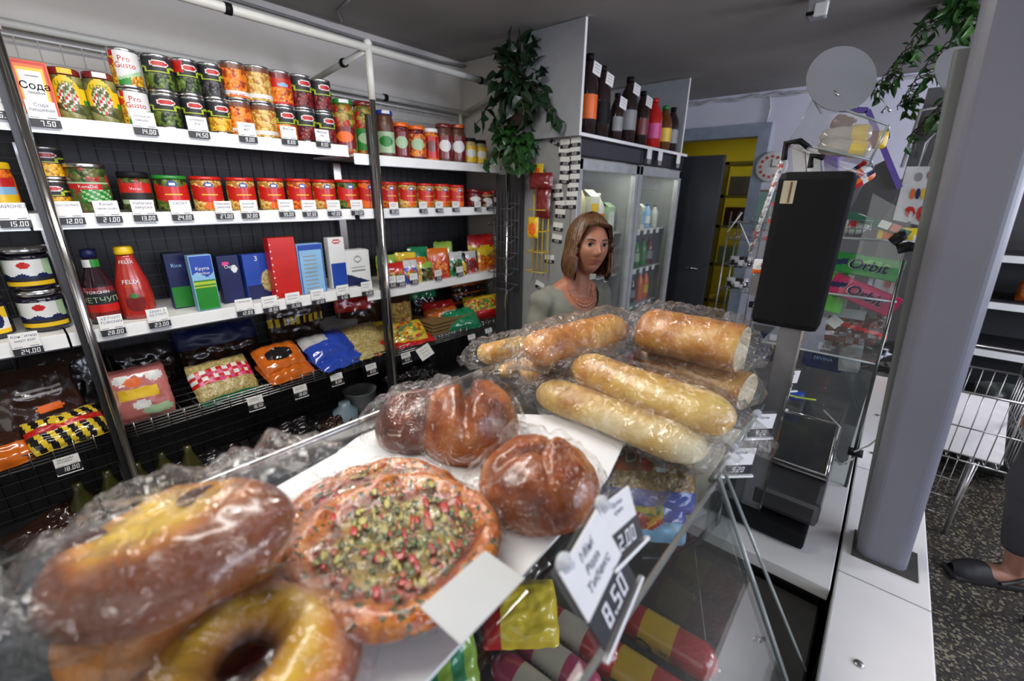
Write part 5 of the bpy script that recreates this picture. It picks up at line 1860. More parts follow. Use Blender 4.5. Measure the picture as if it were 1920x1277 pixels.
mb.tube([(1.3, -0.0533, 1.531), (1.3, -0.0557, 1.474), (1.3, -0.0532, 1.391), (1.3, -0.0623, 1.291), (1.3, -0.0838, 1.19), (1.3, -0.105, 1.127)], .0035)
tag(mb.obj('hanging_cable'), 'thin pale cable hanging between the sweets case and the pillar', 'cable')
mb = MB(M('cable_light', (.4, .4, .38), .5))
mb.tube([(1.345, -0.0493, 0.9463), (1.3, -0.0258, 0.9386), (1.34, -0.0033, 0.9448), (1.38, -0.0038, 1.01), (1.4, 0.0327, 1.03), (1.42, 0.0407, 1.028)], .0025)
mb.tube([(1.345, -0.0454, 0.9643), (1.3, -0.0693, 1.017), (1.25, -0.0835, 1.076)], .002)
tag(mb.obj('thin_cord'), 'thin grey cord looping from the black clamp over the worktop', 'cord')
# lower inside: phone cards, flip-flop package, blue scoop
mb = MB(NAVY, PRINTW)
c = (1.5, 0.0771, 1.162)
mb.box(c, (.01, .1, .08), NAVY, None, .004)
mb.box((c[0] - .007, c[1] + .004, c[2] + .032), (.002, .03, .02), PRINTW)
mb.text('14.90', .011, lambda a, b: (c[0] - .0085, c[1] + .004 - a, c[2] + .028 + b), BLACK)
mb.text('MIVINA', .014, lambda a, b: (c[0] - .0085, c[1] - a, c[2] - .01 + b), SKYB)
tag(mb.obj('navy_packet'), 'dark navy packet with a white 14.90 price label in the sweets case', 'packet')
mb = MB(M('dark_packet', (.015, .02, .04), .3))
c = (1.5, 0.223, 1.157)
mb.box(c, (.01, .06, .09), None, None, .004)
mb.box((c[0] - .007, c[1] - .01, c[2] + .035), (.002, .018, .018), PRINTW)
tag(mb.obj('navy_packet'), 'dark packet with a tiny white label left of the scale pole', 'packet')
mb = MB(BLUE, LIME)
a = (1.5, 0.1674, 1.017)
mb.tube([(1.5, 0.1568, 1.024), (1.5, 0.1238, 1.019), (1.5, 0.0998, 1.026)], [.012, .017, .012], BLUE, 10)
mb.tube([(1.48, 0.1531, 1.023), (1.48, 0.1076, 1.024), (1.48, 0.0678, 1.03)], .003, LIME, 6)
tag(mb.obj('plastic_scoop'), 'bright blue plastic scoop with lime handle behind the scale', 'scoop')
bag('candy_bag', (1.5, 0.0214, 1.253), .14, .1, .04, [BAGF, BROWN, RED], lambda u, v: RED if abs(v - .7 + u * .3) < .05 else BROWN if (int(u * 9) + int(v * 7)) % 2 else BAGF, 'crumpled clear bag of brown sweets in the lower sweets case', tilt=-.3, rotz=-1.3, seed=93, n=24)
bag('candy_bag', (1.5, -0.0341, 1.188), .16, .1, .04, [GK, GREY], lambda u, v: GK if u > .3 else GREY, 'dim crumpled dark bag low in the sweets case', tilt=-.3, rotz=-1.3, seed=94, n=24)
mb = MB(M('card_grey', (.4, .42, .43), .5), PRINTW)
c = (1.44, 0.15, 1.271)
mb.box((1.45, 0.0473, 1.308), (.004, .075, .025), None, None)
mb.box((1.44, 0.0707, 1.282), (.003, .03, .028), PRINTW, Matrix.Rotation(.6, 3, 'X'))
tag(mb.obj('price_card'), 'pale grey card tilted below the lime gum boxes', 'card')
# the left window of the case: printed packets seen beside the black head
bag('sweets_packet', (1.5, 0.2794, 1.403), .06, .045, .02, [GW, GR, GO], lambda u, v: RED if ell(u, v, .6, .6, .3, .25) else ORANGE if v < .3 else PRINTW, 'white packet with red and orange print left of the black display head', tilt=0, rotz=-1.1, seed=95, n=16)
bag('sweets_packet', (1.5, 0.2699, 1.537), .05, .11, .02, [BAGF, RED], lambda u, v: RED if (int(u * 5) + int(v * 9)) % 4 == 0 else BAGF, 'clear packet with small red prints above the white packet', tilt=0, rotz=-1.1, seed=96, n=20)
mb = MB(GREY)
mb.box((1.5, 0.2779, 1.345), (.05, .045, .06), M('steel_box', (.25, .25, .26), .35, .6))
tag(mb.obj('metal_box'), 'plain grey metal box left of the black display head', 'box')
mb = MB(BLACK, SKYB)
c = (1.49, 0.2769, 1.284)
mb.box(c, (.01, .04, .018), BLACK)
seven(mb, '22', .012, lambda a, b, e=0: (c[0] - .006 - e, c[1] - a, c[2] - .006 + b), SKYB)
tag(mb.obj('number_plate'), 'small black plate with pale digits 22 beside the loaf', 'sign')
# upper clear tray with wafer packets
ut = thing('acrylic_tray', 'tilted clear acrylic tray on top of the sweets case', 'tray', (1.36, 0.1245, 1.702))
mb = MB(ACRYL, EDGEG)
A, B, C_, D_ = Vector((1.36, 0.2197, 1.83)), Vector((1.36, 0.0643, 1.76)), Vector((1.36, 0.0796, 1.688)), Vector((1.36, 0.2524, 1.738))
off = Vector((.16, 0, -.01))
sheet(mb, [A, B, C_, D_], .003, ACRYL)
sheet(mb, [D_, C_, C_ + off, D_ + off], .003, ACRYL)
for p, q_ in ((A, B), (B, C_), (C_, D_), (A, D_), (B, B + off), (C_, C_ + off), (A, A + off)):
    mb.rod(p, q_, .0022 if p is A and q_ is D_ else .003, ACRYL if p is A and q_ is D_ else EDGEG, 6)
child(mb, 'tray_shell', ut)
mb = MB(CHROME)
for px in ((1.355, 0.1846, 1.828), (1.355, 0.0811, 1.785)):
    mb.tube([px, (px[0], px[1] - .006, px[2] + .012), (px[0], px[1] - .014, px[2] + .002)], .003, CHROME)
child(mb, 'wire_clip', ut)
CRM = gloss('wrapper_cream', (.36, .33, .28))
for i, (p, q_, lab) in enumerate((((1.4, 0.1968, 1.747), (1.4, 0.0915, 1.752), 'upper cream and yellow wrapped wafer roll in the top tray'), ((1.38, 0.1934, 1.726), (1.38, 0.0854, 1.71), 'lower cream and yellow wrapped wafer roll in the top tray'), ((1.46, 0.1844, 1.792), (1.46, 0.136, 1.771), 'dark brown sweet behind the wafer rolls in the top tray'))):
    a, b = Vector(p), Vector(q_)
    mb = MB(CRM, GY, BROWN)
    n = 14
    mm = [CRM] * 9 + [GY] * 4 + [CRM]
    for k in range(n):
        pass
    pr = [(.0001, 0)] + [(.019 * (1 - (1 - min(1, t / .25)) ** 2) ** .5 * (1.0 + .05 * sin(t * 20)) + .0005, t * (b - a).length) for t in [j / n for j in range(1, n)]] + [(.008, (b - a).length)]
    mb.lathe(pr, a, 14, None, [BROWN if i == 2 else x for x in mm], (b - a).normalized())
    tag(mb.obj('wrapped_sweet'), lab, 'sweets')
bag('sweets_packet', (1.42, 0.085, 1.737), .05, .04, .012, [DRED, GY], lambda u, v: DRED if u < .6 else YELLOW, 'dark red and yellow small packet at the right end of the top tray', rotz=-1.3, seed=97, n=12)
for i, (pp, m_, lab) in enumerate((((1.5, 0.2418, 1.696), GW, 'pale grey folded packet under the top tray'), ((1.5, 0.2052, 1.681), PRINTW, 'white box standing under the top tray'), ((1.52, 0.1666, 1.677), M('violet_print', (.18, .12, .4), .4), 'violet box standing under the top tray'))):
    mb = MB(m_)
    mb.box(pp, (.04, .03, .09), m_, Matrix.Rotation(-.25, 3, 'X'), .003)
    tag(mb.obj('sweets_box'), lab, 'box')
bag('sweets_packet', (1.45, 0.1234, 1.638), .12, .05, .015, [GW, RED, ORANGE], lambda u, v: [RED, PRINTW, ORANGE, PRINTW, NAVY][(int(u * 8) + int(v * 5) * 2) % 5], 'many-coloured printed packets along the slanting right edge of the case', rotz=-1.3, seed=98, n=20, roll=-.7)
mb = MB(M('violet_frame', (.09, .05, .28), .5), M('dark_panel', (.05, .05, .055), .4))
for a, b in (((2.4, 0.2842, 1.956), (2.4, 0.1903, 1.942)), ((2.4, 0.1903, 1.942), (2.4, 0.0242, 1.648)), ):
    r3 = rotor(a, b, (1, 0, 0))
    mb.box((Vector(a) + Vector(b)) / 2, ((Vector(b) - Vector(a)).length, .02, .022), None, r3)
v1, v2, v3, v4 = [Vector(p) for p in ((2.42, 0.1232, 1.736), (2.42, 0.0935, 1.755), (2.42, 0.0239, 1.633), (2.42, 0.0482, 1.516))]
sheet(mb, [v1, v2, v3, v4, Vector((2.42, 0.1711, 1.544))], .02, _M['dark_panel'])
mb.box((2.44, (v1.y + v4.y) / 2 - .02, v4.z / 2), (.05, .05, v4.z), _M['dark_panel'])
tag(mb.obj('violet_stand'), 'dark display stand with a violet slanting edge behind the sweets case', 'stand')

# ------------------------------------------------------------ drinks coolers with box shelf above
FX0, FXM, FX1, FY0, FY1, FZ = 2.17, 2.94, 3.70, 1.4, 2.0, 1.905
CAB = M('cooler_white', (.3, .3, .29), .4, var=.05)
FRM = M('cooler_frame', (.42, .43, .43), .35, .3)
INN = M('cooler_inside', (.45, .45, .43), .5)
BIG = [M('milk_white', (.55, .54, .46), .4), M('cream_bottle', (.5, .45, .25), .4), BLUE, GREEN, DRED, M('cola_dark', (.02, .01, .01), .15, coat=.5), SKYB, ORANGE, PALE]


def cooler(x0, x1, label):
    r = thing('drinks_cooler', label, 'cooler', ((x0 + x1) / 2, 1.7, 0), 0, 'glass door drinks coolers')
    mb = MB(CAB, INN)
    mb.box2((x0, FY0 + .04, 0), (x0 + .03, FY1, FZ), CAB)
    mb.box2((x1 - .03, FY0 + .04, 0), (x1, FY1, FZ), CAB)
    mb.box2((x0 + .03, FY1 - .03, 0), (x1 - .03, FY1, FZ), INN)
    mb.box2((x0 + .03, FY0 + .04, FZ - .1), (x1 - .03, FY1 - .03, FZ), CAB)
    mb.box2((x0 + .03, FY0 + .04, 0), (x1 - .03, FY1 - .03, .25), CAB)
    child(mb, 'body', r)
    mb = MB(M('cooler_head_black', (.02, .02, .025), .25))
    mb.box2((x0 + .002, FY0 - .004, FZ - .1), (x1 - .002, FY0 + .04, FZ - .002), bev=.01)
    child(mb, 'head_panel', r)
    d = MB(FRM)
    z0, z1 = .12, FZ - .105
    for a, b in (((x0, z0), (x0 + .055, z1)), ((x1 - .055, z0), (x1, z1)), ((x0, z1 - .06), (x1, z1)), ((x0, z0), (x1, z0 + .06))):
        d.box2((a[0] + .004, FY0, a[1]), (b[0] - .004, FY0 + .038, b[1]), bev=.004)
    do = child(d, 'door', r)
    g_ = MB(GLASS)
    g_.box2((x0 + .05, FY0 + .016, z0 + .05), (x1 - .05, FY0 + .022, z1 - .05), GLASS)
    go = g_.obj('door_glass', do)
    mb = MB(M('cooler_shelf', (.4, .4, .4), .4))
    for z in (1.36, 1.06, .76, .46):
        mb.box2((x0 + .032, FY0 + .08, z - .01), (x1 - .032, FY1 - .04, z))
    child(mb, 'shelf', r)
    mb = MB(MEMIT('cooler_tube', (1, 1, .95), 6))
    mb.rod((x0 + .1, FY0 + .07, FZ - .13), (x1 - .1, FY0 + .07, FZ - .13), .012, n=10)
    child(mb, 'light_tube', r)
    area('cooler_lamp', ((x0 + x1) / 2, FY0 + .06, FZ - .16), ((x0 + x1) / 2, FY0 + .16, .9), x1 - x0 - .2, .03, 1.1, (1, 1, .93))
    return r


cooler(FX0, FXM - .004, 'left drinks cooler with glass door, price tags stuck on its side')
cooler(FXM, FX1, 'right drinks cooler with glass door, beside the dark doorway')


def drink(x, y, z, r, h, body, cap, label, kind='bottle', lab=None, cat='bottle', grp='drinks inside the coolers'):
    if kind == 'carton':
        mb = MB(body)
        mb.box2((x - r, y - r, z), (x + r, y + r, z + h * .85))
        mb.face([(x - r, y - r, z + h * .85), (x + r, y - r, z + h * .85), (x + r, y, z + h), (x - r, y, z + h)])
        mb.face([(x - r, y + r, z + h * .85), (x - r, y, z + h), (x + r, y, z + h), (x + r, y + r, z + h * .85)])
        if lab:
            mb.box((x, y - r - .0008, z + h * .45), (r * 1.5, .001, h * .5), lab)
        o = mb.obj('drink_carton')
        return tag(o, label, 'carton', grp)
    o = bottle('drink_bottle', x, y, z, [(r * .8, 0), (r, .012), (r, h * .6), (r * .86, h * .72), (r * .38, h * .88), (r * .34, h * .93)], body, cap, [(r * .4, h * .92), (r * .4, h * .995), (.0001, h)], label,
               (h * .2, h * .5, 2.6, (lambda u, v, lab=lab: lab)) if lab else None, cat=cat, grp=grp)
    return o


PL = ['left', 'right']
posn = ['leftmost', 'second', 'third', 'fourth', 'fifth', 'sixth', 'seventh']
lv = {1.36: 'top shelf', 1.06: 'second shelf', .76: 'third shelf', .46: 'lowest shelf'}
r = random.Random(5)
rows = [
    (FX0, 1.36, [('carton', .05, .34, 0, RED, 'white milk carton with red print'), ('bottle', .055, .33, 1, None, 'cream plastic milk bottle'), ('carton', .055, .28, 0, YELLOW, 'white carton with yellow label'), ('bottle', .05, .26, 0, ORANGE, 'white bottle with orange label'), ('carton', .045, .2, 8, PRINTW, 'pale green carton')]),
    (FX0, 1.06, [('bottle', .035, .2, 7, YELLOW, 'orange drink bottle'), ('bottle', .035, .2, 1, YELLOW, 'yellow labelled bottle'), ('carton', .04, .18, 0, YELLOW, 'small white carton with yellow label'), ('bottle', .035, .2, 4, YELLOW, 'dark red bottle with yellow label')]),
    (FX0, .76, [('bottle', .035, .24, 5, PRINTW, 'dark bottle with white label'), ('bottle', .035, .24, 2, PRINTW, 'blue bottle with white label'), ('bottle', .035, .24, 5, BLUE, 'dark bottle with blue label'), ('bottle', .035, .24, 4, GREY, 'dark red bottle with grey label')]),
    (FXM, 1.36, [('bottle', .03, .19, 8, YELLOW, 'pale green bottle with yellow label'), ('carton', .035, .19, 0, PINK, 'small white carton with pink label'), ('carton', .035, .19, 0, SKYB, 'small white carton with blue label'), ('bottle', .03, .19, 6, PRINTW, 'light blue bottle with white label'), ('bottle', .03, .18, 0, None, 'plain white bottle')]),
    (FXM, 1.06, [('bottle', .035, .22, 6, BLUE, 'light blue water bottle'), ('bottle', .035, .22, 2, SKYB, 'blue water bottle'), ('bottle', .035, .22, 3, PALE, 'green bottle'), ('bottle', .035, .22, 3, GREEN, 'dark green bottle with green label'), ('bottle', .035, .22, 4, GREY, 'dim reddish bottle')]),
    (FXM, .76, [('bottle', .033, .22, 5, LIME, 'dark bottle with lime label'), ('bottle', .033, .22, 5, YELLOW, 'dark bottle with yellow label'), ('bottle', .033, .22, 5, GREY, 'dark bottle with grey label'), ('bottle', .033, .24, 7, None, 'plain orange bottle'), ('bottle', .033, .24, 7, YELLOW, 'orange bottle with yellow label')])]
for x0, z, items in rows:
    n = len(items)
    for i, (k, rr, h, ci, lab, nm) in enumerate(items):
        x = x0 + .11 + i * (.58 / max(1, n - 1)) * (.9 if n > 4 else .8) + r.uniform(-.005, .005)
        drink(x, FY0 + .14 + r.uniform(0, .02), z, rr, h, BIG[ci], BIG[r.choice([0, 2, 4])], '%s, %s on %s of %s cooler' % (nm, posn[i], lv[z], 'left' if x0 == FX0 else 'right'), k, lab)
    mb = MB(PAPER)
    for i in range(n):
        x = x0 + .12 + i * (.58 / n)
        mb.box((x, FY0 + .075, z - .018), (.055, .002, .038), PAPER, Matrix.Rotation(r.uniform(-.1, .1), 3, 'Y'))
    o = mb.obj('price_cards')
    o['kind'] = 'stuff'
    tag(o, 'white price cards along the %s of the %s cooler' % (lv[z], 'left' if x0 == FX0 else 'right'), 'price tag')
# open box shelf on top
bs = thing('box_shelf', 'open white board box reaching the ceiling above the coolers', 'shelf', (2.9, 1.7, FZ))
for nm, a, b in (('side_board', (2.125, FY0 - .02, FZ + .018), (2.143, 1.78, 2.437)), ('side_board', (3.56, FY0 - .02, FZ + .018), (3.578, 2.0, 2.43)), ('bottom_board', (2.125, FY0 - .02, FZ + .001), (3.70, 2.0, FZ + .018))):
    mb = MB(M('board_pale', (.33, .34, .36), .5, var=.05))
    mb.box2(a, b)
    mb.box2((a[0], a[1] - .003, a[2]), (b[0] if nm == 'side_board' else b[0], a[1], b[2]), WHITE)
    child(mb, nm, bs)
COLA = M('cola_dark', (.02, .01, .01), .15, coat=.5)
REDB = M('red_soda', (.5, .015, .01), .15, coat=.6)
BROB = M('brown_beer', (.12, .04, .008), .12, coat=.6)
sb_ = [((2.29, 1.445), .055, .40, COLA, ORANGE, 'big dark bottle with orange label, leftmost above the coolers'), ((2.43, 1.445), .058, .37, COLA, BLACK, 'big dark bottle, second from left above the coolers'),
       ((2.6, 1.43), .042, .26, COLA, GREY, 'shorter dark bottle with grey label, third above the coolers'), ((2.78, 1.45), .058, .38, COLA, GREY, 'tall dark bottle, fourth above the coolers'),
       ((2.96, 1.44), .05, .33, COLA, DRED, 'dark bottle with dark red label, fifth above the coolers'), ((3.17, 1.45), .062, .32, REDB, PINK, 'bright red soda bottle above the right cooler'),
       ((3.35, 1.445), .055, .30, BROB, YELLOW, 'amber bottle with pale yellow label, second from right above coolers'), ((3.49, 1.445), .052, .31, COLA, GREY, 'dark bottle at the right end above the coolers')]
for i, (p, rr, h, b, l, lab) in enumerate(sb_):
    drink(p[0], p[1], FZ + .019, rr, h, b, [BLACK, BLACK, BLACK, BLACK, BLACK, RED, GREEN, BLACK][i], lab, 'bottle', l, grp='bottles above the coolers')
    if i < 5:
        mb = MB(PAPER, INK)
        mb.box((0, 0, 0), (.055, .002, .07), PAPER)
        for k in range(3):
            mb.box((0, -.0018, .02 - .018 * k), (.035, .0006, .002), INK)
        o = mb.obj('neck_tag', None, (p[0] + .012, p[1] - rr * .55 - .012, FZ + h * .86))
        o.rotation_euler = (-.3, .35, -.4)
        tag(o, 'white card on the neck of the %s dark bottle above the coolers' % ['first', 'second', 'third', 'fourth', 'fifth'][i], 'price tag', 'neck cards')
for i, x in enumerate((3.0, 3.18, 3.52)):
    mb = MB(PAPER)
    mb.box((0, 0, 0), (.07, .002, .06), PAPER)
    mb.box((.0, -.001, -.045), (.05, .002, .03), GREY)
    tag(mb.obj('price_tag', None, (x, FY0 - .027, FZ - .03)), ['small white tag hanging left on the black cooler head', 'small white tag hanging in the middle of the right cooler head', 'small white tag hanging at the right end of the cooler head'][i], 'price tag')
# price strips stuck to the side of the left cooler
k = 0
r = random.Random(9)
for i, (px, py) in enumerate(((1060, 275), (1078, 272), (1055, 290), (1077, 288), (1060, 306), (1078, 305), (1060, 323), (1076, 322), (1058, 340), (1076, 338), (1044, 357), (1074, 355), (1044, 372), (1071, 372), (1050, 388), (1072, 388), (1050, 405), (1068, 405), (1046, 430), (1044, 452), (1030, 490), (1012, 540), (1000, 573), (1040, 268), (1030, 300), (1040, 326))):
    pass
spots = [(2.166, 1.491, 1.859), (2.166, 1.428, 1.864), (2.166, 1.5, 1.819), (2.166, 1.429, 1.821), (2.166, 1.486, 1.771), (2.166, 1.422, 1.775), (2.166, 1.483, 1.724), (2.166, 1.422, 1.728), (2.166, 1.487, 1.675), (2.166, 1.422, 1.68), (2.166, 1.536, 1.626), (2.166, 1.426, 1.635), (2.166, 1.526, 1.582), (2.166, 1.43, 1.587), (2.166, 1.508, 1.538), (2.166, 1.434, 1.54), (2.166, 1.505, 1.487), (2.166, 1.516, 1.411), (2.166, 1.52, 1.342), (2.166, 1.569, 1.216), (2.166, 1.636, 1.04), (2.166, 1.675, 0.9172), (2.166, 1.565, 1.883)]
mb = MB(PAPER, STRIPB, DIGIT)
for i, p in enumerate(spots):
    rr = Matrix.Rotation(r.uniform(-.08, .08) + (.35 if i > 19 else 0), 3, 'X')
    if i != 22:
        mb.box(Vector(p) + Vector((0, 0, .022)), (.0015, .07, .034), PAPER, rr)
    mb.box(p, (.002, .07, .02), STRIPB, rr)
    seven(mb, r.choice(['13.50', '9.20', '16.00', '8.50', '21.00', '4.60']), .013, lambda a, b, e=0: (p[0] - .0012 - e, p[1] - a, p[2] - .006 + b), DIGIT)
o = mb.obj('price_strips', None)
o['kind'] = 'stuff'
tag(o, 'rows of old price labels stuck all over the side of the left cooler', 'price tag')

# yellow wire rack with packets on the cooler side
YW = M('yellow_wire', (.6, .42, .03), .4)
yr = thing('yellow_rack', 'yellow wire rack hanging on the side of the left cooler', 'rack', (2.12, 1.72, 1.4))
ra, rb = (2.12, 1.665, 1.708), (2.12, 1.489, 1.101)
mb = MB(YW)
for y in (0, .035, .07, .11):
    mb.rod((2.12, ra[1] - y, 1.16), (2.12, ra[1] - y, ra[2]), .004, n=6)
for z in (1.16, 1.28, 1.4, 1.52):
    mb.tube([(2.12, ra[1], z), (2.05, ra[1], z), (2.05, ra[1] - .12, z), (2.12, ra[1] - .12, z), (2.12, ra[1], z)], .003, YW)
child(mb, 'wire_frame', yr)
mb = MB(GY, GR)
mb.box((2.11, ra[1] - .03, ra[2] + .02), (.006, .07, .09), GY, None, .002)
mb.box((2.105, ra[1] - .03, ra[2] + .02), (.004, .03, .04), ORANGE, None, .001)
child(mb, 'header_card', yr)
bag('red_packet', (2.08, ra[1] - .075, ra[2] - .03), .15, .09, .05, [DRED, RED], lambda u, v: DRED, 'dark red packet in the top of the yellow wire rack', rotz=-1.4, seed=101, n=20)
bag('red_packet', (2.09, ra[1] - .09, ra[2] - .15), .09, .17, .04, [DRED], lambda u, v: DRED, 'long dark red packet hanging below in the yellow wire rack', rotz=-1.4, seed=102, n=16)
bag('orange_packet', (2.04, ra[1] - .06, 1.42), .07, .12, .03, [GY, GO], lambda u, v: ORANGE if ell(u, v, .5, .45, .35, .3) else YELLOW, 'yellow and orange packet in the middle of the yellow wire rack', rotz=-1.4, seed=103, n=16)
mb = MB(M('rack_grey', (.09, .09, .1), .5, .5))
for i in range(8):
    mb.rod((2.1, 1.975 - .03 * i, 1.0), (2.1, 1.975 - .03 * i, 1.62), .003, n=5)
for z in (1.05, 1.15, 1.25, 1.35, 1.45, 1.55):
    mb.rod((2.1, 1.975, z), (2.1, 1.76, z), .003, n=5)
    mb.rod((2.1, 1.975, z), (2.04, 1.975, z - .03), .003, n=5)
    mb.rod((2.1, 1.78, z), (2.04, 1.78, z - .03), .003, n=5)
    mb.rod((2.04, 1.975, z - .03), (2.04, 1.78, z - .03), .003, n=5)
mb.rod((2.11, 1.87, .0), (2.11, 1.87, 1.86), .012, CHROME, 10)
mb.box2((2.13, 1.77, .05), (2.15, 1.985, 1.72), M('rack_dark_backing', (.04, .04, .045), .6))  # dark backing added to darken the gap beside the cooler
tag(mb.obj('wire_rack'), 'dim grey wire rack between wall shelving and left cooler', 'rack')

# ------------------------------------------------------------ plants
LEAFD = M('leaf_dark', (.012, .03, .012), .35, var=.4, scale=8)
LEAFG = M('leaf_green', (.02, .07, .015), .35, var=.4, scale=8)
LEAFV = M('leaf_fresh', (.05, .14, .025), .35, var=.5, scale=8)
STEM = M('vine_stem', (.05, .045, .02), .7)


def leaf(mb, p, d, n, L_, W, m):
    """one folded leaf from p along d, facing n"""
    p, d = Vector(p), Vector(d).normalized()
    s_ = d.cross(Vector(n)).normalized()
    n = s_.cross(d).normalized()
    mid = [p + d * (L_ * t) - n * (L_ * .25 * t * t) for t in (0, .3, .65, 1)]
    wd = (0, .5, .38, 0)
    for i in range(3):
        for sg in (-1, 1):
            a, b = mid[i], mid[i + 1]
            a2 = a + s_ * (sg * W * wd[i]) + n * (W * wd[i] * .35)
            b2 = b + s_ * (sg * W * wd[i + 1]) + n * (W * wd[i + 1] * .35)
            pts = [a, b, b2, a2] if wd[i] and wd[i + 1] else ([a, b, b2] if wd[i + 1] else [a, b, a2])
            mb.face(pts if sg > 0 else pts[::-1], m)


def foliage(c, rx, ry, rz, n, L_, W, m, seed, vines=0, vlen=.3):
    r = random.Random(seed)
    mb = MB(m, STEM)
    c = Vector(c)
    for i in range(n):
        a, b = r.uniform(0, 2 * PI), r.uniform(-1, 1)
        rr = r.random() ** .4
        q = math.sqrt(1 - b * b)
        o = Vector((cos(a) * q * rx, sin(a) * q * ry, b * rz)) * rr
        d = o.normalized() + Vector((r.uniform(-.5, .5), r.uniform(-.5, .5), r.uniform(-.9, .2)))
        leaf(mb, c + o, d, (r.uniform(-1, 1), r.uniform(-1, 1), 1), L_ * r.uniform(.6, 1.2), W * r.uniform(.7, 1.2), m)
    for k in range(vines):
        a = r.uniform(0, 2 * PI)
        p = c + Vector((cos(a) * rx * .5, sin(a) * ry * .5, 0))
        pts = [p.copy()]
        for j in range(8):
            p = p + Vector((cos(a) * .02 + r.uniform(-.015, .015), sin(a) * .02 + r.uniform(-.015, .015), -vlen / 8))
            pts.append(p.copy())
            leaf(mb, p, (r.uniform(-1, 1), r.uniform(-1, 1), -.6), (r.uniform(-1, 1), r.uniform(-1, 1), 1), L_, W, m)
        mb.tube(pts, .0025, STEM, 5)
    return mb


for (c, sz, m, nn, lab, sd, pz, hang) in (((2.062, 1.75, 2.189), (.13, .13, .2), LEAFD, 210, 'large dark-leaved plant hanging near the ceiling left of the box shelf', 3, .0, .2), ((2.125, 1.8, 1.91), (.14, .12, .14), LEAFG, 300, 'brighter green trailing plant hanging below the dark plant', 8, .06, .16)):
    t = thing('hanging_plant', lab, 'plant', c)
    mb = MB(M('pot_brown', (.035, .022, .016), .6))
    z = c[2] + (-.17 if m is LEAFD else .1)
    mb.lathe([(.045, z - .05), (.065, z + .03), (.07, z + .035), (.06, z + .035), (.045, z), (.0001, z)], (c[0], c[1], 0), 18)
    child(mb, 'pot', t)
    mb = foliage(c, sz[0], sz[1], sz[2], nn, .085 if m is LEAFD else .06, .06 if m is LEAFD else .05, m, sd, 9, hang)
    child(mb, 'foliage', t)
    mb = MB(STEM)
    for a in (0, 2.1, 4.2):
        mb.rod((c[0] + .06 * cos(a), c[1] + .06 * sin(a), z + .03), (c[0], c[1], min(2.44, z + .5)), .002, n=5)
    child(mb, 'hanger', t)


def garland(pts, label, seed, W=.032, lattice=True, L_=.07, n=46):
    """artificial ivy on a twisted wire lattice"""
    r = random.Random(seed)
    pts = [Vector(p) for p in pts]
    seg = []
    for i in range(len(pts) - 1):
        for k in range(12):
            seg.append(pts[i].lerp(pts[i + 1], k / 12))
    seg.append(pts[-1])
    t = thing('ivy_garland', label, 'garland', tuple(pts[0]), 0, 'ivy garlands under the ceiling')
    mb = MB(STEM)
    o1 = [p + Vector((0, .03 * sin(i * .9), .02 * cos(i * .9))) for i, p in enumerate(seg)]
    o2 = [p - Vector((0, .03 * sin(i * .9), .02 * cos(i * .9))) for i, p in enumerate(seg)]
    mb.tube(o1, .0028, STEM, 5)
    mb.tube(o2, .0028, STEM, 5)
    if lattice:
        for i in range(0, len(seg) - 1, 2):
            mb.rod(o1[i], o2[i + 1], .0018, STEM, 4)
    child(mb, 'wire_lattice', t)
    mb = MB(LEAFG, LEAFV)
    for i in range(n):
        p = seg[r.randrange(len(seg))] + Vector((r.uniform(-.03, .03), r.uniform(-.035, .035), r.uniform(-.05, .02)))
        leaf(mb, p, (r.uniform(-1, 1), r.uniform(-1, .6), r.uniform(-1, .3)), (r.uniform(-1, 1), r.uniform(-1, 1), 1), L_ * r.uniform(.6, 1.3), W * r.uniform(.6, 1.1), r.choice([LEAFG, LEAFV, LEAFG]))
    child(mb, 'leaves', t)


garland([(3.033, 0.0235, 2.511), (3.021, 0.0706, 2.419), (3.148, 0.1205, 2.332), (3.195, 0.1787, 2.236), (3.246, 0.236, 2.15)], 'longest ivy garland slanting down from the top edge to the ceiling corner', 11, n=85)
garland([(3.088, -0.0864, 2.423), (3.135, -0.0299, 2.323), (3.164, 0.0454, 2.222), (3.158, 0.0806, 2.122), (3.177, 0.1057, 2.055)], 'middle ivy garland beside the pillar', 12, n=60)
garland([(2.888, -0.0639, 2.019), (2.921, -0.0397, 1.983), (2.93, -0.0008, 1.921), (2.952, 0.0311, 1.875)], 'short ivy garland ending above the wire rack', 13, n=26)
garland([(2.923, -0.0235, 2.485), (2.928, 0.0301, 2.443), (2.961, -0.0645, 2.335)], 'dense clump of ivy at the top edge beside the pillar', 14, n=110, L_=.09)

# blank round cards, sensor, clock, picture
CARDM = M('card_disc', (.2, .2, .205), .6, var=.02)
fwd = -Vector(cam.matrix_world.to_3x3().col[2])
for i, (p, rr, lab, nrm) in enumerate((((1.37, 0.1738, 1.868), .076, 'blank round white card standing in a clip on the clear tray', (-.75, -.5, .3)), ((1.5, -0.0431, 1.871), .07, 'blank round white card half hidden behind the pillar', (-.72, -.62, .5)))):
    g_ = thing('round_card', lab, 'sign', p, 0, 'blank round cards')
    mb = MB(CARDM)
    mb.lathe([(.0001, -.001), (rr, -.001), (rr, .001), (.0001, .001)], p, 48, CARDM, None, Vector(nrm).normalized(), False)
    child(mb, 'card_disc', g_)
    mb = MB(ACRYL, CHROME)
    q_ = (1.365, 0.1829, 1.815) if i == 0 else (1.5, -0.0423, 1.834)
    mb.box(q_, (.012, .04, .014), ACRYL)
    mb.rod(q_, (q_[0], q_[1] - .01, q_[2] + .02), .004, CHROME)
    mb.rod(q_, (q_[0] + .02, q_[1] - .05, q_[2] - .01) if i == 0 else (1.15, -.03, 1.84), .003, CHROME)
    child(mb, 'card_clip', g_)
mb = MB(M('sensor_grey', (.3, .3, .32), .4), WHITE, BLACK)
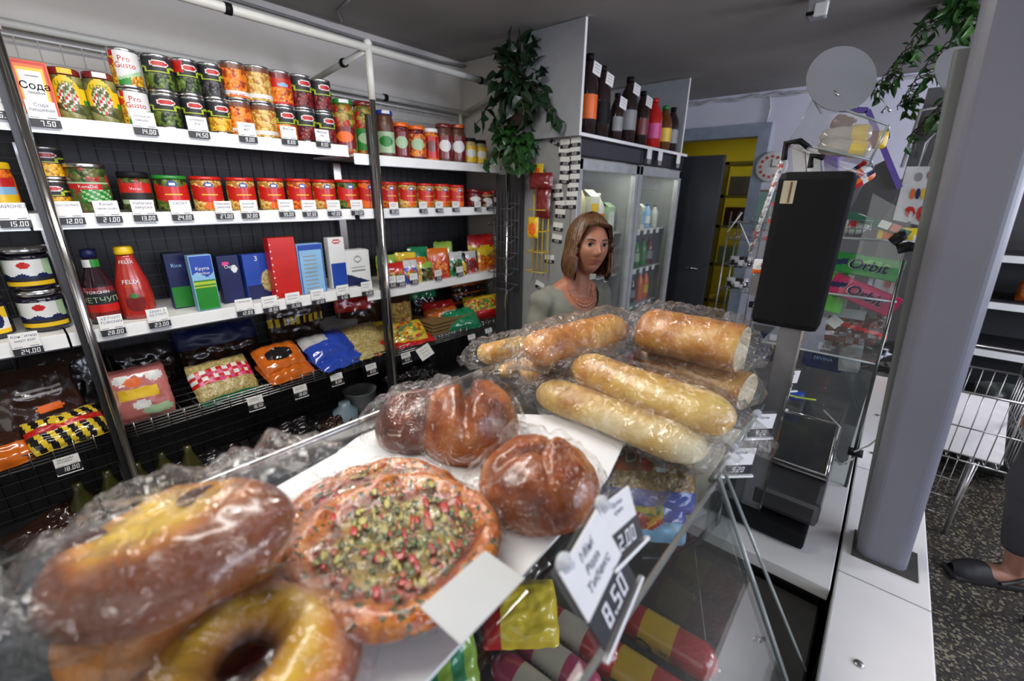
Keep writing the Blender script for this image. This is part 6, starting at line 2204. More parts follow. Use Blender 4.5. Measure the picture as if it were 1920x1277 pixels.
s_ = (2.571, 0.4707, 2.4)
mb.box((s_[0], s_[1], 2.40), (.09, .07, .085), None, None, .008)
mb.box((s_[0] - .04, s_[1] - .02, 2.375), (.02, .05, .05), WHITE, None, .006)
mb.box((s_[0] - .046, s_[1] + .01, 2.365), (.006, .045, .014), BLACK, None, .002)
tag(mb.obj('motion_sensor'), 'small grey motion sensor box on the ceiling', 'sensor')
ck = (4.38, 0.9049, 1.854)
t = thing('wall_clock', 'round white clock with red marks on the back wall', 'clock', ck)
mb = MB(PRINTW)
mb.lathe([(.115, 0), (.12, .005), (.12, .025), (.108, .03), (.0001, .028)], ck, 32, None, None, Vector((-1, 0, 0)))
child(mb, 'clock_face', t)
mb = MB(RED, BLACK)
for h in range(12):
    a = h * PI / 6
    mb.box((ck[0] - .031, ck[1] + .08 * sin(a), ck[2] + .08 * cos(a)), (.003, .02, .02), RED, Matrix.Rotation(a, 3, 'X'))
mb.box((ck[0] - .034, ck[1], ck[2] + .03), (.002, .006, .06), BLACK)
mb.box((ck[0] - .034, ck[1] - .02, ck[2]), (.002, .045, .006), BLACK)
child(mb, 'clock_marks', t)
pf = (4.37, 0.8996, 1.501)
t = thing('framed_picture', 'pale green picture in a thin brown frame beside the doorway', 'picture', pf)
mb = MB(M('frame_wood', (.25, .12, .03), .5))
for a, b in (((-.13, -.17), (-.118, .17)), ((.118, -.17), (.13, .17)), ((-.13, .158), (.13, .17)), ((-.13, -.17), (.13, -.158))):
    mb.box2((4.375, pf[1] + a[0], pf[2] + a[1]), (4.39, pf[1] + b[0], pf[2] + b[1]))
child(mb, 'picture_frame', t)
mb = MB(M('green_paper', (.25, .42, .36), .7))
mb.box2((4.385, pf[1] - .118, pf[2] - .158), (4.395, pf[1] + .118, pf[2] + .158))
child(mb, 'picture_sheet', t)
# storeroom shelf and wire racks by the doorway
mb = MB(M('rack_yellow_wood', (.35, .3, .06), .6), BROWN, GREY)
for y in (1.12, 1.42):
    mb.box2((5.0, y, 0), (5.05, y + .04, 1.95))
for z in (.5, .9, 1.3, 1.6, 1.92):
    mb.box2((5.0, 1.12, z), (5.3, 1.46, z + .03))
tag(mb.obj('storeroom_rack'), 'yellow lit wooden rack standing in the storeroom', 'rack')
for i, z in enumerate((1.33, 1.63, .93)):
    mb = MB([BROWN, GREY, PALE][i])
    mb.box2((5.02, 1.18, z + .001), (5.25, 1.4, z + .18), bev=.01)
    tag(mb.obj('storage_box'), ['brown box on the storeroom rack, middle', 'grey box on the storeroom rack, upper', 'pale box on the storeroom rack, lower'][i], 'box')
mb = MB(WIREG)
for z in (.9, 1.1, 1.3, 1.42):
    mb.tube([(3.7, .98, z), (3.95, .98, z), (3.95, .75, z), (3.7, .75, z), (3.7, .98, z)], .004, WIREG, 5)
    for i in range(5):
        mb.rod((3.7, .98 - i * .05, z), (3.7, .98 - i * .05, z + .07), .0025, n=4)
for y in (.75, .98):
    for x in (3.7, 3.95):
        mb.rod((x, y, .0), (x, y, 1.5), .006, n=6)
mb.rod((3.68, .9, 1.42), (3.68, .8, 1.25), .004, WHITE)
mb.rod((3.68, .98, 1.35), (3.68, .9, 1.5), .004, WHITE)
tag(mb.obj('wire_stand'), 'grey wire stand with empty baskets before the doorway', 'stand')
for i, z in enumerate((.95, 1.12)):
    bag('snack_bag', (3.78, .87, z), .16, .09, .07, [GW, GK, GO], lambda u, v: [GW, GK, GBR, GW][(int(u * 5) + int(v * 4)) % 4], ['crumpled silvery packet low on the wire stand', 'crumpled silvery packet higher on the wire stand'][i], rotz=-1.3, seed=110 + i, n=18)

# poster board with wire basket rack
mb = MB(M('poster_white', (.6, .6, .6), .5), RED, ORANGE, NAVY, YELLOW, DRED)
P1, P2, P3, P4 = [Vector(p) for p in ((2.9, 0.0262, 1.754), (2.9, -0.0825, 1.751), (2.9, -0.1046, 1.483), (2.9, 0.021, 1.509))]
sheet(mb, [P1, P2, P3, P4], .012, None)


def onp(u, v):
    return (P4.lerp(P3, u)).lerp(P1.lerp(P2, u), v) + Vector((-.004, 0, 0))


for (u0, u1, v0, v1, m_) in ((.33, .48, .42, .62, ORANGE), (.5, .64, .43, .63, NAVY), (.66, .8, .44, .64, YELLOW), (.82, .97, .43, .64, DRED), (.36, .6, .74, .9, GREY), (.74, .92, .78, .93, RED), (.3, .62, .1, .3, RED), (.66, .98, .06, .34, RED), (.42, .55, .14, .2, PRINTW), (.76, .9, .14, .2, PRINTW)):
    n = 10
    mb.face([onp((u0 + u1) / 2 + (u1 - u0) / 2 * cos(2 * PI * i / n) ** 1, (v0 + v1) / 2 + (v1 - v0) / 2 * sin(2 * PI * i / n)) for i in range(n)][::-1], m_)
tag(mb.obj('ice_cream_poster'), 'white poster board with coloured ice creams beside the pillar', 'poster')
mb = MB(WIREW, BLACK)
a0 = Vector((2.92, -0.016, 1.754))
for i in range(5):
    mb.tube([a0 + Vector((0, -.035 * i, 0)), a0 + Vector((0, -.035 * i - .01, .12 + .02 * i if i < 3 else .16))], .003, WIREW, 5)
mb.tube([a0, a0 + Vector((0, 0, .1)), a0 + Vector((0, -.04, .17)), a0 + Vector((0, -.14, .19))], .004, WIREW, 6)
mb.tube([a0 + Vector((.05, .06, 0)), a0 + Vector((.05, .05, .25)), a0 + Vector((.05, -.15, .28))], .008, WIREW, 6)
tag(mb.obj('wire_rack'), 'white arched wire rack above the poster board', 'rack')
mb = MB(M('panel_grey', (.1, .1, .1), .6))
mb.box2((3.0, -.3, 0.0), (3.1, .03, 2.1))
tag(mb.obj('cabinet_panel'), 'dark grey cabinet behind poster and wire rack', 'cabinet')

# far shop shelf with fruit and goods
fs = thing('fruit_shelf', 'dark shop shelf with white edges beyond the pillar', 'shelf', (4.2, -1.2, 0))
for z in (.35, .72, 1.02, 1.3):
    mb = MB(WHITE, DARKB)
    mb.box2((3.85, -2.6, z - .04), (3.87, .0, z))
    mb.box2((3.87, -2.6, z - .015), (4.37, .0, z - .002), DARKB)
    child(mb, 'shelf_board', fs)
mb = MB(DARKB)
mb.box2((4.37, -2.6, 0), (4.395, .02, 1.75))
mb.box2((3.87, .0, 0), (4.37, .02, 1.75))
child(mb, 'back_panel', fs)
ORF = M('orange_peel', (.75, .25, .02), .4, bump=.2, bscale=200)
YEF = M('lemon_peel', (.7, .5, .04), .4, bump=.2, bscale=200)
r = random.Random(21)
for i in range(14):
    y = -.10 - .035 * (i % 5) - .01 * r.random()
    x = 3.93 + .07 * (i // 5)
    z = 1.02 + .036 + .05 * (i // 5)
    mb = MB(ORF if i % 4 else YEF)
    mb.ball((0, 0, 0), .037, None, 14, 9)
    o = mb.obj('orange' if i % 4 else 'lemon', None, (x, y, z))
    tag(o, 'orange in the heap on the far shelf beside the pillar' if i % 4 else 'lemon in the heap on the far shelf beside the pillar', 'fruit', 'oranges heaped on the far shelf' if i % 4 else 'lemons heaped on the far shelf')
for i, (y, z, m_, lab) in enumerate(((-.12, 1.3, GY, 'yellow bag on the upper far shelf beside the pillar'), (-.24, 1.3, GO, 'orange bag on the upper far shelf behind the pillar'), (-.85, 1.02, GR, 'red bag on the far shelf right of the pillar'), (-.72, 1.02, GO, 'orange bag on the far shelf right of the pillar'), (-1.0, 1.02, GR, 'second red bag on the far shelf right of the pillar'), (-.8, 1.3, GW, 'whitish bag on the upper far shelf'), (-.98, 1.3, GK, 'dark bag on the upper far shelf'), (-.15, .72, GO, 'orange net bag on the lower far shelf'), (-.8, .35, GK, 'black sack on the lowest far shelf'), (-1.1, .35, GK, 'second black sack on the lowest far shelf'))):
    bag('goods_bag', (4.0, y, z + .065), .15, .12, .09, [m_], lambda u, v, m_=m_: m_, lab, rotz=-1.57, tilt=-.2, seed=130 + i, n=14)
mb = MB(PAPER, ORANGE)
c = (2.482, -0.1297, 0.86)
mb.box((2.5, -.13, ZW + .04), (.12, .1, .08), PAPER, None, .004)
mb.box((2.438, -.13, ZW + .045), (.002, .08, .04), ORANGE)
tag(mb.obj('small_carton'), 'small white and orange carton at the far end of the ledge', 'box')
mb = MB(PAPER)
mb.box((2.4, -0.0965, 0.9567), (.003, .05, .035), PAPER)
tag(mb.obj('price_card'), 'white price card standing behind the small carton', 'card')

# ------------------------------------------------------------ wire basket stand
ws = thing('basket_stand', 'chrome wire basket stand on the terrazzo floor right of the pillar', 'basket', (3.0, -.4, 0))
WC = M('basket_wire', (.45, .44, .42), .3, .8)
BX0, BX1, BY0, BY1, BZ0, BZ1 = 2.76, 3.24, -.645, -.17, .42, .76
mb = MB(WC)
for z in (BZ0, (BZ0 + BZ1) / 2, BZ1):
    mb.tube([(BX0, BY0, z), (BX1, BY0, z), (BX1, BY1, z), (BX0, BY1, z), (BX0, BY0, z)], .004 if z != BZ1 else .006, WC, 6)
n = 11
for i in range(n + 1):
    y = BY0 + (BY1 - BY0) * i / n
    for x in (BX0, BX1):
        mb.rod((x, y, BZ0), (x, y, BZ1), .0025, n=5)
    mb.rod((BX0, y, BZ0), (BX1, y, BZ0), .002, n=5)
    x = BX0 + (BX1 - BX0) * i / n
    for y in (BY0, BY1):
        mb.rod((x, y, BZ0), (x, y, BZ1), .0025, n=5)
mb.tube([(BX1, BY1, BZ1), (BX1, BY1, BZ1 + .12), (BX1, BY0, BZ1 + .12), (BX1, BY0, BZ1)], .006, WC, 6)
child(mb, 'basket', ws)
mb = MB(WC)
for i, (x, y) in enumerate(((BX0 + .02, BY0 + .12), (BX0 + .02, BY1 - .02), (BX1 - .02, BY0 + .05), (BX1 - .02, BY1 - .05))):
    lg = MB(WC)
    lg.rod((x, y, 0), (x, y, BZ0), .01, n=8)
    lg.rod((x, y, .02), (x + .02, y - .02, BZ0), .004, n=6)
    child(lg, 'leg', ws)
for i in range(9):
    mb.rod((BX0 + .02, BY0 + .14 + i * .032, .1), (BX0 + .02, BY0 + .14 + i * .032, BZ0), .002, n=4)
for z in (.1, .2, .3):
    mb.rod((BX0 + .02, BY0 + .12, z), (BX0 + .02, BY1 - .02, z), .002, n=4)
child(mb, 'leg_frame', ws)
mb = MB(LEDGE)
mb.box((2.96, -.41, BZ0 + .125), (.38, .42, .01), None, Matrix.Rotation(-.62, 3, 'Y'))
tag(mb.obj('cardboard_sheet'), 'cream cardboard sheet lying in the wire basket', 'cardboard')
mb = MB(M('teal_plastic', (.02, .14, .12), .4))
mb.lathe([(.035, 0), (.045, .12), (.05, .125), (.04, .12), (.03, .01), (.0001, .01)], (3.1, -.36, BZ0 + .19), 16)
tag(mb.obj('plastic_cup'), 'small teal plastic cup in the wire basket', 'cup')
bag('dark_sack', (3.62, -.75, .32), .4, .55, .34, [M('sack_dark', (.03, .035, .03), .5)], lambda u, v: _M['sack_dark'], 'big dark green sack on the floor behind the wire basket', tilt=-.2, rotz=-1.2, seed=150, crumple=.25)

# ------------------------------------------------------------ people
SKIN = M('skin', (.31, .125, .07), .5, var=.06, scale=20)
SKIN2 = M('skin_leg', (.36, .17, .11), .5, var=.06, scale=20)
LIP = M('lip_skin', (.3, .085, .065), .4)
HAIR = M('hair_brown', (.085, .038, .013), .4, var=.5, scale=40, bump=.8, bscale=90)
SHIRT = M('tshirt_olive_grey', (.15, .15, .12), .8, var=.08, scale=20, bump=.2, bscale=300)


def blob(bm, c, r, sq=(1, 1, 1), rot=None, sub=3):
    q = bmesh.ops.create_icosphere(bm, subdivisions=sub, radius=1.0)
    for v in q['verts']:
        p = Vector((v.co.x * r * sq[0], v.co.y * r * sq[1], v.co.z * r * sq[2]))
        if rot:
            p = rot @ p
        v.co = Vector(c) + p


def limb(bm, a, b, r0, r1, n=14):
    a, b = Vector(a), Vector(b)
    for i in range(n + 1):
        t = i / n
        blob(bm, a.lerp(b, t), r0 + (r1 - r0) * t, sub=2)


def head_verts(bm, T, n=96):
    """a sculpted head: local x = its left, y = back, -y = face, z = up, unit = metres; T places it"""
    g = lambda x, z, cx, cz, sx, sz: math.exp(-((x - cx) / sx) ** 2 - ((z - cz) / sz) ** 2)
    vs = []
    m = 72
    for j in range(m + 1):
        for i in range(n):
            a, b = 2 * PI * i / n, PI * j / m
            x, y, z = sin(a) * sin(b), -cos(a) * sin(b), cos(b)
            # skull and jaw
            px = x * .074 * (1 - .26 * max(0, -z) ** 1.4 - .03 * max(0, -z))
            py = y * (.096 if y > 0 else .088)
            pz = z * .115
            if y > 0 and z < 0:
                py *= 1 - .35 * (-z) ** 1.2
            if y < 0 and z < -.25:
                py *= 1 - .10 * (-z - .25)
            if y < .1:
                f = min(1, max(0, .1 - y) * 2.2)
                d = 0
                d += .0205 * g(px, pz, 0, -.020, .0085, .014)         # nose tip
                d += .012 * g(px, pz, 0, -.001, .0065, .022)          # bridge
                d += .007 * (g(px, pz, .0125, -.025, .006, .007) + g(px, pz, -.0125, -.025, .006, .007))
                d -= .009 * (g(px, pz, .031, .010, .014, .010) + g(px, pz, -.031, .010, .014, .010))
                d += .0035 * (g(px, pz, .032, .028, .02, .006) + g(px, pz, -.032, .028, .02, .006))
                d += .0055 * g(px, pz, 0, -.0465, .018, .0045)        # upper lip
                d += .0065 * g(px, pz, 0, -.0585, .0145, .0052)       # lower lip
                d -= .003 * g(px, pz, 0, -.0525, .02, .0022)
                d -= .003 * g(px, pz, 0, -.07, .02, .005)
                d += .007 * g(px, pz, 0, -.087, .02, .013)            # chin
                d += .004 * (g(px, pz, .042, -.018, .017, .016) + g(px, pz, -.042, -.018, .017, .016))
                py -= d * f
            vs.append(bm.verts.new(T @ Vector((px, py, pz))))
    for j in range(m):
        for i in range(n):
            i2 = (i + 1) % n
            q = [vs[j * n + i], vs[(j + 1) * n + i], vs[(j + 1) * n + i2], vs[j * n + i2]]
            try:
                bm.faces.new(q)
            except ValueError:
                pass


def remeshed(name, bm, vox, mats, smooth=6, fac=.5, head=None):
    """union of overlapping volumes as one continuous skin"""
    me = bpy.data.meshes.new(name)
    bm.to_mesh(me)
    bm.free()
    o = bpy.data.objects.new(name, me)
    COL.objects.link(o)
    md = o.modifiers.new('r', 'REMESH')
    md.mode = 'VOXEL'
    md.voxel_size = vox
    if smooth:
        ms = o.modifiers.new('s', 'SMOOTH')
        ms.factor = fac
        ms.iterations = smooth
    dg = bpy.context.evaluated_depsgraph_get()
    dg.update()
    m2 = bpy.data.meshes.new_from_object(o.evaluated_get(dg))
    o.modifiers.clear()
    o.data = m2
    for m in mats:
        m2.materials.append(m)
    for p in m2.polygons:
        p.use_smooth = True
    return o


def cut(o, test):
    bm = bmesh.new()
    bm.from_mesh(o.data)
    bmesh.ops.delete(bm, geom=[f for f in bm.faces if test(f.calc_center_median())], context='FACES')
    bm.to_mesh(o.data)
    bm.free()


def hand(bm, wrist, fwd, side, up, s=1.0, curl=.5, thumb=1):
    fwd, side, up = Vector(fwd).normalized(), Vector(side).normalized(), Vector(up).normalized()
    palm = Vector(wrist) + fwd * .045 * s
    R = Matrix((side, fwd, up)).transposed()
    blob(bm, palm, 1, (.04 * s, .05 * s, .014 * s), R, 3)
    for k, (off, L_) in enumerate(((-.028, .068), (-.009, .077), (.01, .072), (.028, .055))):
        p = palm + side * off * s + fwd * .04 * s
        d = fwd.copy()
        for seg_ in range(3):
            q = p + d * (L_ * s / 3)
            limb(bm, p, q, .0085 * s * (1 - .1 * seg_), .008 * s * (1 - .1 * seg_), 4)
            p = q
            d = (d - up * curl * .6).normalized()
    p = palm - side * thumb * .03 * s - fwd * .02 * s
    q = p + (fwd - side * thumb * .9).normalized() * .035 * s
    limb(bm, p, q, .012 * s, .0095 * s, 4)
    limb(bm, q, q + (fwd - side * thumb * .2 - up * .3).normalized() * .028 * s, .0095 * s, .0075 * s, 4)


# --- saleswoman
HC = Vector((1.552, 0.929, 1.406))
face = Vector((-.55, -.83, 0.06)).normalized()
yaw = math.atan2(face.y, face.x) + PI / 2      # local -y looks along face
Th = Matrix.Translation(HC) @ Matrix.Rotation(yaw, 4, 'Z') @ Matrix.Rotation(-.05, 4, 'X') @ Matrix.Rotation(.05, 4, 'Y')
body_yaw = math.atan2(-.97, -.28) + PI / 2
Tb = Matrix.Translation((HC.x - .005, HC.y + .03, HC.z)) @ Matrix.Rotation(body_yaw, 4, 'Z')
B = lambda x, y, z: Tb @ Vector((x, y, z))
bm = bmesh.new()
head_verts(bm, Th)


def torso(bm, grow=0.0, skirt=True):
    R = Tb.to_3x3()
    rings = [(-.205, .04, .165, .058), (-.245, .03, .16, .078), (-.30, .02, .158, .092), (-.38, .01, .15, .1), (-.46, .01, .138, .092), (-.54, .015, .128, .086), (-.62, .015, .14, .092), (-.70, .02, .165, .105), (-.78, .02, .172, .11)]
    for i in range(len(rings) - 1):
        for k in range(3):
            t = k / 3
            z, y, rx, ry = [a + (b - a) * t for a, b in zip(rings[i], rings[i + 1])]
            blob(bm, B(0, y, z), 1, (rx + grow, ry + grow, .05), R, 3)
    for s_ in (-1, 1):
        blob(bm, B(.07 * s_, -.075, -.34), 1, (.06 + grow, .05 + grow, .06), R, 3)


torso(bm)
limb(bm, B(0, .02, -.06), B(0, .03, -.2), .052, .06, 12)
limb(bm, B(0, .03, -.16), B(.1, .04, -.205), .05, .045, 8)
limb(bm, B(0, .03, -.16), B(-.1, .04, -.205), .05, .045, 8)
elb, wr = {}, {}
for s_ in (-1, 1):
    sh = B(.155 * s_, .045, -.23)
    elb[s_] = B(.205 * s_, .03, -.5)
    wr[s_] = B(.17 * s_, -.19, -.58)
    limb(bm, sh, elb[s_], .05, .036, 14)
    limb(bm, elb[s_], wr[s_], .037, .025, 14)
    f_ = (wr[s_] - elb[s_]).normalized()
    hand(bm, wr[s_] + f_ * .01, f_, Tb.to_3x3() @ Vector((1, 0, 0)), (0, 0, 1), .92, .5, -s_ if s_ > 0 else 1)
for s_ in (-1, 1):
    limb(bm, B(.085 * s_, .02, -.78), B(.09 * s_, .01, -1.08), .085, .055, 14)
    limb(bm, B(.09 * s_, .01, -1.08), B(.09 * s_, .03, -1.36), .053, .035, 14)
    blob(bm, B(.09 * s_, -.03, -1.385), 1, (.038, .11, .03), Tb.to_3x3(), 3)
woman = remeshed('person', bm, .0042, [SKIN, LIP], 3, .4)
inv = Th.inverted()
for p in woman.data.polygons:
    c = inv @ p.center
    if c.y < -.06 and abs(c.x) < .024 and -.066 < c.z < -.0415:
        w_ = .0205 * (1 - ((c.z + .053) / .0125) ** 2)
        if abs(c.x) < w_:
            p.material_index = 1
tag(woman, 'young woman with brown bob in olive grey t-shirt, looking up from behind the breads', 'person')
bm = bmesh.new()
torso(bm, .012)
for s_ in (-1, 1):
    sh = B(.152 * s_, .045, -.228)
    limb(bm, sh, sh.lerp(elb[s_], .42), .062, .06, 8)
limb(bm, B(-.13, .045, -.212), B(.13, .045, -.212), .053, .053, 14)
sh_o = remeshed('t_shirt', bm, .007, [SHIRT], 4, .5)
Tbi = Tb.inverted()


def cutshirt(c):
    q = Tbi @ c
    neck = (q.x / .098) ** 2 + ((q.z + .175) / (.088 if q.y < .03 else .035)) ** 2 < 1
    sl_ = abs(q.x) > .15 and q.z < -.335 - (.0 if abs(q.x) > .17 else .5)
    return neck or sl_ or q.z < -.76


cut(sh_o, cutshirt)
for v in sh_o.data.vertices:
    q = Tbi @ v.co
    v.co += v.normal * (.0035 * nz((q.x * 2, q.y * 2, q.z), 16, 2) + .004 * sin(q.z * 55 + q.x * 30) * max(0, min(1, (abs(q.x) - .08) * 12)))
sh_o.parent = woman
bm = bmesh.new()
R = Tb.to_3x3()
for z, rx, ry in ((-.72, .185, .125), (-.78, .19, .13), (-.86, .19, .13)):
    blob(bm, B(0, .02, z), 1, (rx, ry, .06), R, 3)
for s_ in (-1, 1):
    limb(bm, B(.085 * s_, .02, -.82), B(.09 * s_, .01, -1.1), .1, .068, 14)
    limb(bm, B(.09 * s_, .01, -1.1), B(.09 * s_, .03, -1.34), .068, .06, 14)
tr_ = remeshed('trousers', bm, .01, [M('trousers_dark', (.03, .03, .045), .8)], 3)
tr_.parent = woman
# hair: bob with centre parting, strands combed from the parting


def hair_fn(off, rnd):
    def fn(u, v):
        a = (u - .5) * 2 * PI * .999           # 0 = face side is at +-pi; a=0 is the back
        fa = abs(a)
        side = 1 if a > 0 else -1
        front = max(0.0, (fa - 1.75) / (PI - 1.75))      # 1 right at the parting over the face
        zl = -.128 + .012 * sin(fa * 1.2)
        # angle on the skull
        x, y = sin(a), cos(a)
        hl = .085 - .0 * front
        strand = .0035 * sin(a * 46 + 3 * sin(v * 3)) + .002 * sin(a * 91 + 1)
        if v < .42:
            t = v / .42
            b = t * PI * .5
            r = sin(b)
            wx, wy, wz = .088, .108, .128
            px, py, pz = x * wx * r, y * wy * r + .004, cos(b) * wz + .002
        else:
            t = (v - .42) / .58
            px, py, pz = x * .088, y * .108 + .004, zl * t
            px *= 1 + .10 * sin(t * 2.6) - .14 * max(0, t - .7)
            py *= 1 + .06 * sin(t * 2.4) - .12 * max(0, t - .75)
        if front > 0:
            # sweep the face-side curtain outwards, leaving the face open
            fz = max(0.0, min(1.0, (.088 - pz) / .10))
            open_ = .040 + .034 * fz ** .6 if pz < .088 else .0
            if abs(px) < open_ and py < 0 and pz < .088:
                px = side * open_
                k = math.sqrt(max(0.0, 1 - (px / .094) ** 2))
                py = -.100 * k + .004 + .012 * fz
        p = Vector((px, py, pz))
        n = Vector((px, py, max(0, pz))).normalized()
        return p + n * (strand + off)
    return fn


mb = MB(HAIR)
fo, fi = hair_fn(.002, 0), hair_fn(-.008, 0)
mb.grid(lambda u, v: Th @ fo(u, v), 160, 46, m=HAIR)
mb.grid(lambda u, v: Th @ fi(u, v), 160, 46, m=HAIR)
mb.grid(lambda u, v: Th @ fo(u, 1).lerp(fi(u, 1), v), 160, 1, m=HAIR)
mb.grid(lambda u, v: Th @ fo(0, u).lerp(fi(0, u), v), 46, 1, m=HAIR)
mb.grid(lambda u, v: Th @ fo(1, u).lerp(fi(1, u), v), 46, 1, m=HAIR)
mb.obj('hair', woman)
EYEW = M('eye_white', (.3, .27, .25), .5, var=.02, spec=.2)
IRIS = M('eye_iris', (.008, .008, .01), .5, spec=.1)
LASH = M('eyelash', (.02, .012, .01), .6)
for s_ in (-1, 1):
    mb = MB(EYEW, IRIS, LASH)
    c = Vector((.031 * s_, -.0675, .0105))
    mb.ball(Th @ c, .0118, EYEW, 18, 12)
    g_ = Vector((-.22, -1, .12)).normalized()
    mb.ball(Th @ (c + g_ * .0062), .0077, IRIS, 14, 8)
    mb.obj('eye', woman)
    mb = MB(LASH)
    mb.tube([Th @ Vector((.031 * s_ + s_ * a, -.0805 - .002 * (1 - (a / .016) ** 2) + .0016 * max(0, a) / .016 * 2, .0175 - 18 * a * a - .0005)) for a in (-.015, -.008, 0, .008, .0155)], [.0007, .0013, .0016, .0015, .0008], LASH, 6)
    mb.obj('eyelid_line', woman)
    mb = MB(HAIR)
    mb.tube([Th @ Vector((.032 * s_ + s_ * a, -.0868 + 14 * max(0, a + .004) ** 2 * 1.2, .031 - 9 * (a - .004) ** 2)) for a in (-.018, -.009, 0, .01, .02)], [.0014, .0027, .003, .0024, .001], LASH, 6)
    mb.obj('eyebrow', woman)
mb = MB(LASH)
mb.tube([Th @ Vector((a, -.0985 - .0 + 22 * a * a, -.0525 + 2.0 * a * a)) for a in (-.016, -.008, 0, .008, .016)], [.0005, .0014, .0017, .0014, .0005], LASH, 6)
mb.obj('mouth_line', woman)
mb = MB(M('coral_bead', (.5, .13, .07), .4, coat=.3), M('gold_bead', (.5, .35, .15), .3, .5))
from mathutils.bvhtree import BVHTree
bvh = BVHTree.FromPolygons([v.co for v in woman.data.vertices], [tuple(p.vertices) for p in woman.data.polygons])
for row in (0, 1):
    for k in range(34):
        t = (k - 16.5) / 16.5
        q = B(.066 * sin(t * 1.45), -.3, -.232 - .014 * row + .075 * t * t)
        hit = bvh.ray_cast(q, (B(0, 1, 0) - B(0, 0, 0)).normalized())
        if hit[0] is not None:
            mb.ball(hit[0] + hit[1] * .0015, .0033, mb.mats[(k + row) % 3 == 0], 8, 6)
mb.obj('necklace', woman)

# --- customer standing at the right edge: only the lower leg and shoe are in the picture
FT = Vector((2.55, -.715, 0))
cust_yaw = math.atan2(1.0, -.35) + PI / 2
toe = Vector((-.45, .89, 0)).normalized()
perp = Vector((-toe.y, toe.x, 0))
bm = bmesh.new()
Rf = Matrix((-perp, -toe, Vector((0, 0, 1)))).transposed()
heel = FT.copy()
hips = heel + perp * .12 + Vector((0, 0, .95))
legs = []
for s_ in (0, 1):
    h0 = heel + perp * (.24 * s_) + toe * (-.14 * s_)
    ank, kn, hp = h0 + Vector((0, 0, .09)), h0 + toe * .06 + Vector((0, 0, .5)), hips + perp * (.1 if s_ else -.1)
    legs.append((h0, ank, kn, hp))
    limb(bm, hp, kn, .095, .062, 16)
    limb(bm, kn, kn.lerp(ank, .35) - toe * .01, .058, .06, 6)
    limb(bm, kn.lerp(ank, .35) - toe * .01, ank, .06, .036, 12)
    blob(bm, h0 + toe * .07 + Vector((0, 0, .045)), 1, (.042, .115, .036), Rf, 3)
    blob(bm, h0 - toe * .02 + Vector((0, 0, .045)), 1, (.034, .045, .04), Rf, 3)
for z, rx, ry in ((.95, .17, .12), (1.02, .165, .115), (1.1, .15, .105), (1.18, .155, .11), (1.26, .17, .115), (1.34, .185, .115), (1.41, .17, .09)):
    blob(bm, Vector((hips.x, hips.y, z)), 1, (rx, ry, .07), Rf, 3)
limb(bm, Vector((hips.x, hips.y, 1.42)), Vector((hips.x, hips.y, 1.55)), .06, .055, 8)
Tc = Matrix.Translation((hips.x + toe.x * .02, hips.y + toe.y * .02, 1.64)) @ Rf.to_4x4()
head_verts(bm, Tc, 48)
for s_ in (-1, 1):
    a0 = Vector((hips.x, hips.y, 1.40)) + perp * .18 * s_
    a1 = a0 + Vector((0, 0, -.3)) + perp * .04 * s_
    a2 = a1 + Vector((0, 0, -.24)) + toe * .06
    limb(bm, a0, a1, .05, .04, 12)
    limb(bm, a1, a2, .04, .027, 12)
    hand(bm, a2, (a2 - a1), toe, perp * s_, 1, .5, 1)
cust = remeshed('person', bm, .009, [SKIN2], 3)
tag(cust, 'customer of whom only a bare ankle, dark cropped trouser leg and black clog show', 'person')
bm = bmesh.new()
for h0, ank, kn, hp in legs:
    limb(bm, hp, kn, .12, .088, 16)
    limb(bm, kn, kn.lerp(ank, .68), .08, .062, 14)
for z, rx, ry in ((.9, .2, .14), (1.0, .185, .13), (1.06, .175, .125)):
    blob(bm, Vector((hips.x, hips.y, z)), 1, (rx, ry, .07), Rf, 3)
sh2 = remeshed('trousers', bm, .012, [M('shorts_dark', (.045, .042, .045), .85, bump=.2)], 3)
sh2.parent = cust
bm = bmesh.new()
for z, rx, ry in ((1.02, .2, .15), (1.06, .2, .15), (1.1, .195, .148), (1.14, .195, .148), (1.18, .198, .15), (1.22, .203, .15), (1.26, .208, .152), (1.3, .215, .153), (1.34, .218, .152), (1.38, .218, .145), (1.43, .18, .11)):
    blob(bm, Vector((hips.x, hips.y, z)), 1, (rx, ry, .07), Rf, 3)
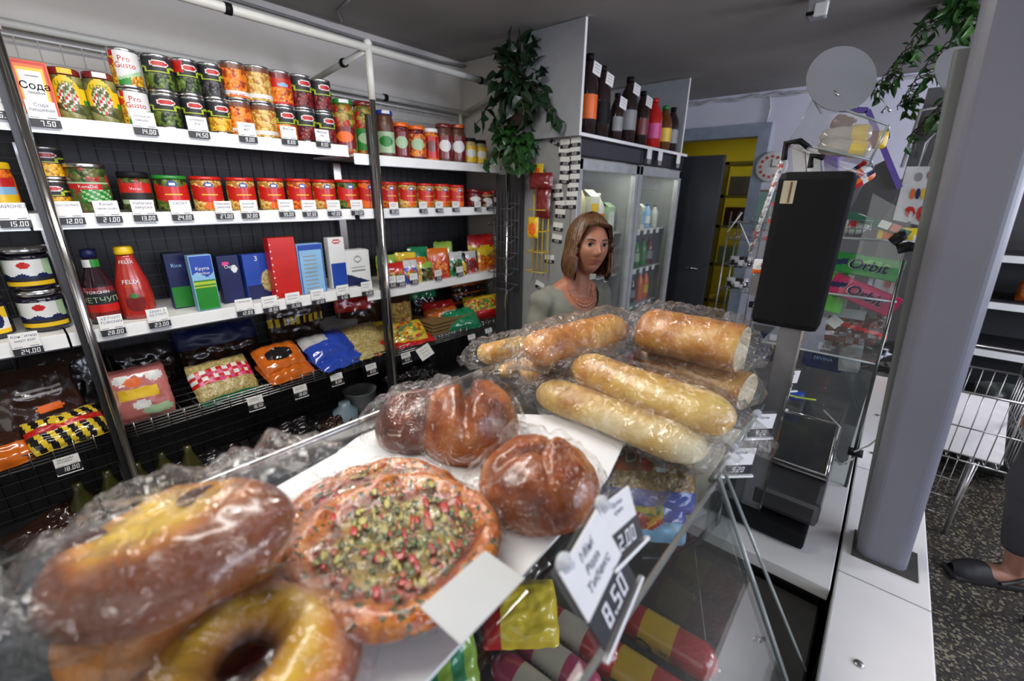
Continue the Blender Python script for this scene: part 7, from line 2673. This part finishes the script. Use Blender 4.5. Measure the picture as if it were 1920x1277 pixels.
for s_ in (-1, 1):
    a0 = Vector((hips.x, hips.y, 1.39)) + perp * .18 * s_
    limb(bm, a0, a0 + Vector((0, 0, -.2)) + perp * .03 * s_, .072, .068, 8)
ts = remeshed('t_shirt', bm, .012, [M('tshirt_grey', (.12, .12, .13), .85)], 3)
ts.parent = cust
mb = MB(M('hair_dark', (.03, .02, .015), .6, bump=.5))
mb.grid(lambda u, v: Tc @ Vector((.083 * cos(2 * PI * u) * sin(v * 1.9), .01 + .104 * sin(2 * PI * u) * sin(v * 1.9) * (1 if sin(2 * PI * u) > 0 else .93), .128 * cos(v * 1.9) + (.05 * max(0, -sin(2 * PI * u)) * v))), 40, 20, closed=True)
mb.obj('hair', cust)
CLOG = M('clog_black', (.015, .014, .014), .6)
for k, (h0, ank, kn, hp) in enumerate(legs):
    mb = MB(CLOG)
    prof = [(-.07, .038, .03), (-.04, .042, .03), (.0, .04, .024), (.05, .04, .024), (.1, .048, .06), (.15, .05, .058), (.19, .042, .045), (.215, .02, .03)]
    mb.box(h0 + toe * .075 + Vector((0, 0, .012)), (.094, .29, .022), CLOG, Rf, .008)
    n = 16
    b = len(mb.v)

    def shoe(u, v):
        i = v * 3.999 + 3.0
        i0 = int(i)
        f = i - i0
        i1 = min(i0 + 1, 7)
        y, w_, h = [prof[i0][q] * (1 - f) + prof[i1][q] * f for q in range(3)]
        a = PI * u
        return h0 + toe * y + perp * (w_ * 1.05 * cos(a)) + Vector((0, 0, .02 + h * sin(a) * 1.15))
    mb.grid(shoe, 18, 14, m=CLOG)
    mb.tube([h0 + toe * .06 + perp * .05 + Vector((0, 0, .03)), h0 + toe * .01 + perp * .05 + Vector((0, 0, .055)), h0 - toe * .06 + perp * .02 + Vector((0, 0, .07)), h0 - toe * .06 - perp * .02 + Vector((0, 0, .07)), h0 + toe * .01 - perp * .05 + Vector((0, 0, .055)), h0 + toe * .06 - perp * .05 + Vector((0, 0, .03))], .008, CLOG, 6)
    mb.obj('clog', cust)
bpy.context.view_layer.update()
